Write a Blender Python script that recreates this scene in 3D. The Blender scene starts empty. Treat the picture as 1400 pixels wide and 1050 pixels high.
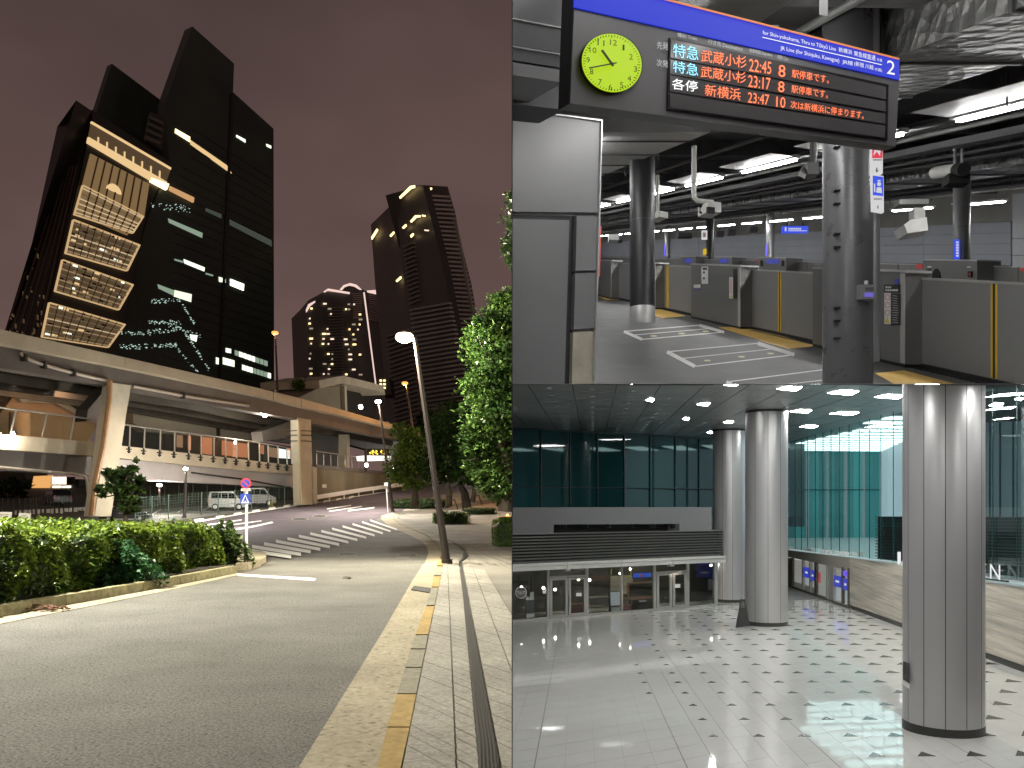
import bpy, bmesh, math, random
from mathutils import Vector, Matrix
import numpy as np
random.seed(7); rng = np.random.default_rng(7)
S = bpy.context.scene
C = S.collection
# ---------------------------------------------------------------- camera
F, CX, CY, ZC = 1200.0, 700.0, 685.0, 1.6       # focal length and optical axis in photo pixels, eye height
cam = bpy.data.cameras.new('camera'); co = bpy.data.objects.new('camera', cam); C.objects.link(co)
co.location = (0, 0, ZC); co.rotation_euler = (math.radians(90), 0, 0)
cam.sensor_width = 36; cam.lens = 36 * F / 1400; cam.shift_y = (CY - 525) / 1400
cam.clip_start = 0.05; cam.clip_end = 3000
S.camera = co
S.view_settings.view_transform = 'Standard'; S.view_settings.look = 'None'
S.view_settings.exposure = 0; S.view_settings.gamma = 1
# ---------------------------------------------------------------- night sky
W = bpy.data.worlds.new('World'); S.world = W; W.use_nodes = True
nt = W.node_tree; bg = nt.nodes['Background']
tc = nt.nodes.new('ShaderNodeTexCoord'); sep = nt.nodes.new('ShaderNodeSeparateXYZ')
nt.links.new(tc.outputs['Generated'], sep.inputs[0])
rp = nt.nodes.new('ShaderNodeValToRGB'); nt.links.new(sep.outputs['Z'], rp.inputs[0])
rp.color_ramp.elements[0].position = 0.0; rp.color_ramp.elements[0].color = (.165, .101, .092, 1)
rp.color_ramp.elements[1].position = .55; rp.color_ramp.elements[1].color = (.066, .043, .039, 1)
e = rp.color_ramp.elements.new(.22); e.color = (.108, .067, .061, 1)
nz = nt.nodes.new('ShaderNodeTexNoise'); nz.inputs['Scale'].default_value = 2.4; nz.inputs['Detail'].default_value = 4
mp = nt.nodes.new('ShaderNodeMapping'); mp.inputs['Scale'].default_value = (1, 1, 1.7)
nt.links.new(tc.outputs['Generated'], mp.inputs[0]); nt.links.new(mp.outputs[0], nz.inputs['Vector'])
mr = nt.nodes.new('ShaderNodeMapRange'); mr.inputs['From Min'].default_value = .3; mr.inputs['From Max'].default_value = .7
mr.inputs['To Min'].default_value = .74; mr.inputs['To Max'].default_value = 1.22
nt.links.new(nz.outputs['Fac'], mr.inputs[0])
mx = nt.nodes.new('ShaderNodeMix'); mx.data_type = 'RGBA'; mx.blend_type = 'MULTIPLY'; mx.inputs[0].default_value = 1
nt.links.new(rp.outputs[0], mx.inputs[6]); nt.links.new(mr.outputs[0], mx.inputs[7])
nt.links.new(mx.outputs[2], bg.inputs['Color']); bg.inputs['Strength'].default_value = 1.15

# ---------------------------------------------------------------- helpers: pixels to points
CAM = Vector((0, 0, ZC))
def ray(x, y): return Vector(((x - CX) / F, 1, (CY - y) / F))
def P(x, y, Y): return CAM + ray(x, y) * Y
class Pl:                                        # a plane; hit() = where the sight line of a photo pixel meets it
    def __init__(s, p, n):
        s.p = Vector(p); s.n = Vector(n).normalized()
        if s.n.dot(CAM - s.p) < 0: s.n = -s.n
    def hit(s, x, y, t=0):
        d = ray(x, y); k = (s.p + s.n * t - CAM).dot(s.n) / d.dot(s.n)
        return CAM + d * k
    def off(s, t): return Pl(s.p + s.n * t, s.n)
def plane3(a, b, c):
    a, b, c = P(*a), P(*b), P(*c); return Pl(a, (b - a).cross(c - a))
def vplane(a, b):
    a, b = Vector(a), Vector(b); d = b - a; return Pl(a, (d.y, -d.x, 0))
# ground of the street: level near the camera, gently rising further off
def TY(y): return 1920 / (y - 685) if y >= 770 else 22.588 + (770 - y) * .8
def gL(x, y, h=0):
    p = P(x, y, TY(y)); p.z += h; return p
SU = (685 - 345) / F                              # ramped platform floor
def gU(x, y, h=0): p = P(x, y, 1920 / (y - 345)); p.z += h; return p
def uZ(Y, h=0): return SU * Y + h
SD = (685 - 725) / F                              # hall floor
def gD(x, y, h=0): p = P(x, y, 5160 / (y - 725)); p.z += h; return p
def dZ(Y, h=0): return ZC - 4.3 + SD * Y + h
CEIL_D = Pl((0, 0, ZC + 3.488), (0, -.0158, 1))   # hall ceiling

# ---------------------------------------------------------------- helpers: meshes
class MB:
    def __init__(s): s.v = []; s.f = []
    def add(s, vs, fs):
        o = len(s.v); s.v += [tuple(v) for v in vs]; s.f += [tuple(i + o for i in f) for f in fs]; return s
    def hexa(s, b, t):
        return s.add(list(b) + list(t), [(3, 2, 1, 0), (4, 5, 6, 7), (0, 1, 5, 4), (1, 2, 6, 5), (2, 3, 7, 6), (3, 0, 4, 7)])
    def box(s, c, d, rz=0):
        c = Vector(c); R = Matrix.Rotation(rz, 3, 'Z'); q = []
        for z in (-.5, .5):
            for (i, j) in ((-.5, -.5), (.5, -.5), (.5, .5), (-.5, .5)): q.append(c + R @ Vector((i * d[0], j * d[1], z * d[2])))
        return s.hexa(q[:4], q[4:])
    def prism(s, poly, vec):
        n = len(poly); vec = Vector(vec); a = [Vector(p) for p in poly]; b = [p + vec for p in a]
        return s.add(a + b, [tuple(range(n))[::-1], tuple(range(n, 2 * n))] + [(i, (i + 1) % n, (i + 1) % n + n, i + n) for i in range(n)])
    def poly(s, pl, px, t0=0, t1=.05):            # outline in photo pixels on plane pl, made t1-t0 thick
        q = [pl.hit(x, y, t1) for x, y in px]
        return s.prism(q, -pl.n * (t1 - t0))
    def rect(s, pl, x0, y0, x1, y1, t0=0, t1=.05): return s.poly(pl, [(x0, y0), (x1, y0), (x1, y1), (x0, y1)], t0, t1)
    def strip(s, pl, a, b, w, t0=0, t1=.05):      # bar between two pixels, w pixels wide
        dx, dy = b[0] - a[0], b[1] - a[1]; l = math.hypot(dx, dy); nx, ny = -dy / l * w / 2, dx / l * w / 2
        return s.poly(pl, [(a[0] + nx, a[1] + ny), (b[0] + nx, b[1] + ny), (b[0] - nx, b[1] - ny), (a[0] - nx, a[1] - ny)], t0, t1)
    def tube(s, pts, r, n=8, cap=True):
        pts = [Vector(p) for p in pts]; rs = r if isinstance(r, (list, tuple)) else [r] * len(pts)
        o = len(s.v); m = len(pts)
        for i, p in enumerate(pts):
            d = (pts[min(i + 1, m - 1)] - pts[max(i - 1, 0)]).normalized()
            u = d.orthogonal() if abs(d.z) > .95 else d.cross(Vector((0, 0, 1)))
            if abs(d.z) > .95: u = Vector((1, 0, 0)) - d * d.x
            u.normalize(); w = d.cross(u)
            for k in range(n):
                a = 2 * math.pi * k / n; s.v.append(tuple(p + (u * math.cos(a) + w * math.sin(a)) * rs[i]))
        for i in range(m - 1):
            for k in range(n):
                a = o + i * n + k; b = o + i * n + (k + 1) % n; s.f.append((a, b, b + n, a + n))
        if cap: s.f.append(tuple(range(o, o + n))[::-1]); s.f.append(tuple(range(o + (m - 1) * n, o + m * n)))
        return s
    def lathe(s, c, prof, n=24, a0=0, a1=2 * math.pi, sy=1):
        c = Vector(c); o = len(s.v); m = len(prof)
        for r, z in prof:
            for k in range(n):
                a = a0 + (a1 - a0) * k / n; s.v.append((c.x + r * math.cos(a), c.y + r * math.sin(a) * sy, c.z + z))
        for i in range(m - 1):
            for k in range(n):
                a = o + i * n + k; b = o + i * n + (k + 1) % n; s.f.append((a, b, b + n, a + n))
        s.f.append(tuple(range(o, o + n))[::-1]); s.f.append(tuple(range(o + (m - 1) * n, o + m * n)))
        return s
    def sheet(s, rows):                           # grid of points, no thickness
        o = len(s.v); m = len(rows[0])
        for r in rows: s.v += [tuple(p) for p in r]
        for i in range(len(rows) - 1):
            for k in range(m - 1):
                a = o + i * m + k; s.f.append((a, a + 1, a + 1 + m, a + m))
        return s
    def ball(s, c, r, n=10, m=6, sc=(1, 1, 1)):
        c = Vector(c); prof = [(r * math.sin(math.pi * i / m), -r * math.cos(math.pi * i / m)) for i in range(m + 1)]
        o = len(s.v)
        s.lathe((0, 0, 0), [(max(p, 1e-4), z) for p, z in prof], n)
        for i in range(o, len(s.v)):
            v = s.v[i]; s.v[i] = (c.x + v[0] * sc[0], c.y + v[1] * sc[1], c.z + v[2] * sc[2])
        return s

ROOM = 'L'; ALL = []
def tagp(o, label=None, cat=None, group=None, kind=None):
    if label: o['label'] = label
    if cat: o['category'] = cat
    if group: o['group'] = group
    if kind: o['kind'] = kind
    return o
def mesh(name, mb, mat, smooth=False, fix=True):
    me = bpy.data.meshes.new(name); me.from_pydata(mb.v, [], mb.f)
    if fix:
        bm = bmesh.new(); bm.from_mesh(me); bmesh.ops.recalc_face_normals(bm, faces=bm.faces); bm.to_mesh(me); bm.free()
    if mat: me.materials.append(mat)
    if smooth:
        me.polygons.foreach_set('use_smooth', [True] * len(me.polygons))
        me.set_sharp_from_angle(angle=math.radians(40))
    return me
WM = {}
def link(o, parent=None, world=Matrix.Identity(4)):
    C.objects.link(o); WM[o.name] = world
    if parent is not None:
        o.parent = parent; o.matrix_parent_inverse = WM[parent.name].inverted()
    o.matrix_basis = world
    o['_room'] = ROOM; ALL.append(o); return o
def thing(name, label, cat, base, group=None):
    o = bpy.data.objects.new(name, None); o.empty_display_size = .2
    link(o, None, Matrix.Translation(base)); return tagp(o, label, cat, group)
def part(name, mb, mat, parent, label=None, smooth=False, kind=None, fix=True):
    o = bpy.data.objects.new(name, mesh(name, mb, mat, smooth, fix)); link(o, parent); return tagp(o, label, kind=kind)
def solo(name, mb, mat, label, cat, group=None, smooth=False, fix=True):
    o = bpy.data.objects.new(name, mesh(name, mb, mat, smooth, fix)); link(o); return tagp(o, label, cat, group)
def struct(name, mb, mat, smooth=False, fix=True, label=None):
    o = bpy.data.objects.new(name, mesh(name, mb, mat, smooth, fix)); link(o); return tagp(o, label, kind='structure')
def stuff(name, mb, mat, label, cat=None, fix=False):
    o = bpy.data.objects.new(name, mesh(name, mb, mat, False, fix)); link(o); return tagp(o, label, cat, kind='stuff')
def lamp(kind, loc, power, col=(1, .95, .88), size=.2, target=None, parent=None, spot=None):
    l = bpy.data.lights.new('lamp_light', kind); l.energy = power; l.color = col
    if kind == 'AREA': l.size = size
    else: l.shadow_soft_size = size
    if spot: l.spot_size = math.radians(spot); l.spot_blend = .6
    o = bpy.data.objects.new('lamp_light', l); C.objects.link(o)
    m = Matrix.Translation(loc)
    if target is not None: m = m @ (Vector(target) - Vector(loc)).to_track_quat('-Z', 'Y').to_matrix().to_4x4()
    if parent is not None: o.parent = parent; o.matrix_parent_inverse = WM[parent.name].inverted()
    o.matrix_basis = m
    return o
def letters(txt, quad, pl, t=.003, d=.004, bold=False):   # writing fitted into a pixel quad TL TR BR BL on a plane
    c = bpy.data.curves.new('lettering', 'FONT'); c.body = txt; c.resolution_u = 2
    if bold: c.offset = .012
    o = bpy.data.objects.new('lettering', c); C.objects.link(o)
    me = bpy.data.meshes.new_from_object(o.evaluated_get(bpy.context.evaluated_depsgraph_get()))
    bpy.data.objects.remove(o)
    n = len(me.vertices); a = np.empty(n * 3); me.vertices.foreach_get('co', a); a = a.reshape(-1, 3)
    x0, x1, y0, y1 = a[:, 0].min(), a[:, 0].max(), a[:, 1].min(), a[:, 1].max()
    tl, tr, br, bl = [pl.hit(x, y, t) for x, y in quad]
    mb = MB()
    vs = []
    for p in a:
        u = (p[0] - x0) / (x1 - x0); v = (p[1] - y0) / (y1 - y0)
        vs.append(tuple((bl * (1 - u) + br * u) * (1 - v) + (tl * (1 - u) + tr * u) * v))
    mb.add(vs, [tuple(pg.vertices) for pg in me.polygons]); bpy.data.meshes.remove(me)
    return mb

# ---------------------------------------------------------------- materials
MT = {}
def M(name, col, rough=.6, metal=0, var=.12, scale=4, bump=0, bscale=60, emit=0, ecol=None, spec=.5, stretch=None, rvar=0, detail=4, lo=.25):
    if name in MT: return MT[name]
    m = bpy.data.materials.new(name); m.use_nodes = True; t = m.node_tree; N = t.nodes; L = t.links
    b = N['Principled BSDF']; b.inputs['Roughness'].default_value = rough; b.inputs['Metallic'].default_value = metal
    b.inputs['Specular IOR Level'].default_value = spec
    col4 = (*col, 1)
    tc = N.new('ShaderNodeTexCoord'); vec = tc.outputs['Object']
    if stretch:
        mp = N.new('ShaderNodeMapping'); mp.inputs['Scale'].default_value = stretch; L.new(vec, mp.inputs[0]); vec = mp.outputs[0]
    if var > 0 or rvar > 0:
        nz = N.new('ShaderNodeTexNoise'); nz.inputs['Scale'].default_value = scale; nz.inputs['Detail'].default_value = detail
        nz.inputs['Roughness'].default_value = .62; L.new(vec, nz.inputs['Vector'])
    if var > 0:
        mr = N.new('ShaderNodeMapRange'); mr.inputs['From Min'].default_value = lo; mr.inputs['From Max'].default_value = 1 - lo
        mr.inputs['To Min'].default_value = 1 - var; mr.inputs['To Max'].default_value = 1 + var; L.new(nz.outputs['Fac'], mr.inputs[0])
        mx = N.new('ShaderNodeMix'); mx.data_type = 'RGBA'; mx.blend_type = 'MULTIPLY'; mx.inputs[0].default_value = 1
        mx.inputs[6].default_value = col4; L.new(mr.outputs[0], mx.inputs[7]); L.new(mx.outputs[2], b.inputs['Base Color'])
    else: b.inputs['Base Color'].default_value = col4
    if rvar > 0:
        m2 = N.new('ShaderNodeMapRange'); m2.inputs['From Min'].default_value = .3; m2.inputs['From Max'].default_value = .7
        m2.inputs['To Min'].default_value = max(.02, rough - rvar); m2.inputs['To Max'].default_value = rough + rvar
        L.new(nz.outputs['Fac'], m2.inputs[0]); L.new(m2.outputs[0], b.inputs['Roughness'])
    if bump > 0:
        n2 = N.new('ShaderNodeTexNoise'); n2.inputs['Scale'].default_value = bscale; n2.inputs['Detail'].default_value = 3
        L.new(vec, n2.inputs['Vector'])
        bp = N.new('ShaderNodeBump'); bp.inputs['Strength'].default_value = bump; bp.inputs['Distance'].default_value = .02
        L.new(n2.outputs['Fac'], bp.inputs['Height']); L.new(bp.outputs[0], b.inputs['Normal'])
    if emit: b.inputs['Emission Strength'].default_value = emit; b.inputs['Emission Color'].default_value = (*(ecol or col), 1)
    MT[name] = m; return m
def glass(name, tint, fac=.12, rough=.02, gl=(1, 1, 1)):
    m = bpy.data.materials.new(name); m.use_nodes = True; t = m.node_tree; N = t.nodes; L = t.links
    N.remove(N['Principled BSDF'])
    tr = N.new('ShaderNodeBsdfTransparent'); tr.inputs[0].default_value = (*tint, 1)
    g = N.new('ShaderNodeBsdfGlossy'); g.inputs['Roughness'].default_value = rough; g.inputs['Color'].default_value = (*gl, 1)
    fr = N.new('ShaderNodeLayerWeight'); pw = N.new('ShaderNodeMath'); pw.operation = 'POWER'; pw.inputs[1].default_value = 5; L.new(fr.outputs['Facing'], pw.inputs[0])
    ad = N.new('ShaderNodeMath'); ad.operation = 'MULTIPLY_ADD'; ad.use_clamp = True; ad.inputs[1].default_value = .8; ad.inputs[2].default_value = fac; L.new(pw.outputs[0], ad.inputs[0])
    mx = N.new('ShaderNodeMixShader'); L.new(ad.outputs[0], mx.inputs[0]); L.new(tr.outputs[0], mx.inputs[1]); L.new(g.outputs[0], mx.inputs[2])
    L.new(mx.outputs[0], N['Material Output'].inputs['Surface']); MT[name] = m; return m
def emis(name, col, s=1, spec=.3):
    return M(name, (.05, .05, .05), .5, var=0, emit=s, ecol=col, spec=spec)
def ground_mat(name, c1, c2, scale, bump, patch=None, speck=None):
    m = bpy.data.materials.new(name); m.use_nodes = True; t = m.node_tree; N = t.nodes; L = t.links; b = N['Principled BSDF']
    tc = N.new('ShaderNodeTexCoord')
    n1 = N.new('ShaderNodeTexNoise'); n1.inputs['Scale'].default_value = scale; n1.inputs['Detail'].default_value = 6; n1.inputs['Roughness'].default_value = .7
    n2 = N.new('ShaderNodeTexNoise'); n2.inputs['Scale'].default_value = .55; n2.inputs['Detail'].default_value = 5; n2.inputs['Roughness'].default_value = .65
    for n in (n1, n2): L.new(tc.outputs['Object'], n.inputs['Vector'])
    r1 = N.new('ShaderNodeValToRGB'); r1.color_ramp.elements[0].position = .37; r1.color_ramp.elements[1].position = .63
    r1.color_ramp.elements[0].color = (*c1, 1); r1.color_ramp.elements[1].color = (*c2, 1); L.new(n1.outputs['Fac'], r1.inputs[0])
    mr = N.new('ShaderNodeMapRange'); mr.inputs['From Min'].default_value = .3; mr.inputs['From Max'].default_value = .7; mr.inputs['To Min'].default_value = .72; mr.inputs['To Max'].default_value = 1.2
    L.new(n2.outputs['Fac'], mr.inputs[0])
    mx = N.new('ShaderNodeMix'); mx.data_type = 'RGBA'; mx.blend_type = 'MULTIPLY'; mx.inputs[0].default_value = 1
    L.new(r1.outputs[0], mx.inputs[6]); L.new(mr.outputs[0], mx.inputs[7]); out = mx.outputs[2]
    if speck:                                     # coarse dark pits where the top layer has worn away
        v = N.new('ShaderNodeTexNoise'); v.inputs['Scale'].default_value = speck; v.inputs['Detail'].default_value = 5; L.new(tc.outputs['Object'], v.inputs['Vector'])
        r = N.new('ShaderNodeValToRGB'); r.color_ramp.elements[0].position = .28; r.color_ramp.elements[1].position = .44
        r.color_ramp.elements[0].color = (.35, .34, .33, 1); r.color_ramp.elements[1].color = (1, 1, 1, 1); L.new(v.outputs['Fac'], r.inputs[0])
        m3 = N.new('ShaderNodeMix'); m3.data_type = 'RGBA'; m3.blend_type = 'MULTIPLY'; m3.inputs[0].default_value = 1
        L.new(out, m3.inputs[6]); L.new(r.outputs[0], m3.inputs[7]); out = m3.outputs[2]
    L.new(out, b.inputs['Base Color']); b.inputs['Roughness'].default_value = .85; b.inputs['Specular IOR Level'].default_value = .3
    bp = N.new('ShaderNodeBump'); bp.inputs['Strength'].default_value = bump; bp.inputs['Distance'].default_value = .015
    L.new(n1.outputs['Fac'], bp.inputs['Height']); L.new(bp.outputs[0], b.inputs['Normal'])
    MT[name] = m; return m
def leaf_mat(name, dark, light, scale=3):
    m = bpy.data.materials.new(name); m.use_nodes = True; t = m.node_tree; N = t.nodes; L = t.links; b = N['Principled BSDF']
    g = N.new('ShaderNodeNewGeometry'); r = N.new('ShaderNodeValToRGB')
    n = N.new('ShaderNodeTexNoise'); n.inputs['Scale'].default_value = scale; L.new(g.outputs['Position'], n.inputs['Vector'])
    a = N.new('ShaderNodeMath'); a.operation = 'ADD'; ms = N.new('ShaderNodeMath'); ms.operation = 'MULTIPLY'; ms.inputs[1].default_value = .5
    L.new(g.outputs['Random Per Island'], ms.inputs[0]); L.new(ms.outputs[0], a.inputs[0]); L.new(n.outputs['Fac'], a.inputs[1])
    r.color_ramp.elements[0].position = .45; r.color_ramp.elements[1].position = 1.0
    r.color_ramp.elements[0].color = (*dark, 1); r.color_ramp.elements[1].color = (*light, 1)
    L.new(a.outputs[0], r.inputs[0]); L.new(r.outputs[0], b.inputs['Base Color'])
    b.inputs['Roughness'].default_value = .42; b.inputs['Specular IOR Level'].default_value = .45
    tl = N.new('ShaderNodeBsdfTranslucent'); L.new(r.outputs[0], tl.inputs[0])
    mx = N.new('ShaderNodeMixShader'); mx.inputs[0].default_value = .25
    L.new(b.outputs[0], mx.inputs[1]); L.new(tl.outputs[0], mx.inputs[2]); L.new(mx.outputs[0], N['Material Output'].inputs['Surface'])
    MT[name] = m; return m
def leaves(mb, pts, size, up=.35):                # one folded rhombus leaf at each point
    n = len(pts); pts = np.asarray(pts); th = rng.uniform(0, 2 * np.pi, n); ph = rng.normal(0, .55, n) - up * .3
    d = np.stack([np.cos(th) * np.cos(ph), np.sin(th) * np.cos(ph), np.sin(ph)], 1)
    w = np.cross(d, np.stack([rng.normal(0, .35, n), rng.normal(0, .35, n), np.ones(n)], 1)); w /= np.linalg.norm(w, axis=1)[:, None] + 1e-9
    L = size * rng.uniform(.6, 1.3, n)[:, None]
    a = pts - d * L * .5; b = pts + w * L * .3; c = pts + d * L * .5; e = pts - w * L * .3
    q = np.stack([a, b, c, e], 1).reshape(-1, 3); o = len(mb.v)
    mb.v += [tuple(x) for x in q.tolist()]; mb.f += [(o + 4 * i, o + 4 * i + 1, o + 4 * i + 2, o + 4 * i + 3) for i in range(n)]
    return mb
# ================================================================ LEFT: the night street
ROOM = 'L'
asph = ground_mat('asphalt_worn', (.062, .061, .056), (.245, .240, .216), 46, 1.0, speck=24)
asph2 = ground_mat('asphalt_new', (.072, .058, .068), (.115, .094, .110), 60, .3)
earth = ground_mat('earth_dark', (.05, .045, .035), (.11, .10, .085), 14, .4)
gutm = ground_mat('gutter_concrete', (.29, .255, .175), (.41, .365, .26), 18, .3, speck=16)
pavm = ground_mat('paver_stone', (.25, .24, .21), (.42, .405, .355), 30, .5)
pav2 = ground_mat('paver_joint', (.17, .16, .14), (.26, .25, .22), 30, .5)
yelm = ground_mat('kerb_yellow', (.32, .215, .06), (.44, .31, .11), 14, .2)
kgrm = ground_mat('kerb_grey', (.20, .19, .14), (.30, .285, .215), 14, .2)
kerbm = ground_mat('kerb_mossy', (.19, .18, .10), (.36, .32, .18), 6, .3)
white = M('road_paint', (.72, .72, .68), .7, var=.22, scale=9)
blackm = M('iron_black', (.011, .0105, .01), .8, var=.2)
polem = M('pole_brown', (.024, .016, .013), .45, var=.2)
steelw = M('pole_white', (.75, .75, .72), .5, var=.05)
tan = M('concrete_tan', (.47, .41, .30), .85, var=.16, scale=.5, bump=.1, bscale=4, detail=8)
tan2 = M('concrete_pale', (.42, .385, .30), .85, var=.2, scale=.8, bump=.1, bscale=4, detail=8)
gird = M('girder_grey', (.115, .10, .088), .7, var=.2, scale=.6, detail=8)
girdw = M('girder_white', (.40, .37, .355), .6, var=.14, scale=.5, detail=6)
dark = M('dark_steel', (.02, .019, .017), .6, var=.3, scale=1)
stone_wall = M('retaining_concrete', (.16, .14, .095), .9, var=.38, scale=.45, stretch=(1, 1, .35), detail=9, bump=.2, bscale=3)
def lerp(a, b, t): return a + (b - a) * t
def resample(pl, n):
    d = [0]
    for a, b in zip(pl, pl[1:]): d.append(d[-1] + math.hypot(b[0] - a[0], b[1] - a[1]))
    out = []
    for i in range(n + 1):
        t = d[-1] * i / n; k = 0
        while k < len(pl) - 2 and d[k + 1] < t: k += 1
        u = (t - d[k]) / max(1e-9, d[k + 1] - d[k]); out.append((lerp(pl[k][0], pl[k + 1][0], u), lerp(pl[k][1], pl[k + 1][1], u)))
    return out
def gsheet(mb, A, B, h=0, n=24, m=1, g=None):
    g = g or gL; A = resample(A, n); B = resample(B, n)
    return mb.sheet([[g(lerp(a[0], b[0], j / m), lerp(a[1], b[1], j / m), h) for j in range(m + 1)] for a, b in zip(A, B)])
def gslab(mb, A, B, h0, h1, n=6):                 # same with thickness
    A = resample(A, n); B = resample(B, n)
    for i in range(n):
        q = [A[i], B[i], B[i + 1], A[i + 1]]
        mb.hexa([gL(x, y, h0) for x, y in q], [gL(x, y, h1) for x, y in q])
    return mb
# ---- ground sheet
ys = [2600, 1500, 1300, 1200, 1100, 1050] + list(range(1030, 770, -20)) + list(range(770, 650, -5))
rows = []
for X0 in [None]:
    xs = [-400, -200, -100, -60, -40, -30, -20, -14, -10, -7, -5, -3, -1.5, 3]
    rows.append([(x, -40, 0) for x in xs])
    for y in ys:
        Y = TY(y); z = ZC + (CY - y) / F * Y; rows.append([(x, Y, z - .02) for x in xs])
    rows.append([(x, 800, 4.0) for x in xs])
struct('ground', MB().sheet(rows), earth, fix=False)
# ---- carriageways
Lb = [(-2600, 1500), (-900, 1050), (-5, 854), (86, 833), (286, 793), (325, 785), (352, 779), (366, 769), (362, 759), (340, 752), (322, 754)]
Rb = [(100, 1500), (409.5, 1050), (522, 867), (563, 796), (586, 762), (585, 750), (582, 744), (568, 736), (554, 729), (533, 721), (518, 706)]
road = MB()
def xat(pl, y):
    for a, b in zip(pl, pl[1:]):
        if min(a[1], b[1]) <= y <= max(a[1], b[1]) and a[1] != b[1]: return lerp(a[0], b[0], (y - a[1]) / (b[1] - a[1]))
    return pl[-1][0]
ry = [1500, 1300, 1200, 1100, 1050] + list(range(1030, 790, -10)) + list(range(788, 704, -4))
rws = []
for y in ry:
    xl = xat(Lb, y) if y > 770 else {True: 366 + (770 - y) * 0, False: 200}[y > 757]
    if y <= 757: xl = 318
    xr = xat(Rb, y); rws.append([gL(lerp(xl, xr, j / 12), y, .0) for j in range(13)])
struct('road', road.sheet(rws), asph, fix=False)
farE = [(120, 742), (190, 728), (225, 722), (300, 709), (380, 697), (450, 686), (530, 673), (600, 664), (720, 654)]
nearE = [(120, 752), (190, 744), (240, 748), (326, 753), (397, 763), (470, 746), (520, 706), (600, 684), (720, 668)]
mb = MB(); A = resample(farE, 40); B = resample(nearE, 40)
mb.sheet([[gL(lerp(a[0], b[0], j / 10), lerp(a[1], b[1], j / 10), .02) for j in range(11)] for a, b in zip(A, B)])
struct('road', mb, asph2, fix=False)
# ---- crosswalk bars
def G3(a): p = gL(*a); return p
l0, l1, r0, r1 = (506, 712), (328, 752), (543, 725), (398, 763)
cw = thing('crosswalk', 'white zebra crossing bars painted across the road mouth', 'crosswalk', gL(430, 738))
for i in range(13):
    t = i / 12; t = t ** 1.12
    a = (lerp(l0[0], l1[0], t), lerp(l0[1], l1[1], t)); b = (lerp(r0[0], r1[0], t), lerp(r0[1], r1[1], t))
    th = lerp(2.1, 4.6, t)
    mb = MB(); gsheet(mb, [(a[0], a[1] - th * .5), (b[0], b[1] - th * .5)], [(a[0], a[1] + th * .6), (b[0], b[1] + th * .6)], .05, 10)
    part('bar', mb, white, cw, fix=False)
mb = MB(); gsheet(mb, [(322, 784.5), (432, 791)], [(326, 787.5), (430, 794.5)], .006, 6)
solo('stop_line', mb, white, 'single white stop line painted on the grey asphalt', 'road marking', fix=False)
for k, (A, B) in enumerate([([(222, 721.5), (330, 702.5), (450, 684.5), (531, 672)], [(224, 723.5), (331, 704.2), (450, 686), (531, 673)])]):
    mb = MB(); gsheet(mb, A, B, .06, 40); solo('edge_line', mb, white, 'long white edge line along the far side of the dark road', 'road marking', fix=False)
for k, (A, B) in enumerate([([(266, 726), (300, 720), (357, 712.5)], [(268, 728), (300, 722), (358, 713.6)]), ([(300, 727), (345, 720), (372, 714)], [(305, 729), (347, 722), (374, 716)]),
                            ([(275, 719), (330, 711)], [(276, 720.6), (331, 712.4)]), ([(447, 696), (480, 691)], [(447, 697.4), (480, 692.2)]), ([(450, 699.5), (495, 692.5)], [(450, 700.6), (495, 693.5)]), ([(476, 698.5), (512, 694)], [(476, 700), (512, 695.6)])]):
    mb = MB(); gsheet(mb, A, B, .06, 12); solo('lane_line', mb, white, 'short white lane line painted on the dark road beyond the crossing', 'road marking', 'lane lines', fix=False)
for (x, y) in [(243, 718.5), (272, 713.8), (301, 709), (325, 705), (350, 701), (372, 697.5), (392, 694.5), (410, 692), (427, 689.5), (446, 686.8), (463, 684.2), (480, 681.6)]:
    w = 5 * (y - 660) / 50 + 1; mb = MB(); gslab(mb, [(x - w, y - 1), (x + w, y - 2.6)], [(x - w, y + .6), (x + w, y - 1.2)], .02, .16, 1)
    solo('lane_block', mb, white, 'white block marker set on the edge line of the dark road', 'road marker', 'edge line blocks')
for (x, y, r, lab) in [(502, 760, 11, 'dark round manhole cover nearest the pavement pole'), (475, 758.5, 10, 'dark round manhole cover beside the crossing bars'), (474, 791, 5, 'small dark round valve cover in the grey asphalt'),
                       (410, 710, 9, 'dark manhole cover in the dark road beyond the crossing'), (437, 706, 8, 'faint manhole cover in the dark road by the lane lines')]:
    x += {502: 55, 475: 0}.get(x, 0)
    mb = MB(); q = [gL(x + r * 1.15 * math.cos(a), y + r * .2 * math.sin(a), .03) for a in [2 * math.pi * k / 20 for k in range(20)]]; mb.prism(q, (0, 0, -.05))
    t = thing('manhole_cover', lab, 'manhole cover', gL(x, y)); part('lid', mb, blackm, t)
    ring = MB(); q2 = [gL(x + r * 1.28 * math.cos(a), y + r * .235 * math.sin(a), .026) for a in [2 * math.pi * k / 20 for k in range(20)]]; ring.prism(q2, (0, 0, -.05)); part('rim', ring, kgrm, t)
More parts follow.
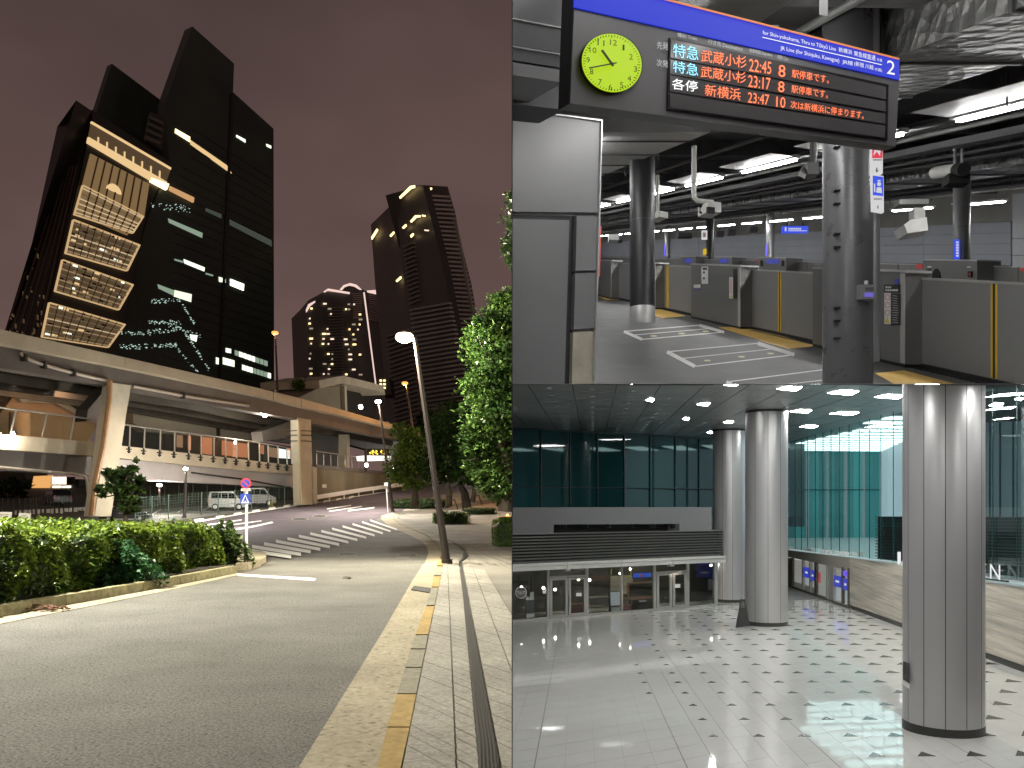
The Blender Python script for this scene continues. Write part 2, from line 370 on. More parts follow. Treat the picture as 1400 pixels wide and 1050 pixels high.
# ---- right-hand gutter, kerb, paving
gl_ = [(300, 1230), (409.5, 1050), (522, 867), (563, 796), (580, 770), (586, 760), (585, 750), (580, 743), (568, 736), (554, 729), (533, 721), (519, 708), (520, 702), (530, 699)]
gr_ = [(478, 1230), (516, 1050), (563, 887), (587, 820), (596, 778), (603, 762), (602, 752), (595, 742), (584, 733), (570, 727), (550, 719), (538, 711), (536, 706), (542, 703)]
kr_ = [(508, 1230), (551, 1050), (584, 879), (601, 799), (607, 768), (612, 757), (608, 747), (601, 738), (590, 729), (574, 723), (555, 715.5), (544, 709), (543, 706), (548, 704)]
struct('gutter', gsheet(MB(), gl_, gr_, .012, 70, 3), gutm, fix=False)
def at_y(pl, y): return (xat(pl, y), y)
kt = thing('kerb', 'low kerb of yellow and grey blocks between concrete gutter and paving', 'kerb', gL(560, 960))
js = [1230, 1110, 1003, 956, 919, 893, 873, 832, 806, 790, 776, 766]
cs = 'yyygggygygy'
for i in range(len(js) - 1):
    a, b = js[i] - .8, js[i + 1] + .8
    mb = MB(); gslab(mb, [at_y(gr_, a), at_y(gr_, b)], [at_y(kr_, a), at_y(kr_, b)], -.02, .045, 1)
    part('kerb_block', mb, yelm if cs[i] == 'y' else kgrm, kt, 'yellow painted block' if cs[i] == 'y' else None)
mb = MB(); gslab(mb, gr_[5:], kr_[5:], -.02, .045, 40); part('kerb_curve', mb, kgrm, kt)
mb = MB(); gslab(mb, [(566, 803), (589, 806)], [(562, 808), (587, 812)], .0, .03, 1); solo('gutter_grate', mb, blackm, 'small dark drain grate set across the concrete gutter', 'drain')
pr = [(508, 1230), (551, 1050), (584, 879), (601, 799), (607, 768), (612, 757), (608, 747), (601, 738), (590, 729), (574, 723), (555, 715.5), (544, 709), (543, 706), (560, 690), (600, 678), (650, 668)]
po = [(1300, 1230), (1050, 1050), (860, 879), (800, 799), (780, 768), (770, 757), (760, 747), (755, 738), (750, 729), (745, 723), (742, 715.5), (740, 709), (740, 706), (735, 690), (730, 676), (725, 662)]
mb = MB()
rr = []
for a, b in zip(pr, po): pass
A = resample(pr, 90); B = resample(po, 90)
rr = [[gL(lerp(a[0], b[0], j / 8), lerp(a[1], b[1], j / 8), .03) for j in range(9)] for a, b in zip(A, B)]
pave = struct('pavement', mb.sheet(rr), pav2, fix=False)
# paving blocks, laid in the plan of the street
def pxy(p): return Vector((p.x, p.y))
def line2(a, b): a, b = pxy(gL(*a)), pxy(gL(*b)); return a, (b - a)
def isect(p, d, q, e):
    den = d.x * e.y - d.y * e.x; t = ((q.x - p.x) * e.y - (q.y - p.y) * e.x) / den; return p + d * t
cols = [((551, 1050), (601, 799)), ((623.6, 1050), (613, 799)), ((655, 1050), (632, 805)), ((683, 1050), (638, 805)), ((745, 1050), (656, 805)), ((820, 1050), (676, 805)), ((900, 1050), (700, 805))]
cl = [line2(*c) for c in cols]
rd = Vector((-.62, 1)).normalized()
o0, d0 = cl[1]; d0n = d0.normalized()
def block(k0, k1, ca, cb, st=0):
    q = []
    for (k, c) in ((k0, ca), (k0, cb), (k1, cb), (k1, ca)): q.append(isect(o0 + d0n * (k * .25), rd, *cl[c]))
    c = sum(q, Vector((0, 0))) / 4
    q = [c + (v - c) * (1 - .012 / max(.05, (v - c).length)) for v in q]
    h = .052 + random.uniform(-.003, .003)
    return MB().hexa([(v.x, v.y, .0) for v in q], [(v.x, v.y, h) for v in q])
for k in range(-4, 64):
    for c in (0, 1, 3, 4):
        st = .5 if (c in (3, 5)) else 0
        o = part('paving_block', block(k + st, k + 1 + st, c, c + 1), pavm, pave)
# linear drain
dl = [(637, 1230), (655, 1050), (634, 829), (626.5, 767), (637, 761), (632, 752), (616, 742), (604, 737)]
dr = [(676, 1230), (682, 1050), (640, 829), (631, 768), (641, 762), (636, 751), (618, 740.5), (605, 736)]
dt = thing('drain_channel', 'long black slotted drain channel running along the paving', 'drain', gL(650, 900))
mb = MB(); gslab(mb, dl, dr, .0, .056, 44); part('channel', mb, blackm, dt)
for f in (.12, .31, .5, .69, .88):
    a = [(lerp(p[0], q[0], f - .05), lerp(p[1], q[1], f - .05)) for p, q in zip(dl[:4], dr[:4])]; b = [(lerp(p[0], q[0], f + .05), lerp(p[1], q[1], f + .05)) for p, q in zip(dl[:4], dr[:4])]
    mb = MB(); gslab(mb, a, b, .05, .064, 14); part('grate_bar', mb, M('grate_iron', (.02, .019, .018), .85), dt)
# ---- median with hedge
kb = [(-260, 905), (-120, 871), (0, 844), (46, 835.5), (91, 827.5), (149, 817), (197, 808), (214, 805), (247, 798.5), (268, 794.5), (300, 788), (325, 783)]
kt_ = [(-260, 890), (-120, 853), (0, 827), (46, 820), (91, 813.5), (149, 806), (197, 798), (214, 795.5), (247, 790.5), (268, 787), (300, 781.5), (325, 778)]
mt = thing('kerb', 'mossy stone kerb holding the hedge bed above the road', 'kerb', gL(150, 817))
for i in range(len(kb) - 1):
    a, b = kb[i], kb[i + 1]; pa, pb = gL(*a), gL(*b); d = (pb - pa).normalized(); pa += d * .006; pb -= d * .006; nb = Vector((-d.y, d.x, 0)) * .18
    h = .155
    mb = MB().hexa([pa, pb, pb + nb, pa + nb], [pa + Vector((0, 0, h)) + nb * .15, pb + Vector((0, 0, h)) + nb * .15, pb + nb + Vector((0, 0, h)), pa + nb + Vector((0, 0, h))])
    part('kerb_stone', mb, kerbm, mt)
mb = MB(); gsheet(mb, [(x, y + 1) for x, y in kb], [(x, y + 10 * (y - 740) / 110) for x, y in kb], .008, 30); struct('gutter', mb, gutm, fix=False)
nose = [(322, 779), (340, 777.5), (355, 774), (364, 768), (364, 762), (356, 758.5), (340, 757), (318, 760)]
mb = MB(); mb.prism([gL(x, y, .15) for x, y in nose], (0, 0, -.3)); solo('traffic_island', mb, gutm, 'rounded concrete tip of the hedge island under the round sign', 'traffic island')
bed = [(-500, 900), (-260, 889), (0, 828), (150, 806), (325, 778), (318, 762), (150, 735), (-100, 720), (-500, 740)]
mb = MB(); mb.prism([Vector((gL(x, y).x, gL(x, y).y, .12)) for x, y in bed], (0, 0, -.4)); struct('planting_bed', mb, earth)
# hedge: leaves over a solid dark core that stops see-through
hl = leaf_mat('hedge_leaf', (.018, .06, .008), (.21, .29, .032), 1.6)
hcore = M('hedge_core', (.018, .035, .01), .9, var=.5, scale=9, bump=.5, bscale=12)
ha, hb = gL(-300, 896), gL(318, 777); ha = Vector((ha.x, ha.y)); hb = Vector((hb.x, hb.y))
hd = (hb - ha); hn = Vector((-hd.y, hd.x)).normalized()
def hpoint(s, t, z):                              # s along the kerb, t across (m), z height
    p = ha + hd * s + hn * t; return (p.x, p.y, z)
def hh(s, t): return lerp(1.32, .95, s) + .05 * math.sin(s * 23 + t) + .06 * math.sin(s * 9 + t * 1.7) - .25 * max(0, s - .9) / .1
HW = lambda s: lerp(5.2, 3.4, s)
pts = []
for i in range(30000):
    s = random.random(); u = random.random()
    if u < .60:
        t = random.uniform(.1, HW(s)); z = hh(s, t) + random.gauss(0, .045) - .25 * max(0, .35 - t)
    else:
        z = random.uniform(.06, hh(s, 0)); t = .12 + .10 * random.random() + .10 * math.sin(s * 37 + z * 5) + .08 * math.sin(s * 71) - .16 * math.sin(z / 1.2 * 3.1) + .1
    pts.append(hpoint(s, t, z))
for i in range(2500): z = random.uniform(.06, .9); t = random.uniform(.1, 3.2); pts.append(hpoint(1.0 + random.gauss(0, .006), t, z))
hg = thing('hedge', 'dense clipped green hedge growing behind the mossy kerb', 'hedge', (*(ha + hd * .6), .12))
part('foliage', leaves(MB(), pts, .105), hl, hg, fix=False, kind='stuff')
core = MB()
for i in range(40):
    s0, s1 = i / 40, (i + 1) / 40 - .0
    q = lambda s, z: [hpoint(s, .32, z), hpoint(s, HW(s) - .2, z)]
    b0 = q(s0, .05); b1 = q(s1, .05); t0 = [hpoint(s0, .36, hh(s0, .3) - .16), hpoint(s0, HW(s0) - .2, hh(s0, 2) - .14)]; t1 = [hpoint(s1, .36, hh(s1, .3) - .16), hpoint(s1, HW(s1) - .2, hh(s1, 2) - .14)]
    core.hexa([b0[0], b1[0], b1[1], b0[1]], [t0[0], t1[0], t1[1], t0[1]])
part('dark_core', core, hcore, hg, kind='stuff')
# tufts of other plants in the hedge
def bush(name, label, x, y, r, h, n, mat, size, cat='bush', grp=None, base=None):
    c = base or gL(x, y); p = []
    for i in range(n):
        a = random.uniform(0, 6.283); q = math.sqrt(random.random()); z = random.random()
        k = math.sqrt(max(0, 1 - (z * .95) ** 2)) * (.75 + .3 * math.sin(a * 3 + z * 4)); rr = r * (q ** .4) * k
        p.append((c.x + rr * math.cos(a), c.y + rr * math.sin(a), c.z + .05 + z * h * (.9 + .2 * math.sin(a * 5))))
    t = thing(name, label, cat, c, grp); part('foliage', leaves(MB(), p, size), mat, t, fix=False, kind='stuff')
    st = MB()
    for i in range(7): a = random.uniform(0, 6.28); st.tube([c, c + Vector((math.cos(a) * r * .5, math.sin(a) * r * .5, h * .7))], [.02, .008], 5)
    part('stems', st, M('twig', (.05, .035, .02), .9), t, kind='stuff'); return t
ll = leaf_mat('long_leaf', (.02, .05, .012), (.10, .15, .04), 2)
bl = leaf_mat('blue_leaf', (.012, .06, .02), (.05, .15, .05), 2)
bush('grass_tuft', 'tall thin-leaved grass tuft at the end of the hedge', 309, 777, .62, 1.0, 1400, ll, .16, 'grass tuft')
bush('fern_bush', 'bluish feathery bush overhanging the mossy kerb', 168, 805, .75, .78, 2200, bl, .11)
mb = MB(); c = gL(56, 835, .03)
for i in range(60): a = random.uniform(0, 6.28); r = random.random() ** .5; mb.box((c.x + math.cos(a) * r * .42, c.y + math.sin(a) * r * .22, .03 + .05 * (1 - r) + random.random() * .02), (.07, .05, .012), a)
solo('fallen_leaves', mb, M('dead_leaf', (.13, .06, .03), .8, var=.6, scale=15), 'small heap of fallen brown leaves against the mossy kerb', 'leaf litter')['kind'] = 'stuff'
# ---- road sign
sp = gL(337, 773, .14); k = sp.y
rs = thing('road_sign', 'white pole with round red-and-blue sign above blue crossing sign', 'road sign', sp)
part('pole', MB().tube([sp, P(337, 660, k)], .035, 10), steelw, rs, smooth=True)
spl = Pl((sp.x, sp.y - .05, 1), (0, -1, 0))
def disc(pl, x, y, r, t0, t1, n=28): return MB().poly(pl, [(x + r * math.cos(2 * math.pi * i / n), y + r * math.sin(2 * math.pi * i / n)) for i in range(n)], t0, t1)
red = M('sign_red', (.62, .03, .05), .4, var=.05); blue = M('sign_blue', (.02, .06, .42), .4, var=.05)
d = part('disc', disc(spl, 336, 661, 7.2, 0, .02), red, rs); part('disc_face', disc(spl, 336, 661, 5.4, .021, .026), blue, d)
part('disc_bar', MB().strip(spl, (332.3, 657.3), (339.7, 664.7), 1.6, .027, .031), red, d)
d = part('plate', MB().rect(spl, 329.5, 668, 342, 671.3, 0, .02), M('sign_white', (.78, .76, .72), .5, var=.05), rs); part('plate_arrow', MB().rect(spl, 331, 669.2, 340.5, 670.3, .021, .024), red, d)
d = part('crossing_plate', MB().rect(spl, 328.5, 675, 342, 689, 0, .02), blue, rs)
part('white_triangle', MB().poly(spl, [(335.2, 676), (341, 688), (329.5, 688)], .021, .025), M('sign_white', 0), d)
part('walker_body', MB().poly(spl, [(334.4, 680.5), (336.4, 680.3), (337.8, 687), (336.6, 687), (335.4, 684), (333.4, 687), (332.4, 686.6)], .026, .03), blue, d)
part('walker_head', disc(spl, 335.4, 679.6, .9, .026, .03, 10), blue, d)
# ---- street lamps
bulb = emis('lamp_glow', (1, .82, .45), 7); bulbo = emis('lamp_orange', (1, .33, .07), 2.2); bulbw = emis('lamp_white', (1, .95, .85), 40)
def street_lamp(label, bx, by, tx, ty, Y, r0, r1, head, power, glow, col, grp='street lamps', pm=None, cat='street lamp', base=None, spot=None):
    b = base or P(bx, by, Y); t = P(tx, ty, Y)
    o = thing('street_lamp', label, cat, b, grp)
    part('pole', MB().tube([b, b.lerp(t, .4), t], [r0, lerp(r0, r1, .5), r1], 10), pm or polem, o, smooth=True)
    part('base_collar', MB().tube([b, b + Vector((0, 0, .12))], r0 * 1.35, 10), pm or polem, o)
    h = P(head[0], head[1], Y); part('arm', MB().tube([t, h + Vector((0, 0, .06))], r1 * .8, 8), pm or polem, o)
    w = head[2] / F * Y
    part('hood', MB().lathe(h + Vector((0, 0, w * .42)), [(w * .4, .0), (w * .8, -.0), (w * .7, w * .12), (w * .2, w * .2)], 16), pm or polem, o, smooth=True)
    part('bulb', MB().ball(h, w * 1.05, 14, 8, (1, 1, .62)), glow, o, smooth=True)
    if power and spot: lamp('SPOT', h - Vector((0, 0, w * .9)), power, col, w * .8, h - Vector((0, 8, 20)), parent=o, spot=spot)
    elif power: lamp('POINT', h - Vector((0, 0, w * .9)), power, col, w * .8, parent=o)
    return o
street_lamp('tall brown street lamp standing in the paving beside the drain', 611, 771, 567, 462, 22.4, .105, .05, (553, 461, 12), 5200, bulb, (1, .90, .68))
street_lamp('slim dark street lamp at the bend beyond the crossing', 537, 700, 518, 548, TY(703), .16, .09, (517, 549, 4), 34000, bulbw, (1, .93, .8), None, spot=150)
street_lamp('orange lamp on a tall pole rising above the elevated deck', 380, 545, 376.5, 459, 84, .12, .09, (376, 455, 4.5), 900, bulbo, (1, .45, .15), None)
street_lamp('orange lamp among trees in front of the ribbed tower', 565, 590, 556, 527, 90, .14, .1, (553.5, 524, 4.2), 900, bulbo, (1, .45, .15), None)
street_lamp('white lamp on a black post by the car park fence', 252, 708, 254.5, 643, 66, .14, .08, (254, 641, 3), 7000, bulbw, (1, .95, .85), None)
street_lamp('white lamp inside the car park behind the hedge', 218, 690, 218, 665, 74, .1, .07, (218, 663, 3.4), 2500, bulbw, (1, .93, .8), None)
street_lamp('street lamp beside the near road, outside the hedge', -330, 905, -280, 120, 13.0, .105, .05, (-250, 110, 12), 15000, bulb, (1, .94, .80), None)
mb = MB()
post = gL(530.5, 701); solo('bollard_post', MB().tube([post, P(528, 664, post.y)], .05, 8).box(P(528, 662, post.y), (.3, .2, .28)), steelw, 'thin white marker post at the tip of the paving', 'post')
# ---- elevated road
da, db = Vector((-66 + .525 * 40, 40, 0)), Vector((-66 + .525 * 110, 110, 0))
DP = vplane(da, db).off(2.0)
T_top = [(-160, 412), (0, 450), (171, 488.6), (300, 518), (374, 535.7), (412, 545), (470, 561), (533, 579), (575, 592)]
T_bot = [(-160, 430), (0, 470), (171, 503), (300, 530), (374, 546), (412, 556), (470, 569), (533, 585), (575, 597)]
G_bot = [(-160, 476), (0, 503), (148, 527), (179, 533), (300, 555), (394, 571), (426, 579), (526, 598), (575, 606)]
el = thing('elevated_road', 'elevated expressway deck on pillars with pale parapet and grey girders', 'overpass', (-38, 62, 0))
joints = [0, 171, 374, 412]
seg = [(-160, 171), (171, 374), (374, 412), (412, 575)]
def yat(pl, x):
    for a, b in zip(pl, pl[1:]):
        if a[0] <= x <= b[0]: return lerp(a[1], b[1], (x - a[0]) / (b[0] - a[0]))
    return pl[-1][1]
def band(mb, pl, top, bot, x0, x1, t0, t1):
    xs = sorted({x0, x1} | {p[0] for p in top + bot if x0 < p[0] < x1})
    for a, b in zip(xs, xs[1:]): mb.poly(pl, [(a, yat(top, a)), (b, yat(top, b)), (b, yat(bot, b)), (a, yat(bot, a))], t0, t1)
    return mb
for a, b in seg: part('parapet', band(MB(), DP, T_top, T_bot, a + .6, b - .6, -.4, .5), tan, el)
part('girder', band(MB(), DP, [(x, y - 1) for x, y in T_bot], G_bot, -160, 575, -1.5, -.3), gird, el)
mb = MB(); q = [DP.hit(x, y, -1.5) for x, y in ((-160, 470), (148, 520), (300, 545), (426, 572), (575, 600))]
back = [p - DP.n * 20 + Vector((0, 0, .4)) for p in q]
for i in range(4): mb.hexa([q[i], q[i + 1], back[i + 1], back[i]], [p + Vector((0, 0, 1.0)) for p in (q[i], q[i + 1], back[i + 1], back[i])])
part('deck_slab', mb, dark, el)
for kx in (4, 7.5, 11, 15):
    mb = MB()
    for i in range(4):
        a = q[i] - DP.n * kx; b = q[i + 1] - DP.n * kx; mb.hexa([a + Vector((0, 0, -.7)), b + Vector((0, 0, -.7)), b - DP.n * .4 + Vector((0, 0, -.7)), a - DP.n * .4 + Vector((0, 0, -.7))], [a, b, b - DP.n * .4, a - DP.n * .4])
    part('inner_girder', mb, M('inner_girder', (.075, .065, .05), .55, var=.3, scale=.8), el)
pipem = M('pipe_pale', (.42, .37, .30), .5, var=.1)
for pp in ([(28, 482), (33, 489), (60, 499), (100, 510), (148, 521)], [(182, 528), (250, 541), (340, 555)]):
    part('conduit', MB().tube([DP.hit(x, y, -.15) for x, y in pp], .12, 6), pipem, el)
    for x, y in pp[1:-1]: part('clamp', MB().box(DP.hit(x, y, -.15), (.35, .3, .5)), dark, el)
# pillars
def pillar(label, tl, tr, br, bl, ysplit, capn, t0=-1.1, t1=-.2):
    b = DP.hit((br[0] + bl[0]) / 2, (br[1] + bl[1]) / 2, -1); o = thing('bridge_pillar', label, 'pillar', b)
    f = (ysplit - tl[1]) / (bl[1] - tl[1]); ml = (lerp(tl[0], bl[0], f), ysplit); mr = (lerp(tr[0], br[0], f), ysplit + 1)
    part('shaft', MB().poly(DP, [ml, mr, br, bl], t0 + .06, t1 - .06), tan, o)
    part('head', MB().poly(DP, [tl, tr, (mr[0] + .4, mr[1]), (ml[0] - .4, ml[1])], t0, t1), tan2, o)
    return o
p1 = pillar('broad concrete pillar with a drainpipe rising behind the small tree', (152, 523), (179, 527), (152, 706), (124, 706), 554, 0)
p2 = pillar('concrete pillar with pipes beside the green fence', (407, 571), (425, 574), (428, 690), (410, 690), 634, 0)
pw = M('pipe_cream', (.40, .33, .20), .5, var=.12); po_ = M('pipe_rust', (.36, .20, .09), .6, var=.2)
part('drainpipe', MB().tube([DP.hit(x, y, .1) for x, y in ((150, 520), (149.5, 545), (141, 610), (131, 655), (125, 705))], .2, 8), po_, p1, smooth=True)
part('conduit', MB().tube([DP.hit(x, y, .05) for x, y in ((153, 530), (146, 600), (136, 655), (130, 705))], .1, 6), pipem, p1)
part('drainpipe', MB().tube([DP.hit(x, y, .1) for x, y in ((408, 575), (409, 600), (411, 640), (412, 690))], .16, 8), pw, p2, smooth=True)
part('downpipe', MB().poly(DP, [(428, 638), (433, 639), (434, 688), (429, 688)], -.6, -.1), tan2, p2)
for y in (588, 594, 602): part('strap', MB().poly(DP, [(407.5, y), (427, y + 1), (427, y + 2), (407.5, y + 1)], -2.3, -.1), dark, p2)
for lab, pp, o in (('', [(152, 524), (178, 527), (160, 555), (118, 576), (120, 560)], p1), ('', [(407, 572), (404, 596), (360, 604), (358, 590)], p2)):
    part('crossbeam', MB().poly(DP.off(-3), pp, -2.0, -.6), gird, o)
# ---- pedestrian bridge under the deck
BP = DP.off(-2.6)
fb = thing('footbridge', 'pedestrian bridge with glass railings slung below the elevated road', 'footbridge', (-40, 70, 0))
A_top = [(-160, 580), (0, 593.6), (131, 605), (136, 606)]; A_bot = [(-160, 602), (0, 614), (131, 623.6), (136, 624)]
part('edge_beam', band(MB(), BP, A_top, A_bot, -160, 134, -.6, .5), tan, fb)
B_top = [(160, 608.5), (180, 611), (300, 624.5), (407, 637)]; B_bot = [(160, 626), (180, 628), (300, 640), (407, 649)]
part('edge_beam', band(MB(), BP, B_top, B_bot, 160, 407, -.6, .5), tan, fb)
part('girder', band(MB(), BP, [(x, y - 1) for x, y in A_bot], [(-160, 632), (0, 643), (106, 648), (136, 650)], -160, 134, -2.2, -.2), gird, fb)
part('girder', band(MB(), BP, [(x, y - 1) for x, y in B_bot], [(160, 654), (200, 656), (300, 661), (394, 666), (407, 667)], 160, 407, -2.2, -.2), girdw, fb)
mb = MB(); qq = [BP.hit(x, y, -.3) for x, y in ((-160, 600), (136, 623), (160, 626), (407, 647))]
bk = [p - BP.n * 5 for p in qq]
for i in (0, 2): mb.hexa([qq[i], qq[i + 1], bk[i + 1], bk[i]], [p + Vector((0, 0, .3)) for p in (qq[i], qq[i + 1], bk[i + 1], bk[i])])
part('walkway', mb, gird, fb)
railm = M('rail_steel', (.45, .43, .38), .4, metal=.5, var=.05); gpane = glass('rail_glass', (.80, .86, .84), .05)
part('conduit', MB().tube([BP.hit(x, y, .1) for x, y in ((-100, 632), (0, 639), (50, 643.5), (100, 648), (115, 651), (119, 657), (122, 690))], .12, 6), pipem, fb)
part('conduit', MB().tube([BP.hit(x, y, .1) for x, y in ((262, 646), (330, 655), (398, 667))], .08, 6), dark, fb)
for (rail, posts, top_l) in (([(-160, 543), (0, 557), (135, 574)], [(-60, -64), (-20, -26), (22, 14), (64.5, 57), (102, 96), (134, 131)], A_top),
                             ([(166, 580), (180, 582), (343, 603.6), (405, 614)], [(178, 177), (198, 197), (219.6, 219), (239, 238.6), (259, 258.5), (275, 275), (292.5, 292.5), (308.6, 308.6), (323.6, 323.6), (339.6, 340), (354.6, 355), (366.4, 367), (380, 380.6), (392, 392.6), (404, 404.8)], B_top)):
    part('handrail', MB().tube([BP.hit(x, y, .2) for x, y in rail], .07, 6), railm, fb)
    for i, (xt, xb) in enumerate(posts):
        part('post', MB().tube([BP.hit(xt, yat(rail, xt), .2), BP.hit(xb, yat(top_l, xb), .2)], .065, 6), railm, fb)
        if i + 1 < len(posts):
            xt2, xb2 = posts[i + 1]; part('glass_pane', MB().poly(BP, [(xt + .7, yat(rail, xt) + 1.2), (xt2 - .7, yat(rail, xt2) + 1.2), (xb2 - .7, yat(top_l, xb2) - .8), (xb + .7, yat(top_l, xb) - .8)], .17, .19), gpane, fb)
        if top_l is B_top:
            y = yat(top_l, xb); d = MB().poly(BP, [(xb - 3.2, y + 2.6), (xb + 3.2, y + 3), (xb + 3.2, y + 4.4), (xb - 3.2, y + 4)], .5, .62)
            d.poly(BP, [(xb - .8, y), (xb + .8, y), (xb + .8, y + 6.5), (xb - .8, y + 6.5)], .5, .6); d.poly(BP, [(xb - 2.4, y + 6), (xb + 2.4, y + 6.4), (xb, y + 9)], .5, .62)
            part('bracket', d, dark, fb)
# things seen behind the glass rails
KP = DP.off(-14)
bw = thing('station_building', 'pale concrete upper wall with warm lit openings behind the footbridge', 'building', KP.hit(260, 690))
part('wall', MB().poly(KP, [(182, 556), (258, 566), (343, 574), (343, 603), (300, 598), (200, 590), (182, 578)], -3, 0), M('wall_pale', (.38, .34, .27), .85, var=.1, scale=.4), bw)
part('lower_wall', MB().poly(KP, [(160, 575), (345, 602), (408, 612), (408, 648), (160, 630)], -4, -1.2), dark, bw)
for x in (297, 344): part('joint', MB().rect(KP, x, 568, x + 4, 604, 0, .12), dark, bw)
warm = emis('lit_orange', (1, .30, .14), .7); warm2 = emis('lit_peach', (1, .50, .30), .4); warm3 = emis('lit_pink', (1, .38, .22), 1.2); cream = emis('lit_cream', (1, .86, .62), 2.2)
for q_, m_ in (([(277, 596), (290, 598), (290, 622), (277, 620)], warm), ([(304, 602), (339, 607), (339, 626), (304, 622)], warm), ([(318, 606), (324, 607), (324, 625), (318, 624)], warm3), ([(242, 594), (250, 595), (250, 612), (242, 611)], warm2), ([(258, 596), (261, 596.5), (261, 615), (258, 615)], warm3),
               ([(357, 608), (361, 609), (361, 621), (357, 620)], warm), ([(367, 611), (380, 613), (380, 626), (367, 624)], warm2), ([(381, 613), (397, 616), (397, 627), (381, 626)], emis('lit_white', (1, .95, .9), 2)), ([(394, 612), (397, 612), (397, 627), (394, 626)], warm3)):
    part('lit_window', MB().poly(KP, q_, -1.2, -1.1), m_, bw)
bo = thing('brick_annex', 'low orange-lit building with flat roof seen through the left glass rail', 'building', KP.hit(60, 690, -2))
part('wall', MB().poly(KP, [(0, 566), (22, 537), (80, 545), (115, 570), (133, 580), (120, 606), (0, 600)], -6, -2), M('wall_orange', (.44, .27, .15), .8, var=.15, scale=.3), bo)
part('roof', MB().poly(KP, [(20, 536), (82, 544), (118, 570), (110, 570), (78, 552), (30, 550)], -6, -1.4), tan2, bo)
part('round_tower', MB().lathe(KP.hit(27, 603, 1), [(.8, 0), (.8, 2.2), (.85, 2.3)], 16), M('wall_peach', (.40, .27, .17), .8, var=.1), bo, smooth=True)
lamp('AREA', KP.hit(70, 560, 5), 260, (1, .6, .35), 4, KP.hit(60, 585, -2))
# small lights on the bridges
for lab, pl, x, y, r, m_, pw_ in (('round white lamp fixed under the elevated deck', DP.off(-1), 362, 567.5, 3.2, bulbw, 600), ('white lamp fixed on the left footbridge beam', BP.off(.8), 18, 593, 2.6, bulbw, 350), ('lit globe lamp behind the footbridge glass', BP.off(-3), 322, 605, 2.2, bulbw, 250),
                                  ('white lamp beside the concrete ramp building', DP.off(-2), 493, 556.5, 3, bulbw, 400), ('white globe lamp behind the retaining wall', DP.off(1), 501, 636, 2.4, bulbw, 200), ('white globe lamp between wall and leafy tree', DP.off(1), 539, 638, 2.4, bulbw, 200), ('warm orange lamp behind the right-hand trees', Pl((0, 85, 0), (0, -1, 0)), 656, 561, 2.8, bulbo, 2500)):
    p = pl.hit(x, y); o = thing('lamp', lab, 'lamp', p); part('globe', MB().ball(p, r / F * p.y, 12, 8), m_, o, smooth=True); part('mount', MB().box(p + Vector((0, .12, r / F * p.y * .9)), (.25, .3, .25)), dark, o)
    lamp('POINT', p - Vector((0, .35, .3)), pw_, (1, .9, .75) if m_ is bulbw else (1, .5, .2), .2, parent=o)
# ---- retaining wall, guard rail, message board
RP = vplane(gL(428, 689).to_2d().to_3d(), P(560, 668, 108).to_2d().to_3d())
rw = thing('retaining_wall', 'stained olive concrete retaining wall beyond the guard rail', 'wall', RP.hit(480, 678))
part('wall', MB().poly(RP, [(433, 640), (470, 642), (533, 648), (600, 652), (600, 672), (533, 675), (433, 692)], -1, 0), stone_wall, rw)
part('coping', MB().poly(RP, [(433, 635), (533, 645), (533, 649), (433, 640)], -1.1, .15), gird, rw)
part('notice', MB().rect(RP, 441, 662, 446.5, 667, .0, .06), M('notice_white', (.6, .58, .5), .6), rw)
fp = [(433 + i * 9.6, 628 + i * .9) for i in range(8)]
fo = thing('railing', 'thin metal railing on top of the retaining wall', 'railing', RP.hit(470, 641))
for i, (x, y) in enumerate(fp):
    part('post', MB().tube([RP.hit(x, y - 8, -.3), RP.hit(x, y + 10, -.3)], .05, 5), railm, fo)
part('rail', MB().tube([RP.hit(433, 617, -.3), RP.hit(500, 626, -.3)], .05, 5), railm, fo)
pw1 = solo('concrete_post', MB().poly(RP, [(474, 594), (478, 594.5), (478, 640), (474, 640)], -2, -1), tan2, 'pale concrete post standing on the retaining wall', 'post')
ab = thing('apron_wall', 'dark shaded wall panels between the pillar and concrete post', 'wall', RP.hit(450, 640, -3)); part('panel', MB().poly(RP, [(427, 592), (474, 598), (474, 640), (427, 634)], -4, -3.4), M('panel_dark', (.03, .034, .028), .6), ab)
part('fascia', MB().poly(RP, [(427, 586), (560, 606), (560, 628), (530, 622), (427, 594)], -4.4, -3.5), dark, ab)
gr = thing('guard_rail', 'white steel guard rail curving uphill along the far road edge', 'guard rail', gL(500, 676))
gpts = [(431, 690), (450, 686.5), (470, 683), (490, 679.5), (510, 676.5), (530, 673.5), (552, 670.5), (575, 667.5), (600, 664.5), (625, 662), (650, 659.5), (675, 657.5), (700, 656)]
gp3 = [gL(x, y) for x, y in gpts]
for a, b in zip(gp3, gp3[1:]):
    up = Vector((0, 0, 1)); part('beam', MB().hexa([a + up * .5, b + up * .5, b + up * .5 + Vector((.05, .12, 0)), a + up * .5 + Vector((.05, .12, 0))], [a + up * .92, b + up * .92, b + up * .92 + Vector((.05, .12, 0)), a + up * .92 + Vector((.05, .12, 0))]), steelw, gr)
for a in gp3: part('post', MB().tube([a + Vector((0, .2, -.1)), a + Vector((0, .2, .85))], .07, 6), steelw, gr)
MP = Pl((0, 96, 0), (0, -1, 0))
ms = thing('message_board', 'black road message board with amber letters beside a lit white panel', 'sign', P(512, 640, 96))
part('panel', MB().rect(MP, 500, 613.5, 534, 622.5, -.4, 0), blackm, ms)
amber = emis('amber_led', (1, .62, .06), 4)
mb = MB()
for i in range(70): x, y = random.choice([504, 508, 513, 519, 524]) + random.uniform(0, 3), random.uniform(615, 621); mb.rect(MP, x, y, x + random.choice([.5, 1.4]), y + .6, .0, .03)
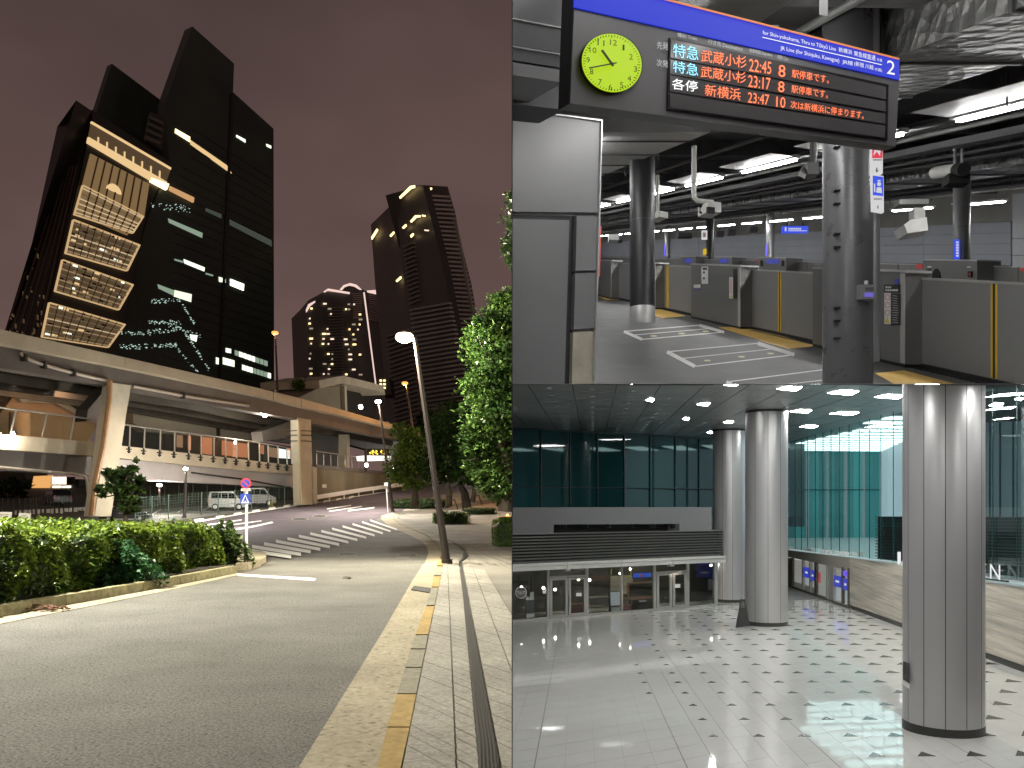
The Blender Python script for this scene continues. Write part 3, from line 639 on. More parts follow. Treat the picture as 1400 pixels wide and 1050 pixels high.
part('amber_lights', mb, amber, ms, kind='stuff')
part('lit_panel', MB().poly(MP, [(487, 624), (500, 622.5), (534, 623.5), (534, 629), (498, 630.5), (488, 630)], -.5, -.05), emis('panel_glow', (1, .96, .9), 1.3), ms)
part('gantry', MB().tube([P(500, 613, 96), P(500, 645, 96)], .15, 8), dark, ms)
cr = thing('concrete_ramp', 'pale concrete ramp building with overhanging roof behind the elevated deck', 'building', P(470, 640, 125))
CP = vplane(P(437, 600, 120).to_2d().to_3d(), P(526, 600, 140).to_2d().to_3d())
part('wall', MB().poly(CP, [(437, 530), (470, 527), (472, 565), (405, 545)], -6, 0), M('ramp_wall', (.20, .18, .13), .9, var=.2, scale=.2), cr)
part('parapet', MB().poly(CP, [(436, 520), (469, 513.5), (524, 527), (527, 540), (524, 536), (470, 524), (437, 531)], -8, 1), tan2, cr)
part('recess', MB().poly(CP, [(472, 529), (526, 540), (535, 576), (474, 562)], -8, -3), dark, cr)
part('post', MB().poly(CP, [(471, 527), (474, 528), (475, 562), (472, 561)], -.5, .6), tan2, cr)
mb = MB(); p_ = []
for i in range(500): p_.append(tuple(P(random.gauss(408, 4), random.gauss(526, 3), 118 + random.random())))
solo('roof_shrub', leaves(MB(), p_, .5), hl, 'dark shrub growing on the ramp building roof', 'shrub', fix=False)['kind'] = 'stuff'
# ---- towers
TPx = vplane(P(57, 463, 180).to_2d().to_3d(), P(374, 527, 230).to_2d().to_3d())
tdk = M('curtain_wall', (.045, .060, .050), .25, var=.5, scale=.035, spec=.25); tdk2 = M('curtain_side', (.024, .022, .018), .4, var=.3, scale=.05)
tw = thing('office_tower', 'huge dark stepped office tower with a glowing atrium on its corner', 'skyscraper', (-90, 200, 0))
part('main_slab', MB().poly(TPx, [(263, 36), (320, 87), (318.6, 126), (374, 176), (375, 560), (130, 540), (205, 290), (232, 225), (226, 140)], -3, 0), tdk, tw)
part('upper_block', MB().poly(TPx.off(-14), [(153, 87), (224, 140), (236, 260), (120, 200), (133, 149)], -2, 0), tdk, tw)
part('roof_louvre', MB().poly(TPx.off(1), [(207, 153), (226, 160), (222, 205), (200, 192)], -1, 0), tdk2, tw)
for i in range(4): part('louvre_blade', MB().poly(TPx.off(1), [(206 - i * 2, 158 + i * 9), (224 - i * 1.2, 167 + i * 9), (223 - i * 1.2, 171 + i * 9), (205 - i * 2, 162 + i * 9)], 0, .6), M('louvre_grey', (.10, .10, .085), .5), tw)
part('corner_block', MB().poly(TPx.off(.5), [(126, 150), (234, 222), (200, 292), (152, 520), (40, 480), (60, 462), (126, 166)], -3, 0), tdk2, tw)
a, b, c_, d_ = TPx.hit(126, 152, .6), TPx.hit(57, 480, .6), P(5, 455, 186), P(104, 137, 184)
mb = MB().hexa([b, P(-2, 480, 187), P(-2, 480, 205), b - TPx.n * 14], [a, d_, d_ + Vector((0, 16, 0)), a - TPx.n * 14]); part('side_wall', mb, tdk2, tw)
sd = Pl(a, (b - a).cross(c_ - a))
for i in range(1, 7):
    f = i / 7; x0 = lerp(104, 126, f); x1 = lerp(-2, 57, f); part('side_mullion', MB().strip(sd, (lerp(x0, x1, .25), lerp(145, 470, .25)), (x1, lerp(452, 472, f)), .9, 0, .35), M('mullion_bronze', (.13, .10, .075), .4, metal=.3), tw)
def Z1(x, y): return (x / 3.5, y / 3.5)
def Z2(x, y): return (x / 3.5, 260 + y / 3.5)
FP = TPx.off(.6)
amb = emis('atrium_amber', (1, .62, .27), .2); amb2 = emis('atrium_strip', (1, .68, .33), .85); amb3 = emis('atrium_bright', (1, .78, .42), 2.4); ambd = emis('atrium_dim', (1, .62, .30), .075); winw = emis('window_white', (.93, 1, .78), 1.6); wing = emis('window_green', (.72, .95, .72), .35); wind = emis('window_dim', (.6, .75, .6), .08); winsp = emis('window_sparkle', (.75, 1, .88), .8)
def wpoly(name, pts, m_, t=.4, pl=FP): return part(name, MB().poly(pl, pts, 0, t), m_, tw)
wpoly('atrium_lobby', [Z1(440, 580), Z1(820, 805), Z1(790, 885), Z1(420, 680)], ambd)
wpoly('lobby_strip', [Z1(425, 655), Z1(800, 870), Z1(795, 905), Z1(420, 682)], amb2, .6)
wpoly('lobby_edge', [Z1(440, 580), Z1(820, 802), Z1(818, 812), Z1(440, 592)], amb2, .6)
wpoly('lobby_lamp', [Z1(725, 850), Z1(810, 880), Z1(800, 908), Z1(725, 868)], amb3, .8)
wpoly('lobby_end', [Z1(815, 890), Z1(930, 945), Z1(928, 968), Z1(815, 910)], emis('lobby_end', (1, .55, .25), .6), .6)
for i in range(8): x = 470 + i * 42; wpoly('lobby_post', [Z1(x, 655 + i * 23), Z1(x + 5, 658 + i * 23), Z1(x + 4, 690 + i * 23), Z1(x - 1, 687 + i * 23)], amb2, .7)
wpoly('atrium_screen', [Z1(435, 735), Z1(715, 880), Z1(690, 1040), Z1(395, 890)], amb)
for i in range(1, 8): f = i / 8; wpoly('screen_mullion', [Z1(lerp(435, 715, f), lerp(735, 880, f)), Z1(lerp(435, 715, f) + 4, lerp(735, 880, f) + 2), Z1(lerp(395, 690, f) + 4, lerp(890, 1040, f) + 2), Z1(lerp(395, 690, f), lerp(890, 1040, f))], M('mullion_bronze', 0), .8)
part('rosette', MB().poly(FP, [Z1(548 + 34 * math.cos(a_) + 0, 915 + 34 * math.sin(a_) + (34 * math.cos(a_)) * .45) for a_ in [math.pi + math.pi * k / 12 for k in range(13)]], 0, .9), amb2, tw)
wpoly('atrium_hall', [Z1(398, 890), Z1(690, 1040), Z2(690, 110), Z2(610, 215), Z2(365, 110)], amb)
for i in range(1, 8): f = i / 8; wpoly('hall_mullion', [Z1(lerp(398, 690, f), lerp(890, 1040, f)), Z1(lerp(398, 690, f) + 4, lerp(890, 1040, f) + 2), Z2(lerp(365, 640, f) + 4, lerp(110, 215, f) + 2), Z2(lerp(365, 640, f), lerp(110, 215, f))], M('mullion_bronze', 0), .8)
def ring(q, m_, w=2.2, nm='glowing_frame'):
    mb = MB()
    for a_, b_ in zip(q, q[1:] + q[:1]): mb.strip(FP, a_, b_, w, .2, 1.0)
    return part(nm, mb, m_, tw)
frames = [[Z1(400, 885), Z1(690, 1035), Z2(640, 205), Z2(360, 115)], [Z2(355, 140), Z2(672, 262), Z2(612, 385), Z2(318, 300)], [Z2(303, 332), Z2(640, 452), Z2(572, 572), Z2(268, 482)], [Z2(240, 537), Z2(602, 642), Z2(522, 752), Z2(205, 702)]]
for i, fq in enumerate(frames):
    if i: wpoly('atrium_bay', fq, ambd, .1)
    ring([fq[0], fq[1], fq[2], fq[3]], emis('frame_amber', (1, .66, .32), .6), .9 if i else .6)
    for f in (.1, .28, .45, .62, .8, .93):
        l = (lerp(fq[0][0], fq[3][0], f), lerp(fq[0][1], fq[3][1], f)); r = (lerp(fq[1][0], fq[2][0], f), lerp(fq[1][1], fq[2][1], f))
        part('floor_edge', MB().strip(FP, l, r, .7, .3, .8), random.choice([emis('atrium_line', (1, .68, .36), .3), emis('atrium_line2', (1, .72, .42), .12), emis('atrium_line3', (1, .75, .45), .6)]), tw)
        for j in range(10):
            if random.random() < .62 and i:
                u = random.random() * .9; x, y = lerp(l[0], r[0], u), lerp(l[1], r[1], u) - 3
                w_ = random.uniform(1.5, 7); part('lit_pane', MB().poly(FP, [(x, y), (x + w_, y + w_ * .33), (x + w_ - .3, y + w_ * .33 + 2.2), (x - .3, y + 2.2)], .3, .7), random.choice([amb2, winw, amb, amb, M('pane_dark', (.02, .016, .012), .3), M('pane_dark', 0)]), tw)
for fq in frames[1:]:
    for j in range(1, 9):
        u = j / 9; part('bay_mullion', MB().strip(FP, (lerp(fq[0][0], fq[1][0], u), lerp(fq[0][1], fq[1][1], u)), (lerp(fq[3][0], fq[2][0], u), lerp(fq[3][1], fq[2][1], u)), .45, .8, 1.1), M('mullion_bronze', 0), tw)
for i in range(42):
    x, y = random.uniform(0, 60), random.uniform(330, 460)
    if x < (460 - y) * .33: continue
    part('lit_pane', MB().rect(sd, x, y, x + .8, y + random.uniform(2, 7), 0, .3), ambd, tw)
# lit office windows on the dark slab
MPn = TPx.off(.05)
for q_, m_ in (([Z1(840, 615), Z1(910, 655), Z1(910, 680), Z1(838, 635)], amb3), ([Z1(912, 670), Z1(1085, 790), Z1(1110, 830), Z1(1085, 815), Z1(912, 690)], amb2), ([Z1(1132, 645), Z1(1175, 668), Z1(1175, 682), Z1(1132, 655)], winw), ([Z1(1275, 688), Z1(1298, 698), Z1(1298, 710), Z1(1278, 700)], winw),
               ([Z2(880, 330), Z2(980, 370), Z2(978, 388), Z2(885, 350)], winw), ([Z2(1048, 415), Z2(1080, 425), Z2(1080, 442), Z2(1050, 438)], winw), ([Z2(1103, 425), Z2(1168, 450), Z2(1166, 480), Z2(1103, 455)], emis('window_bright', (.98, 1, .75), 4)), ([Z2(835, 478), Z2(918, 498), Z2(915, 535), Z2(833, 508)], emis('window_mid', (.93, 1, .75), 1.2)),
               ([Z2(755, 450), Z2(835, 480), Z2(833, 505), Z2(760, 470)], wing), ([Z2(805, 135), Z2(970, 205), Z2(968, 228), Z2(810, 155)], wing), ([Z2(985, 85), Z2(1060, 115), Z2(1060, 135), Z2(985, 100)], wind), ([Z2(1100, 140), Z2(1300, 240), Z2(1300, 270), Z2(1100, 165)], wind),
               ([Z2(1068, 800), Z2(1122, 815), Z2(1122, 845), Z2(1068, 832)], winw), ([Z2(1082, 755), Z2(1106, 760), Z2(1106, 780), Z2(1082, 775)], winw), ([Z2(835, 328), Z2(880, 340), Z2(880, 348), Z2(838, 336)], wing), ([Z2(985, 395), Z2(1020, 405), Z2(1020, 412), Z2(985, 402)], wing), ([Z2(910, 690), Z2(945, 695), Z2(940, 725), Z2(915, 715)], winw), ([Z2(1035, 800), Z2(1052, 805), Z2(1050, 835), Z2(1035, 830)], winw)):
    part('lit_window', MB().poly(MPn, q_, 0, .15), m_, tw)
for row, (x0, y0, x1, y1) in enumerate(((1125, 765, 1285, 820), (1160, 835, 1300, 878))):
    for i in range(8):
        f = i / 8; g_ = (i + .8) / 8; part('lit_window', MB().poly(MPn, [Z2(lerp(x0, x1, f), lerp(y0, y1, f)), Z2(lerp(x0, x1, g_), lerp(y0, y1, g_)), Z2(lerp(x0, x1, g_), lerp(y0, y1, g_) + 24), Z2(lerp(x0, x1, f), lerp(y0, y1, f) + 24)], 0, .15), random.choice([winw, wing, winw, wing]), tw)
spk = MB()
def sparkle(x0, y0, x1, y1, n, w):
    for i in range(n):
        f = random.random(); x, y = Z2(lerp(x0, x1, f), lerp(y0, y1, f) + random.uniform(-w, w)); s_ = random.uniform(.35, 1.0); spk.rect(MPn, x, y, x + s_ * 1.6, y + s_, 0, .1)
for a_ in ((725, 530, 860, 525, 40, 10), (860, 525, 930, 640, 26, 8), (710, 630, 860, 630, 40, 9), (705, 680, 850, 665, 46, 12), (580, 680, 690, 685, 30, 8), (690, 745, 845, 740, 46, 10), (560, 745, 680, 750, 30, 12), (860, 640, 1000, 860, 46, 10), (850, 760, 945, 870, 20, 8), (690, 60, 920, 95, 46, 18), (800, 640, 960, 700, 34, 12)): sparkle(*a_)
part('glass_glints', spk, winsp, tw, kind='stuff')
for i in range(26):
    f = i / 26; y = lerp(190, 520, f); sl = lerp(.62, .3, f)
    part('floor_band', MB().strip(MPn, (252 - f * 30 if y > 230 else 262, y - 24 * sl), (373, y - 24 * sl + 112 * sl), .7, 0, .12), M('band_dark', (.03, .034, .032), .3), tw)
part('corner_seam', MB().strip(MPn, (318, 128), (300, 520), 4, 0, .2), M('seam_black', (.005, .006, .006), .3), tw)
# ribbed residential tower
R1 = vplane(P(578, 500, 240).to_2d().to_3d(), P(507, 500, 275).to_2d().to_3d()); R2 = vplane(P(578, 500, 240).to_2d().to_3d(), P(660, 500, 262).to_2d().to_3d())
rt = thing('apartment_tower', 'tall brown apartment tower with ribbed balconies behind the street lamp', 'skyscraper', (-25, 250, 0))
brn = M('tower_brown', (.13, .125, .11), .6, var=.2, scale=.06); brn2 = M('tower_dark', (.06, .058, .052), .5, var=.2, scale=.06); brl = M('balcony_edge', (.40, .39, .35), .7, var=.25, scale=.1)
LE = [(507, 307), (513, 390), (521, 470), (530, 560), (536, 620)]; ME = [(541, 274), (553, 390), (563, 470), (575, 560), (582, 620)]; CE = [(578, 253), (606, 366), (616, 420), (636, 520), (652, 620)]; RE = [(612, 255), (622, 289), (633, 343), (645, 390), (655, 450), (668, 540), (678, 620)]
def xe(pl, y): return xat(pl, min(max(y, pl[0][1]), pl[-1][1]))
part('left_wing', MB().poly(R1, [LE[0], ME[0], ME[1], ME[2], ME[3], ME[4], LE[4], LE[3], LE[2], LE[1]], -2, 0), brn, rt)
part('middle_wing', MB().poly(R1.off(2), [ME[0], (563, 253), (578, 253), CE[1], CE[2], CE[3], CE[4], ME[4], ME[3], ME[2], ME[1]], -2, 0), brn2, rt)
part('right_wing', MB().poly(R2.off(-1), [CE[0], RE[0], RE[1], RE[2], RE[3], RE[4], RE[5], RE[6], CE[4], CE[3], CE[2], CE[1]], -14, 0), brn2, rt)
y = 266
while y < 600:
    xa, xb = xe(CE, y) + 8, xe(RE, y); part('balcony', MB().poly(R2.off(-1), [(xa, y), (xb, y + 1.5 * (1 - (y - 260) / 700)), (xb, y + 4.0), (xa, y + 2.5)], 0, 1.3), brl, rt)
    if y > 330:
        xa, xb = xe(ME, y) + 3, xe(CE, y) - 2; k = (y - 330) / 270
        if y > 410: part('balcony', MB().poly(R1.off(2), [(xa, y + 7), (xb, y - 3), (xb, y - .6), (xa, y + 9.4)], 0, 1.0), brl, rt)
        else: part('balcony', MB().poly(R1.off(2), [(xa, y + 5), (xa + 14, y - 1), (xa + 14, y + 1), (xa, y + 7)], 0, .8), M('balcony_dim', (.26, .245, .215), .7), rt)
    if y > 440: part('balcony', MB().poly(R1, [(xe(LE, y) + 8, y + 14), (xe(ME, y) - 1, y + 3), (xe(ME, y) - 1, y + 5), (xe(LE, y) + 8, y + 16)], 0, .9), M('balcony_dim', 0, .7), rt)
    y += 6.0
part('pier', MB().poly(R2.off(1), [CE[0], (587, 254), (610, 350), (622, 415), (616, 420), CE[1]], -.5, .4), M('pier_dark', (.012, .011, .010), .5), rt)
part('rib', MB().strip(R2.off(1), (606, 430), (627, 566), 1.6, 0, .8), M('balcony_edge', 0), rt)
part('rib', MB().strip(R2.off(1), (624, 300), (650, 440), 1.0, 0, .8), M('balcony_edge', 0), rt)
ylw = emis('window_yellow', (1, .72, .32), 2.6); ylp = emis('window_peach', (1, .74, .55), 1.3)
def Z3(x, y): return (380 + x / 4.375, 220 + y / 4.375)
for q_, pl in (([(725, 215), (790, 150), (815, 145), (815, 160), (795, 165), (728, 225)], R1.off(3)), ([(790, 360), (820, 325), (848, 325), (848, 335), (825, 338), (795, 368)], R1.off(3)), ([(558, 455), (590, 405), (595, 415), (560, 470)], R1.off(1)), ([(668, 445), (690, 422), (692, 432), (672, 454)], R1.off(1)), ([(742, 398), (762, 378), (766, 388), (748, 405)], R1.off(3)), ([(705, 715), (732, 690), (734, 702), (708, 724)], R1.off(1)), ([(900, 160), (922, 160), (922, 172), (900, 172)], R2.off(2)), ([(998, 626), (1028, 630), (1028, 642), (998, 640)], R2.off(2)), ([(950, 620), (970, 622), (970, 630), (950, 628)], R2.off(2)), ([(860, 322), (878, 324), (876, 333), (862, 331)], R1.off(3)), ([(875, 410), (898, 412), (896, 420), (876, 418)], R1.off(3)), ([(790, 445), (806, 432), (808, 442), (794, 458)], R1.off(3))):
    part('lit_window', MB().poly(pl, [Z3(*p) for p in q_], 0, .3), ylw if random.random() < .8 else ylp, rt)
part('foot_light', MB().poly(R2.off(2), [(614, 566), (642, 567), (642, 571), (614, 570)], 0, .5), ylp, rt)
# distant lit tower pair
S1 = vplane(P(420, 500, 300).to_2d().to_3d(), P(520, 500, 315).to_2d().to_3d())
dt_ = thing('apartment_tower', 'distant round-topped apartment tower with glowing roof arcs and yellow windows', 'skyscraper', (-62, 305, 0))
part('tower_body', MB().poly(S1, [(419, 425), (431, 413), (443, 399), (478, 402), (482, 402), (486, 560), (424, 560)], -15, 0), brn2, dt_)
part('round_body', MB().poly(S1.off(-3), [(478, 402), (478, 389), (486, 388), (494, 395), (500, 398), (518, 397), (530, 560), (484, 560)], -15, 0), brn2, dt_)
pk = emis('roof_glow', (1, .72, .64), .95)
for q_ in ([(170, 890), (185, 855), (222, 836), (224, 845), (195, 868), (172, 905)], [(275, 780), (300, 763), (430, 785), (430, 795), (300, 775), (282, 786)], [(372, 768), (395, 742), (432, 730), (470, 740), (502, 770), (490, 768), (460, 750), (430, 744), (400, 755), (385, 772)], [(514, 785), (519, 785), (589, 1335), (585, 1335)], [(535, 775), (605, 770), (606, 800), (540, 785)]):
    part('roof_light', MB().poly(S1.off(1), [Z3(*p) for p in q_], 0, .6), pk, dt_)
for i in range(20):
    y = 795 + i * 12; x1 = 505
    if y < 940: part('balcony', MB().strip(S1.off(-2), Z3(440, y), Z3(503, y - 4), .8, 0, .6), M('balcony_glow', (.30, .22, .19), .7), dt_)
    if y < 960: part('balcony', MB().strip(S1.off(-2), Z3(545, y - 6), Z3(608, y + 8), .8, 0, .6), M('balcony_glow', 0), dt_)
for i in range(17):
    for x in (190, 270, 295, 318, 400, 425, 450, 480):
        if random.random() < .42:
            y = 850 + i * 30 + (x - 300) * .02; x += random.uniform(-6, 6); w_ = random.choice([8, 12, 20]); q_ = [Z3(x, y), Z3(x + w_, y), Z3(x + w_, y + 9), Z3(x, y + 9)]
            part('lit_window', MB().poly(S1.off(.6), q_, 0, .3), random.choice([ylw, ylp, ylp, emis('window_faint', (1, .8, .6), .35)]), dt_)
for y in range(420, 540, 4): part('balcony', MB().strip(S1.off(.2), (448, y + 1), (470, y), .7, 0, .5), M('balcony_dim', 0), dt_)
for lab, q_ in (('small lit block of flats beside the orange lamp', [(384, 524), (395, 522), (395, 540), (384, 540)]), ('lit block of flats behind the ramp building', [(518, 516), (530, 517), (532, 540), (518, 540)])):
    o = thing('distant_building', lab, 'building', P(q_[0][0], 600, 220)); pl = Pl((0, 220, 0), (0, -1, 0)); part('wall', MB().poly(pl, [(x + (dx), y) for (x, y), dx in zip(q_, (-3, 3, 3, -3))], -8, -1), brn2, o)
    for i in range(3):
        for j in range(2): x, y = q_[0][0] + 1 + j * 5, q_[0][1] + 3 + i * 5; part('lit_window', MB().rect(pl, x, y, x + 3, y + 2.4, -.9, -.7), ylw, o)
# ---- trees
bark = M('bark', (.10, .075, .05), .9, var=.4, scale=4, bump=.4, bscale=20); barkd = M('bark_dark', (.045, .034, .024), .9, var=.4, scale=4, bump=.4, bscale=20)
lfA = leaf_mat('leaf_lamplit', (.05, .10, .016), (.22, .30, .045), 1.2); lfB = leaf_mat('leaf_mid', (.014, .042, .010), (.065, .12, .022), 1.0); lfC = leaf_mat('leaf_dark', (.012, .032, .008), (.05, .09, .018), .8)  # bright leaf tone carries lamplight that falls short of that tree
def tree(label, bx, by, Y, blobs, n, size, mat, r=.16, split=None, name='tree', grp=None, trunkmat=None, fork=3):
    b = P(bx, by, Y); t = thing(name, label, 'tree', b, grp)
    cs = [(P(x, y, Y + dz), rx / F * Y, ry / F * Y) for x, y, rx, ry, dz in blobs]
    low = max(cs, key=lambda c: -c[0].z)[0]; mid = sum((c[0] for c in cs), Vector()) / len(cs)
    sp_ = b.lerp(Vector((mid.x, mid.y, low.z)), .62) if not split else P(split[0], split[1], Y)
    mb = MB().tube([b - Vector((0, 0, .15)), b.lerp(sp_, .5) + Vector((r * .4, 0, 0)), sp_], [r * 1.25, r, r * .8], 9); part('trunk', mb, trunkmat or bark, t, smooth=True)
    for c, rx, ry in cs:
        m_ = sp_.lerp(c, .55) + Vector((random.gauss(0, .12), random.gauss(0, .12), .1)); part('limb', MB().tube([sp_, m_, c], [r * .6, r * .4, r * .12], 6), trunkmat or bark, t, smooth=True)
        for k in range(fork): e = c + Vector((random.gauss(0, .5) * rx, random.gauss(0, .5) * rx, random.gauss(0.1, .4) * ry)); part('limb', MB().tube([m_, e], [r * .3, r * .06], 5), trunkmat or bark, t)
    pts = []; tot = sum(rx * rx * ry for _, rx, ry in cs)
    for c, rx, ry in cs:
        k = int(n * rx * rx * ry / tot); ncl = max(8, k // 34)
        for j in range(ncl):
            v = rng.normal(0, 1, 3); v /= np.linalg.norm(v); rad = random.random() ** .42
            cc = np.array([c.x + v[0] * rx * rad, c.y + v[1] * rx * rad, c.z + v[2] * ry * rad]); s_ = min(rx, ry) * random.uniform(.10, .26)
            pts.append(cc + rng.normal(0, 1, (34, 3)) * np.array([s_, s_, s_ * .55]))
    pts = np.concatenate(pts); part('crown', leaves(MB(), pts, size), mat, t, fix=False, kind='stuff'); return t
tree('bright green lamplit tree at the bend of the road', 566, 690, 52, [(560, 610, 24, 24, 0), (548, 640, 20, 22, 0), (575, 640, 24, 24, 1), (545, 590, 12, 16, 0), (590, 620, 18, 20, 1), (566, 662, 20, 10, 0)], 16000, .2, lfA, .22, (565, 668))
tree('dark slender tree right behind the tall street lamp', 613, 688, 46, [(612, 600, 28, 36, 1), (600, 640, 26, 22, 0), (628, 632, 24, 24, 1), (615, 565, 18, 22, 2)], 13000, .2, lfC, .16, (612, 664), trunkmat=bark)
tree('dark leaning tree with pale trunk beside the red planter', 638, 690, 44, [(650, 600, 32, 40, 2), (632, 640, 24, 24, 1), (660, 640, 24, 24, 0), (650, 560, 22, 24, 2)], 13000, .2, lfC, .2, (628, 660), trunkmat=barkd)
tree('slim multi-stemmed tree with sparse leaves between planters', 646, 682, 40, [(652, 625, 20, 26, 0), (640, 650, 18, 14, 0), (664, 652, 20, 14, 0)], 4500, .19, lfB, .1, (648, 668), trunkmat=barkd)
tree('large leafy tree overhanging the pavement from the right', 692, 692, 24, [(682, 480, 42, 46, 0), (690, 560, 48, 46, 0), (664, 450, 22, 24, -.5), (660, 530, 26, 26, -.5), (690, 630, 40, 44, .5), (656, 595, 26, 28, 0), (724, 470, 60, 60, 1), (700, 420, 34, 28, 1), (672, 655, 26, 24, 0), (640, 560, 16, 16, 0), (690, 668, 30, 22, 0), (648, 630, 16, 18, .4)], 68000, .125, lfB, .2, (690, 620), trunkmat=barkd)
tree('leafy branch of a tall tree hanging over the pavement top', 760, 690, 18, [(712, 330, 26, 40, 0), (722, 290, 34, 40, 0), (704, 365, 12, 16, 0), (745, 420, 40, 60, 1)], 10000, .11, lfB, .22, (755, 480), trunkmat=barkd)
tree('small dark tree growing out of the hedge in front of the pillar', 170, 722, 26, [(170, 650, 14, 14, 0), (182, 660, 14, 16, 0), (164, 668, 16, 14, 0), (184, 640, 10, 10, 0), (145, 672, 12, 12, 0), (178, 690, 16, 14, 0), (150, 650, 10, 10, 0)], 3600, .17, lfC, .07, (172, 690), trunkmat=barkd)
# clipped round shrubs in the paving
shl = leaf_mat('shrub_leaf', (.03, .07, .010), (.12, .20, .025), 2.2)
def clipped(label, x, y, rx, h, mat=shl, n=2600, name='clipped_shrub', size=.12):
    c = gL(x, y, .03); r = rx / F * c.y; p = []
    for i in range(n):
        a = random.uniform(0, 6.283); u = random.random()
        if u < .5: q, z = math.sqrt(random.random()) * .97, 1 + .0
        else: q, z = 1, random.random()
        k = 1 + .05 * math.sin(a * 7); zz = z * h * (1 - .12 * q ** 4) + random.gauss(0, .025)
        p.append((c.x + r * q * k * math.cos(a), c.y + r * .8 * q * k * math.sin(a), c.z + zz))
    t = thing(name, label, 'shrub', c); part('foliage', leaves(MB(), p, size), mat, t, fix=False, kind='stuff')
    part('dark_core', MB().lathe(c, [(r * .9, 0), (r * .93, h * .6), (r * .75, h * .88)], 20, sy=.8), hcore, t); return t  # solid dark filler inside the leaves
clipped('low round clipped shrub just right of the tall lamp pole', 617, 716, 25, .85)
clipped('long low dark shrub bed between the tree trunks', 655, 703, 23, .5, lfC)
clipped('dense round clipped shrub at the foot of the tree planter', 712, 748, 38, 1.3, n=4200)
clipped('dark shrub bed at the foot of the bright tree', 575, 694, 38, .75, lfC, size=.2)
for lab, x, y, w in (('timber prop frame around the trunk by the round shrub', 617, 697, 9), ('timber prop frame around the slim trunk', 650, 690, 9), ('timber prop frame under the large leafy tree', 684, 688, 10)):
    c = gL(x, y); d = w / F * c.y; o = thing('tree_support', lab, 'tree support', c)
    for sx, sy in ((-1, -1), (1, -1), (-1, 1), (1, 1)): part('leg', MB().tube([c + Vector((d * sx, d * sy, 0)), c + Vector((d * sx * .45, d * sy * .45, .95))], .05, 6), barkd, o)
    part('crossbar', MB().tube([c + Vector((-d * .6, -d * .45, .9)), c + Vector((d * .6, -d * .45, .9))], .05, 6), barkd, o); part('crossbar', MB().tube([c + Vector((-d * .6, d * .45, .9)), c + Vector((d * .6, d * .45, .9))], .05, 6), barkd, o)
c = gL(692, 712); pt = thing('planter_light', 'warm uplight glowing inside a small planter under the tree', 'planter', c)
part('planter', MB().lathe(c, [(.5, 0), (.62, .35), (.56, .35), (.52, .25)], 18), M('planter_clay', (.35, .22, .10), .7), pt)
part('bulb', MB().ball(c + Vector((.1, -.1, .42)), .12), bulbo, pt); lamp('POINT', c + Vector((.1, -.25, .7)), 160, (1, .65, .3), .1, parent=pt)
mb = MB(); gsheet(mb, [(545, 700), (580, 696), (620, 690), (660, 684), (720, 676)], [(548, 703), (585, 703), (625, 697), (660, 690), (720, 684)], .04, 20); struct('planting_bed', mb, earth, fix=False)
# ---- car park fences and vehicles
fgm = M('fence_green', (.10, .15, .12), .5, metal=.2, var=.1); fdk = M('fence_dark', (.03, .04, .035), .5, var=.1)
def fence(label, pts, hs, n, m_, wires=5, r=.04, step=.8, name='mesh_fence'):
    px = resample(pts, n); b3 = [gL(*p) for p in px]; o = thing(name, label, 'fence', b3[len(b3) // 2])
    for i, p in enumerate(b3): part('post', MB().tube([p, p + Vector((0, 0, hs))], r, 6), m_, o)
    wm = MB()
    for a, b in zip(b3, b3[1:]):
        for k in range(wires): z = Vector((0, 0, hs * (k + .6) / wires)); wm.tube([a + z, b + z], .012, 4, False)
        L_ = (b - a).length; m2 = int(L_ / step)
        for k in range(1, m2): q_ = a.lerp(b, k / m2); wm.tube([q_ + Vector((0, 0, .1)), q_ + Vector((0, 0, hs))], .01, 4, False)
    part('wire_mesh', wm, m_, o, kind='stuff')
    return o
fence('green mesh fence between the car park and the dark road', [(185, 716), (232, 710), (252, 707), (310, 702), (370, 695), (412, 690)], 2.0, 10, fgm, 9, .05, .35)
fence('green boundary fence at the back of the car park', [(186, 692), (300, 686), (420, 680)], 1.9, 12, fgm, 8, .05, .4)
fence('thin black railing behind the hedge on the left', [(-20, 700), (40, 699), (85, 695), (150, 690)], 1.2, 22, fdk, 3, .03, .25, 'railing')
pl_ = [(186, 700), (420, 684)]
mb = MB(); gsheet(mb, [(150, 700), (300, 690), (415, 682)], [(150, 722), (300, 704), (415, 690)], .01, 20, 4); struct('car_park', mb, M('carpark_asphalt', (.17, .17, .16), .8, var=.2, scale=1), fix=False)
for i in range(5):
    mb = MB(); x = 205 + i * 36; gsheet(mb, [(x, 705 - i * 3.6), (x + 14, 697 - i * 3)], [(x + 3, 705 - i * 3.6), (x + 16, 697 - i * 3)], .05, 4); solo('bay_line', mb, white, 'white parking bay line inside the car park', 'road marking', 'parking bay lines', fix=False)
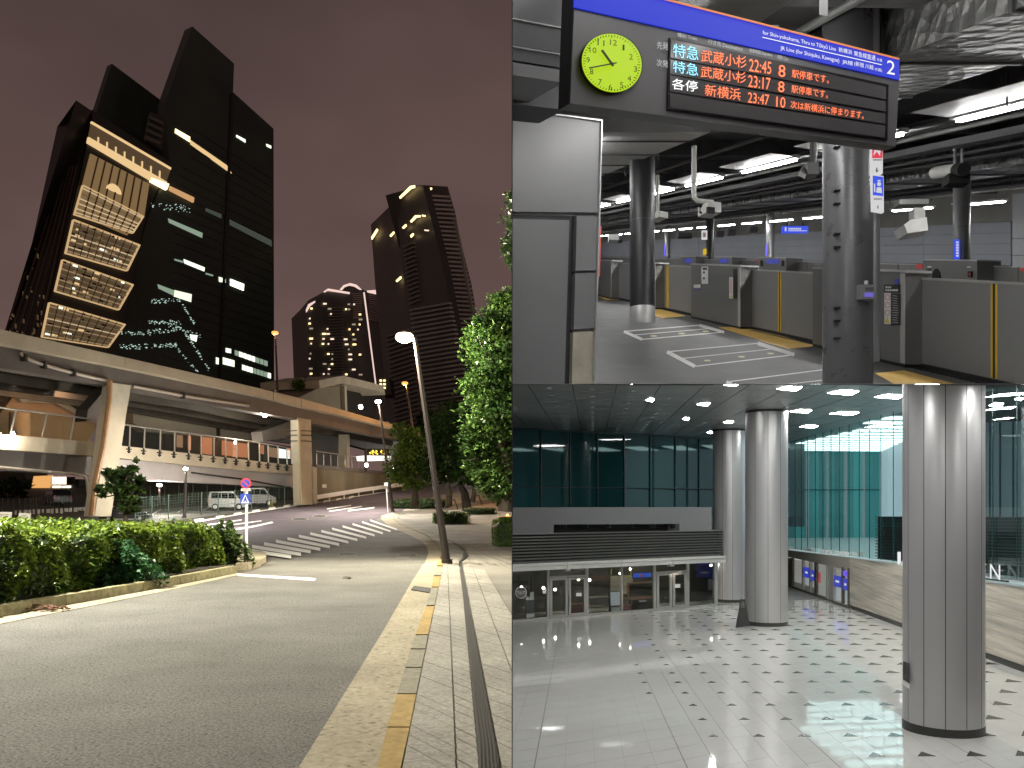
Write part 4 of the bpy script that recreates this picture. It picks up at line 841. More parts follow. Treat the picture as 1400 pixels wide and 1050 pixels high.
def van(label, loc, rz, L_, Wd, H, body, prof=None, cat='van', name='parked_van'):
    T = Matrix.Translation(loc) @ Matrix.Rotation(rz, 4, 'Z'); o = thing(name, label, cat, loc)
    prof = prof or [(-.5, .16), (-.5, .62), (-.46, .97), (.16, 1.0), (.33, .60), (.48, .50), (.5, .3), (.5, .16)]
    def X(x, y, z): return T @ Vector((x * L_, y * Wd, z * H))
    n = len(prof); mb = MB()
    for y in (-.5, -.44, .44, .5):
        for x, z in prof:
            s_ = .955 if (abs(y) == .5) else 1; tz = .86 if z > .7 else 1
            mb.v.append(tuple(X(x * s_, y * tz, z if z < .3 else z * (.985 if abs(y) == .5 else 1))))
    for k in range(3):
        for i in range(n): j = (i + 1) % n; mb.f.append((k * n + i, k * n + j, (k + 1) * n + j, (k + 1) * n + i))
    mb.f.append(tuple(range(n))[::-1]); mb.f.append(tuple(range(3 * n, 4 * n)))
    part('body', mb, body, o, smooth=True)
    gm = M('car_glass', (.012, .015, .016), .08, var=0, spec=.8); tyre = M('tyre', (.02, .02, .02), .8); rim = M('rim', (.45, .45, .45), .35, metal=.7)
    for sd in (-1, 1):
        for (x0, x1, xt0, xt1) in ((-.42, -.16, -.41, -.16), (-.14, .02, -.14, .02), (.04, .27, .04, .16)):
            q_ = [X(x0, sd * .492, .62), X(x1, sd * .492, .62), X(xt1, sd * .445, .90), X(xt0, sd * .445, .90)]; nv = (T.to_3x3() @ Vector((0, sd, 0))) * .02; part('window', MB().prism(q_, nv), gm, o)
        part('door_handle', MB().hexa([X(-.1, sd * .5, .52), X(-.04, sd * .5, .52), X(-.04, sd * .515, .52), X(-.1, sd * .515, .52)], [X(-.1, sd * .5, .55), X(-.04, sd * .5, .55), X(-.04, sd * .515, .55), X(-.1, sd * .515, .55)]), rim, o)
        for wx in (-.31, .32):
            a, b = X(wx, sd * .40, .175), X(wx, sd * .505, .175); w = part('wheel', MB().tube([a, b], H * .175, 16), tyre, o); part('rim', MB().tube([b, b + (b - a) * .06], H * .11, 12), rim, w)
        part('headlight', MB().hexa([X(.455, sd * .30, .40), X(.505, sd * .30, .40), X(.505, sd * .46, .40), X(.455, sd * .46, .40)], [X(.455, sd * .30, .48), X(.495, sd * .30, .48), X(.495, sd * .46, .48), X(.455, sd * .46, .48)]), M('headlamp', (.7, .7, .7), .2), o)
        part('tail_light', MB().hexa([X(-.515, sd * .38, .40), X(-.48, sd * .38, .40), X(-.48, sd * .47, .40), X(-.515, sd * .47, .40)], [X(-.51, sd * .38, .6), X(-.48, sd * .38, .6), X(-.48, sd * .47, .6), X(-.51, sd * .47, .6)]), M('tail', (.4, .02, .02), .3), o)
    for (x0, z0, x1, z1, s_) in ((.345, .60, .19, .93, 1), (-.505, .64, -.478, .92, -1)):
        q_ = [X(x0, -.40, z0), X(x0, .40, z0), X(x1, .36, z1), X(x1, -.36, z1)]; nv = (T.to_3x3() @ Vector((s_ * .9, 0, .4))) * .025; part('windscreen' if s_ > 0 else 'rear_window', MB().prism(q_, nv), gm, o)
    return o
grv = M('paint_grey', (.30, .31, .30), .3, metal=.3, var=.05); whv = M('paint_white', (.62, .62, .60), .3, var=.05); bkv = M('paint_black', (.015, .015, .017), .25, var=.05)
van('grey parked minivan behind the green mesh fence', gL(312, 697.5), .15, 3.3, 1.5, 1.75, grv)
van('white parked van beyond the grey minivan', gL(355, 692), .2, 3.0, 1.6, 1.8, whv)
van('black parked car behind the hedge railing on the left', gL(78, 690), 2.3, 3.9, 1.7, 1.5, bkv, [(-.5, .16), (-.5, .55), (-.36, .66), (-.26, 1.0), (.1, 1.0), (.24, .66), (.46, .56), (.5, .3), (.5, .16)], 'car', 'parked_car')
van('dark parked car beside the small hedge tree', gL(172, 712), .25, 3.6, 1.6, 1.15, bkv, [(-.5, .16), (-.5, .6), (-.36, .7), (-.2, 1.0), (.1, 1.0), (.26, .68), (.46, .58), (.5, .3), (.5, .16)], 'car', 'parked_car')
c = gL(371, 693); solo('traffic_cone', MB().lathe(c, [(.32, 0), (.32, .05), (.2, .06), (.05, .8), (.0001, .8)], 12), M('cone_yellow', (.5, .40, .12), .6), 'pale yellow traffic cone beside the parked vans', 'traffic cone')
c = P(194, 717, 24); bc = thing('safety_barrier', 'red plastic barrier top behind the hedge', 'barrier', P(194, 724, 24)); part('cap', MB().lathe(c, [(.16, -.1), (.20, 0), (.16, .05), (.05, .08)], 14, sy=.6), emis('barrier_red', (1, .12, .07), .25), bc)
bp_ = Pl((0, 27, 0), (0, -1, 0))
for lab, q_ in (('white notice board with handwriting at the far left of the railing', [(-4, 700), (16, 700), (15, 713), (-4, 713)]), ('white notice board leaning on the railing beside the black car', [(26, 701), (42, 702), (41, 714), (24, 713)])):
    o = thing('notice_board', lab, 'notice board', P(q_[3][0], 722, 27)); part('board', MB().poly(bp_, q_, -.03, 0), M('board_white', (.7, .68, .6), .6), o)
    sm = MB()
    for i in range(4): y = q_[0][1] + 3 + i * 2.2; sm.rect(bp_, q_[0][0] + 3, y, q_[1][0] - 3 - random.random() * 4, y + .5, .001, .006)
    part('writing', sm, M('ink', (.05, .05, .05), .7), o, kind='stuff'); part('leg', MB().tube([P(q_[3][0] + 2, 712, 27.05), P(q_[3][0] + 2, 724, 27.05)], .03, 6), dark, o); part('leg', MB().tube([P(q_[2][0] - 2, 712, 27.05), P(q_[2][0] - 2, 724, 27.05)], .03, 6), dark, o)
pp = Pl((0, 74, 0), (0, -1, 0))
wr = thing('white_barricade', 'white rail barricades standing along the car park entrance', 'barricade', P(60, 704, 74))
for i in range(22):
    x = 20 + i * 6.2; y = 698 - i * .3; part('slat', MB().rect(pp, x, y, x + random.choice([2, 4.6, 3]), y + random.uniform(4, 7), 0, .1), M('barrier_white', (.55, .55, .50), .6), wr)
# ---- buildings under the footbridge
up_ = Pl((0, 105, 0), (0, -1, 0))
o = thing('shop_building', 'low shop with a big orange lit wall panel under the footbridge', 'building', P(70, 692, 105))
part('wall', MB().rect(up_, 38, 655, 108, 690, -6, -.5), dark, o)
part('orange_panel', MB().poly(up_, [(46, 651), (70, 650), (66, 675), (41, 675)], -.5, 0), emis('orange_panel', (1, .50, .16), .85), o)
for i in range(11): x = 65 + (i % 6) * 6 + random.random() * 2; y = 652 + (i // 6) * 12; part('shop_window', MB().rect(up_, x, y, x + 4.2, y + 10, -.5, -.1), random.choice([cream, warm2, emis('shop_white', (1, .9, .75), 1.4), dark]), o)
o = thing('distant_building', 'dim building with scattered lights at the far left under the bridge', 'building', P(15, 690, 112)); pl = Pl((0, 112, 0), (0, -1, 0)); part('wall', MB().rect(pl, -80, 645, 34, 695, -6, -.5), M('dim_wall', (.07, .055, .035), .8), o)
for i in range(12): x, y = random.uniform(0, 16), random.uniform(668, 686); part('lit_window', MB().rect(pl, x, y, x + random.uniform(.8, 2), y + random.uniform(2, 6), -.4, -.2), random.choice([warm, cream, warm2]), o)
tree('shadowy tree under the footbridge beside the orange shop', 22, 692, 95, [(22, 662, 16, 14, 0), (8, 668, 12, 14, 0), (36, 668, 10, 12, 0)], 1500, .5, lfC, .2)
o = thing('distant_building', 'dark block with small lit windows beyond the car park', 'building', P(300, 690, 118)); pl = Pl((0, 118, 0), (0, -1, 0)); part('wall', MB().rect(pl, 160, 652, 430, 690, -6, -.5), M('dim_wall2', (.035, .025, .022), .8), o)
for q_ in ((281, 663, 292, 670), (310, 661, 326, 671), (316, 664, 324, 668), (234, 664, 238, 672), (268, 672, 276, 675), (330, 662, 336, 667)): part('lit_window', MB().rect(pl, *q_, -.4, -.2), random.choice([cream, warm2, emis('lit_white', 0, 2)]), o)
o = thing('low_building', 'pale low building glowing beyond the trees across the road', 'building', P(650, 660, 140)); pl = Pl((0, 140, 0), (0, -1, 0)); part('wall', MB().poly(pl, [(575, 640), (640, 636), (730, 648), (730, 664), (575, 666)], -8, -.5), M('far_pale', (.6, .55, .48), .8, var=.1), o)
for x in (619, 625): part('window', MB().rect(pl, x, 664 - 1, x + 4, 667, -.5, -.2), dark, o)
for i in range(9): part('window', MB().rect(pl, 585 + i * 14, 650, 590 + i * 14, 656, -.5, -.2), dark, o)
lamp('POINT', P(640, 640, 128), 9000, (1, .88, .75), .6)
lamp('POINT', P(300, 680, 60), 1500, (1, .95, .9), .5)
o = thing('treeline', 'dark mass of trees behind the low glowing building', 'trees', P(640, 640, 160)); o2 = []
for i in range(2600): o2.append(tuple(P(random.uniform(570, 740), 560 + abs(random.gauss(0, 40)) + random.random() * 20, 165 + random.random() * 6)))
part('foliage', leaves(MB(), o2, 2.2), lfC, o, fix=False, kind='stuff')
# ================================================================ UPPER RIGHT: the station platform
ROOM = 'U'
KU = (561 - CX) / F                                # plan direction of the tracks
def U(X0, Y, h=0): return Vector((X0 + KU * Y, Y, SU * Y + h))
def uplane(X0): return vplane(U(X0, 5).to_2d().to_3d(), U(X0, 80).to_2d().to_3d())
def hplane(h): return Pl((0, 0, h), (0, -SU, 1))
flo = M('platform_floor', (.085, .085, .086), .5, var=.10, scale=1.5, rvar=.05, spec=.25); flw = M('floor_white', (.72, .72, .70), .5, var=.08)
pyel = M('tactile_yellow', (.80, .52, .14), .6, var=.1, bump=.3, bscale=60)
gm1 = M('panel_grey', (.19, .19, .195), .42, var=.05, scale=1.5, rvar=.05); gm2 = M('panel_grey_dark', (.10, .10, .105), .4, var=.06); trim = M('joint_trim', (.52, .53, .53), .35, metal=.4, var=.03)
colm = M('column_steel', (.022, .022, .024), .42, metal=0, var=.05, rvar=.04); colm2 = M('column_steel_pale', (.22, .22, .225), .3, metal=.15, var=.05)
psd = M('door_steel', (.25, .25, .25), .36, metal=.12, var=.06, scale=2, rvar=.05); psd2 = M('door_housing', (.15, .15, .145), .33, metal=.1, var=.06, rvar=.04); psde = M('door_edge', (.42, .42, .41), .35, metal=.2, var=.04)
ceilm = M('ceiling_dark', (.12, .12, .12), .8, var=.3, scale=1); pipd = M('pipe_dark', (.07, .07, .072), .5, var=.2); ductm = M('duct_grey', (.22, .22, .21), .45, metal=.4, var=.2, scale=2)
conc = M('concrete_dark', (.20, .195, .18), .85, var=.22, scale=.5, detail=8)
tube_on = emis('tube_light', (1, .99, .97), 75)
tube_mid = emis('tube_mid', (1, .99, .97), 52)
tube_near = emis('tube_near', (1, .99, .97), 10)
def foil():
    m = M('foil_wrap', (.24, .24, .235), .45, metal=.6, var=.35, scale=3); t = m.node_tree; N = t.nodes; L = t.links
    v = N.new('ShaderNodeTexVoronoi'); v.inputs['Scale'].default_value = 5; tc = N.new('ShaderNodeTexCoord'); L.new(tc.outputs['Object'], v.inputs['Vector'])
    n = N.new('ShaderNodeTexNoise'); n.inputs['Scale'].default_value = 4; n.inputs['Detail'].default_value = 6; L.new(tc.outputs['Object'], n.inputs['Vector'])
    a = N.new('ShaderNodeMath'); a.operation = 'ADD'; L.new(v.outputs['Distance'], a.inputs[0]); L.new(n.outputs['Fac'], a.inputs[1])
    b = N.new('ShaderNodeBump'); b.inputs['Strength'].default_value = .9; b.inputs['Distance'].default_value = .09; L.new(a.outputs[0], b.inputs['Height']); L.new(b.outputs[0], N['Principled BSDF'].inputs['Normal']); return m
foilm = foil()
def bars(pl, x0, y0, x1, y1, n, t=.004, vert=False):            # print too small to read, as short strokes
    mb = MB()
    for i in range(n):
        if vert: a = lerp(y0, y1, i / n); mb.rect(pl, x0, a, x1, a + (y1 - y0) / n * .7, t, t + .003)
        else: a = lerp(x0, x1, i / n); mb.rect(pl, a, y0, a + (x1 - x0) / n * .75, y1, t, t + .003)
    return mb
ysU = [2, 5, 8, 11, 15, 20, 30, 45, 70, 100, 150]
struct('platform_floor', MB().sheet([[(x, Y, SU * Y) for x in (-2, 5, 10, 20, 60)] for Y in ysU]), flo, fix=False)
struct('ceiling', MB().sheet([[(x, Y, SU * Y + 4.7) for x in (-2, 5, 10, 20, 60)] for Y in ysU]), ceilm, fix=False)
def fq(mb, q, h=.006): return mb.add([gU(x, y, h) for x, y in q], [(0, 1, 2, 3)])
def fst(mb, a, b, w, h=.006):
    dx, dy = b[0] - a[0], b[1] - a[1]; l = math.hypot(dx, dy); nx, ny = -dy / l * w / 2, dx / l * w / 2; return fq(mb, [(a[0] + nx, a[1] + ny), (b[0] + nx, b[1] + ny), (b[0] - nx, b[1] - ny), (a[0] - nx, a[1] - ny)], h)
for lab, q in (('yellow tactile pad on the floor right of the slim column', [(889, 419), (937, 432), (906, 435.5), (889, 430)]), ('yellow tactile pad in front of the striped platform door', [(983, 448), (1022, 446), (1116, 473), (1078, 477.5)]), ('yellow tactile pad beside the broad column foot', [(1196, 511), (1236, 507), (1330, 532), (1240, 535)]), ('small yellow tactile pad beyond the wall end', [(819, 398), (838, 402), (852, 409), (828, 410.5), (816, 404)]), ('yellow tactile pad beside the stickered door housing', [(983, 446), (990, 446), (990, 449), (983, 449)])):
    if len(q) == 4: mb = MB().prism([gU(x, y, .008) for x, y in q], (0, 0, -.02))
    else: mb = MB().prism([gU(x, y, .008) for x, y in q], (0, 0, -.02))
    if 'stickered' in lab: continue
    solo('tactile_pad', mb, pyel, lab, 'floor pad')
for lab, tl, tr, br, bl in (('white queue frame painted on the floor before the slim column', (853, 453.5), (956, 445), (990, 454.5), (878, 464.5)), ('white queue frame painted before the striped platform door', (912, 481.5), (1036, 470), (1086, 485.5), (950, 501.5)), ('white queue frame painted beside the broad column', (993, 523), (1135, 505), (1180, 530), (1040, 545))):
    t = thing('queue_marking', lab, 'floor marking', gU((tl[0] + br[0]) / 2, (tl[1] + br[1]) / 2))
    k = 3.4 if tl[0] > 900 else 2.6
    part('end_band', fst(MB(), tl, bl, k * 1.5), flw, t, fix=False); part('end_band', fst(MB(), tr, br, k * 1.5), flw, t, fix=False)
    for f in (0, .47, 1):
        a = (lerp(tl[0], bl[0], f), lerp(tl[1], bl[1], f)); b = (lerp(tr[0], br[0], f), lerp(tr[1], br[1], f)); part('line', fst(MB(), a, b, 1.5 if f != .47 else 1.1, .007), flw, t, fix=False)
    for f in (.2, .55, .85):
        p = (lerp(lerp(tl[0], bl[0], .75), lerp(tr[0], br[0], .75), f), lerp(lerp(tl[1], bl[1], .75), lerp(tr[1], br[1], .75), f)); part('dot', MB().add([gU(p[0] + 5 * math.cos(a), p[1] + 1.3 * math.sin(a), .007) for a in [k2 * .785 for k2 in range(8)]], [tuple(range(8))]), M('dot_cream', (.6, .58, .35), .5), t, fix=False)
mb = MB()
for a, b in (((820, 455), (925, 525)), ((813, 500), (905, 490)), ((813, 470), (855, 466)), ((960, 500), (1010, 520)), ((890, 440), (960, 470))): fst(mb, a, b, .5, .004)
part('floor_joint', mb, M('joint_dark', (.07, .07, .07), .6), bpy.data.objects['platform_floor'], fix=False, kind='stuff')
# ---- station wall on the left
WP = vplane(P(700, 400, 9.2).to_2d().to_3d(), P(823, 400, 10.0).to_2d().to_3d())
sw = thing('station_wall', 'grey panelled station wall with a recessed door beside the platform', 'wall', WP.hit(790, 535))
part('backing', MB().poly(WP, [(600, 135), (823.5, 164), (821, 300), (812, 560), (600, 620)], -2.5, -.06), trim, sw)
part('panel', MB().poly(WP, [(600, 137), (822, 166), (818.5, 290.5), (600, 288)], -.06, 0), gm1, sw)
part('panel', MB().poly(WP, [(788.5, 295), (818, 296), (815, 369.5), (787, 370)], -.06, 0), gm1, sw)
part('panel', MB().poly(WP, [(786.5, 373.5), (815, 373), (812.5, 448), (784.5, 450.5)], -.06, 0), gm1, sw)
part('skirting', MB().poly(WP, [(783.5, 454), (812, 453), (811, 545), (781, 550)], -.06, -.01), M('skirting_stained', (.40, .37, .29), .7, var=.25, scale=4), sw)
part('door_frame', MB().poly(WP, [(600, 291.5), (787, 295.5), (779, 560), (600, 600)], -.5, -.058), M('frame_dark', (.035, .036, .038), .5), sw)
part('door', MB().poly(WP, [(600, 297), (778.5, 301), (771, 560), (600, 600)], -.055, -.02), gm1, sw)
part('edge_trim', MB().strip(WP, (823.5, 164), (813, 520), 1.6, -.06, .02), trim, sw)
part('top_trim', MB().strip(WP, (600, 135.5), (824, 164.5), 1.8, -.06, .03), trim, sw)
o = thing('bulkhead', 'dark ceiling bulkhead with pale trim lines beside the clock', 'bulkhead', WP.hit(735, 120, .5))
BK = WP.off(1.2)
part('panel', MB().poly(BK, [(600, -60), (771, -60), (770, 37), (600, 5)], -.5, 0), gm2, o); part('panel', MB().poly(BK, [(600, 8), (770, 40), (770, 73), (600, 45)], -.5, 0), gm2, o)
part('panel', MB().poly(BK, [(600, 48), (770, 76), (770, 93), (600, 66)], -.5, 0), gm2, o); part('panel', MB().poly(BK, [(600, 69), (770, 96), (770, 113), (600, 87)], -.5, 0), gm1, o)
part('backing', MB().poly(BK, [(600, -60), (772, -60), (772, 150), (600, 130)], -.9, -.5), M('frame_dark', 0), o)
for a, b in (((600, 6), (770, 38)), ((600, 46.5), (770, 74.5))): part('trim', MB().strip(BK, a, b, 1.6, -.2, .02), trim, o)
part('door_stay', MB().tube([BK.hit(769, 0, .05), BK.hit(769, 43, .05), BK.hit(777, 43.5, .05)], .008, 6), trim, o)
redm = M('hose_red', (.65, .06, .03), .4); hp = WP.off(-.2)
solo('fire_hose_box', MB().poly(WP.off(-.3), [(818, 309), (822.5, 309), (820, 378), (815.5, 378)], -.5, .0), emis('hose_red_lit', (1, .10, .05), .5), 'bright red fire hose cabinet edge on the end of the grey wall', 'fire cabinet')
# ---- columns
def column(label, x, ybase, wpx, h, n=28, grp=None, sleeve=True, Y=None, mt=None):
    Y = Y or 1920 / (ybase - 345); r = wpx / 2 / F * Y; c = Vector(((x - CX) / F * Y, Y, SU * Y)); t = thing('platform_column', label, 'column', c, grp)
    part('shaft', MB().lathe(c, [(r, .0), (r, 2.35), (r, h)], n), mt or colm, t, smooth=True)
    if sleeve: part('foot_sleeve', MB().lathe(c, [(r * 1.03, -.1), (r * 1.03, .32), (r * 1.01, .33)], n), M('sleeve_pale', (.45, .45, .45), .4, metal=.3), t, smooth=True)
    part('seam_ring', MB().lathe(c + Vector((0, 0, 2.3)), [(r * 1.004, 0), (r * 1.004, .012)], n), gm2, t, smooth=True); return t, c, r
t1, c1, r1 = column('slim black platform column with a pale foot', 878, 440, 34, 4.7)
t2, c2, r2 = column('broad dark steel column carrying signs beside the platform doors', 1159, 531, 66, 4.7, 40, sleeve=False, mt=M('column_broad', (.12, .12, .125), .3, metal=.1, var=.05, rvar=.04))
px_ = c2.x + r2 * 1.0; part('side_pipe', MB().tube([(px_ - .02, c2.y - .12, c2.z + .3), (px_ - .02, c2.y - .12, c2.z + 4.7)], .06, 12), colm2, t2, smooth=True)
for z in (.55, .75, .9, 1.6, 1.75, 2.1, 2.25, 2.75): part('bracket_clip', MB().box((c2.x - r2 * .72, c2.y - r2 * .72, c2.z + z), (.07, .05, .02)), blackm, t2)
ib = Pl((0, c2.y - r2 - .06, 0), (0, -1, 0))
o = thing('intercom_box', 'small grey intercom box with blue label fixed to the broad column', 'intercom', ib.hit(1184, 410)); part('case', MB().rect(ib, 1174, 389, 1195, 409, -.1, 0), M('case_grey', (.24, .24, .25), .4, metal=.3), o)
part('label', MB().rect(ib, 1182, 400, 1194.5, 406, .001, .004), emis('label_blue', (.25, .2, 1), .5), o); part('slot', MB().rect(ib, 1183, 393, 1194, 397, .001, .004), gm2, o); part('cable_gland', MB().tube([ib.hit(1184.5, 389, -.05), ib.hit(1184.5, 384, -.05)], .025, 8), trim, o)
for q in ((1176, 391), (1193, 391), (1176, 407), (1193, 407)): part('screw', disc(ib, q[0], q[1], .7, .001, .006, 8), trim, o)
sg = Pl((0, c2.y - .35, 0), (0, -1, 0)); wsg = emis('sign_backlit', (1, 1, 1), .62); ink = M('ink', 0); rsg = emis('sign_red_lit', (.8, .03, .08), .9); bsg = emis('sign_blue_lit', (.03, .08, .85), .9)
o = thing('fire_sign', 'white hanging sign with red fire equipment panel and down arrow', 'sign', sg.hit(1200, 236)); part('panel', MB().rect(sg, 1192, 195, 1207, 237, -.06, 0), wsg, o); part('red_panel', MB().rect(sg, 1192.5, 196, 1206.5, 216, .001, .006), rsg, o)
part('pictogram', MB().poly(sg, [(1194, 213), (1199, 207), (1203, 213), (1204, 206), (1196, 204)], .007, .01), wsg, o); part('small_print', bars(sg, 1194, 217.5, 1206, 219.5, 5), M('ink_grey', (.35, .3, .3), .6), o, kind='stuff')
part('arrow', MB().poly(sg, [(1198.3, 229), (1199.5, 229), (1199.5, 233), (1201, 232), (1199, 236), (1197, 232), (1198.3, 233)], .002, .006), ink, o)
o = thing('phone_sign', 'blue and white station staff telephone sign hanging by the column', 'sign', sg.hit(1201, 290)); part('panel', MB().poly(sg, [(1192.5, 238.5), (1208, 240.5), (1208.5, 290), (1193.5, 287.5)], -.06, 0), wsg, o); part('blue_panel', MB().poly(sg, [(1193.5, 240), (1207.5, 242), (1207.5, 268), (1193.5, 266.5)], .001, .006), bsg, o)
for q in ([(1199, 256), (1205, 256), (1206, 264), (1198, 263)], [(1200, 246), (1204, 246), (1204, 248), (1200, 248)], [(1194.8, 251), (1196.4, 251), (1196.8, 262), (1195.2, 263)]): part('pictogram', MB().poly(sg, q, .007, .01), wsg, o)
part('pictogram', disc(sg, 1202, 251.5, 2.8, .007, .01, 14), wsg, o); part('small_print', bars(sg, 1195, 271, 1206, 273, 5), M('ink_grey', 0), o, kind='stuff'); part('arrow', MB().poly(sg, [(1199.8, 281), (1201, 281), (1201, 285), (1199.8, 285)], .002, .006), ink, o)
solo('yellow_post', MB().tube([P(1197, 345, 10.8), P(1197, 374, 10.8)], .022, 8), emis('yellow_strip', (1, .66, .02), .6), 'short bright yellow strip standing beside the broad column', 'strip')
for lab, x, w, Yc, sgn in (('far grey column with a thin blue strip near the slim column', 912.5, 8, 78, 1), ('far dark column beside the small red notice', 970.5, 11, 52, 0), ('far pale column with a thin blue strip', 1053, 11, 52, 1), ('far grey column with the blue vertical station sign', 1315, 22, 26.5, 2)):
    t, c, r = column(lab, x, 0, w, 4.7, 18, Y=Yc, sleeve=False, mt=colm2 if sgn != 0 else colm); fp2 = Pl((0, Yc - r - .02, 0), (0, -1, 0))
    if sgn == 1: part('blue_strip', MB().rect(fp2, x - w / 2 - .5, 334, x - w / 2 + 1.2, 350, -.05, 0), emis('strip_blue', (.15, .12, 1), .9), t)
    if sgn == 2:
        d = part('sign_plate', MB().poly(fp2, [(1305.5, 327), (1312.5, 328), (1312, 357), (1305, 357)], -.05, 0), bsg, t); part('small_print', bars(fp2, 1307.3, 330, 1310.6, 352, 6, vert=True), wsg, d, kind='stuff')
# ---- platform doors, near row
X_N = 7.1; NP = uplane(X_N)
def Yn(x, X0=X_N): return X0 / ((x - CX) / F - KU)
def yb(x, h=0, X0=X_N): return 345 + 1200 * (1.6 - h) / Yn(x, X0)
def unit(mb, x0, x1, h0, h1, t0, t1, X0=X_N):
    X1 = X0 - t1; pl = uplane(X1)
    return mb.poly(pl, [(x0, yb(x0, h1, X1)), (x1, yb(x1, h1, X1)), (x1, yb(x1, h0, X1)), (x0, yb(x0, h0, X1))], t0 - t1, 0)
blk = M('gap_black', (.01, .01, .01), .6); ylm = M('stripe_yellow', (.75, .48, .02), .45, var=.05)
def door(label, x0, x1, stripes, w=3):
    t = thing('platform_door', label, 'platform door', U(X_N, Yn((x0 + x1) / 2)), 'near platform doors'); part('panel', unit(MB(), x0, x1, .06, 1.22, -.06, 0), psd, t); part('top_rail', unit(MB(), x0, x1, 1.22, 1.25, -.08, .01), psde, t)
    part('gap_strip', unit(MB(), x0, x1, .0, .055, -.06, .02), blk, t)  # black strip stands in for the shaded gap under the door
    for s in stripes: part('yellow_stripe', unit(MB(), s, s + w, .07, 1.22, 0, .006), ylm, t)
    if len(stripes) == 2: part('black_stripe', unit(MB(), stripes[0] + w, stripes[1], .07, 1.22, 0, .005), blk, t)
    return t
def housing(label, x0, x1, h=1.3):
    t = thing('door_housing', label, 'door housing', U(X_N, Yn((x0 + x1) / 2)), 'near door housings'); part('case', unit(MB(), x0, x1, .05, h, -.1, .26), psd2, t); part('cap', unit(MB(), x0 - .5, x1 + .5, h, h + .035, -.12, .275), psde, t)
    part('plinth', unit(MB(), x0, x1, 0, .05, -.1, .24), blk, t); part('end_trim', unit(MB(), x1 - (x1 - x0) * .05, x1, .06, h - .01, .26, .268), psde, t); return t
door('far platform door panel seen between wall end and slim column', 836, 862, [])
door('platform door with one yellow stripe right of the slim column', 893, 947, [911])
door('platform door with twin yellow stripes beside the stickered housing', 1020, 1113, [1063.5, 1066.3], 1.5)
door('large platform door with bright twin yellow stripes at the right', 1244, 1560, [1354.5, 1360.5], 2.6)
housing('pale door housing end seen past the grey wall', 812, 836)
h1 = housing('dark door housing with white label and warning stickers', 945, 1012); h2 = housing('dark door housing with warning pictogram stickers behind the broad column', 1111, 1237, 1.32); housing('pale narrow door post behind the slim column', 889, 896, 1.28)
HP = uplane(X_N - .275)
def stick(par, q, m_, nm='sticker', t0=0, t1=.004): return part(nm, MB().rect(HP, *q, t0, t1), m_, par)
wst = M('sticker_white', (.7, .7, .7), .5, var=.05); bst = M('sticker_black', (.015, .015, .015), .4); rst = M('sticker_red', (.6, .05, .06), .5); yst = M('sticker_yellow', (.75, .6, .05), .5)
a = stick(h1, (959, 364.5, 968, 388), wst); part('panel_print', MB().rect(HP, 960.5, 366, 966.5, 369, .005, .007).rect(HP, 961, 371, 963.5, 374, .005, .007).rect(HP, 961, 379, 963.5, 382, .005, .007), bst, a)
stick(h1, (948.5, 389, 957.5, 393.5), wst); stick(h1, (950, 395, 957, 396.5), M('sticker_blue', (.08, .1, .6), .4))
a = stick(h1, (997, 379, 1002, 408), wst); stick(h1, (1002.5, 368, 1007.5, 408), bst); part('triangle', MB().poly(HP, [(999.5, 402.5), (1001.5, 407), (997.5, 407)], .005, .007), yst, a); part('red_print', MB().rect(HP, 998, 381, 1001, 401, .005, .006), M('sticker_pink', (.7, .45, .45), .5), a)
a = stick(h2, (1208.5, 389, 1230.5, 400), bst); part('small_print', bars(HP, 1210.5, 391.5, 1219, 394, 3, .005).add(*(lambda m: (m.v, m.f))(bars(HP, 1210.5, 395.5, 1228, 398, 6, .005))), wst, a, kind='stuff')
a = stick(h2, (1209, 400.5, 1217.5, 443), wst)
for y in (406.5, 417, 427.5):
    mb = MB()
    for k in range(14):
        an, bn = k * 2 * math.pi / 14, (k + 1) * 2 * math.pi / 14; mb.poly(HP, [(1213.2 + 3.3 * math.cos(an), y + 4 * math.sin(an)), (1213.2 + 3.3 * math.cos(bn), y + 4 * math.sin(bn)), (1213.2 + 2.7 * math.cos(bn), y + 3.3 * math.sin(bn)), (1213.2 + 2.7 * math.cos(an), y + 3.3 * math.sin(an))], .005, .007)
    part('red_ring', mb, rst, a, fix=False)
part('triangle', MB().poly(HP, [(1213.2, 432.5), (1216.6, 441.5), (1209.8, 441)], .005, .007), yst, a)
a = stick(h2, (1218.5, 401.5, 1231, 444.5), bst); mb = MB()
for i in range(12): y = 404 + i * 3.3; mb.strip(HP, (1220, y), (1228.5 - random.random() * 2, y + 1), .9, .005, .007)
part('small_print', mb, M('print_grey', (.4, .4, .4), .5), a, kind='stuff'); stick(h2, (1223, 381, 1228, 388), M('sticker_blue', 0))
for i in range(2):
    gt = thing('gap_grating', ['black grating strip under the twin-striped door', 'black grating strip under the large right-hand door'][i], 'grating', U(X_N - .2, [16.5, 11][i])); x0, x1 = [(1024, 1113), (1244, 1420)][i]
    for k in range(26):
        x = lerp(x0, x1, k / 26); part('bar', unit(MB(), x, x + (x1 - x0) / 52, .0, .012, .0, .17), blk, gt)
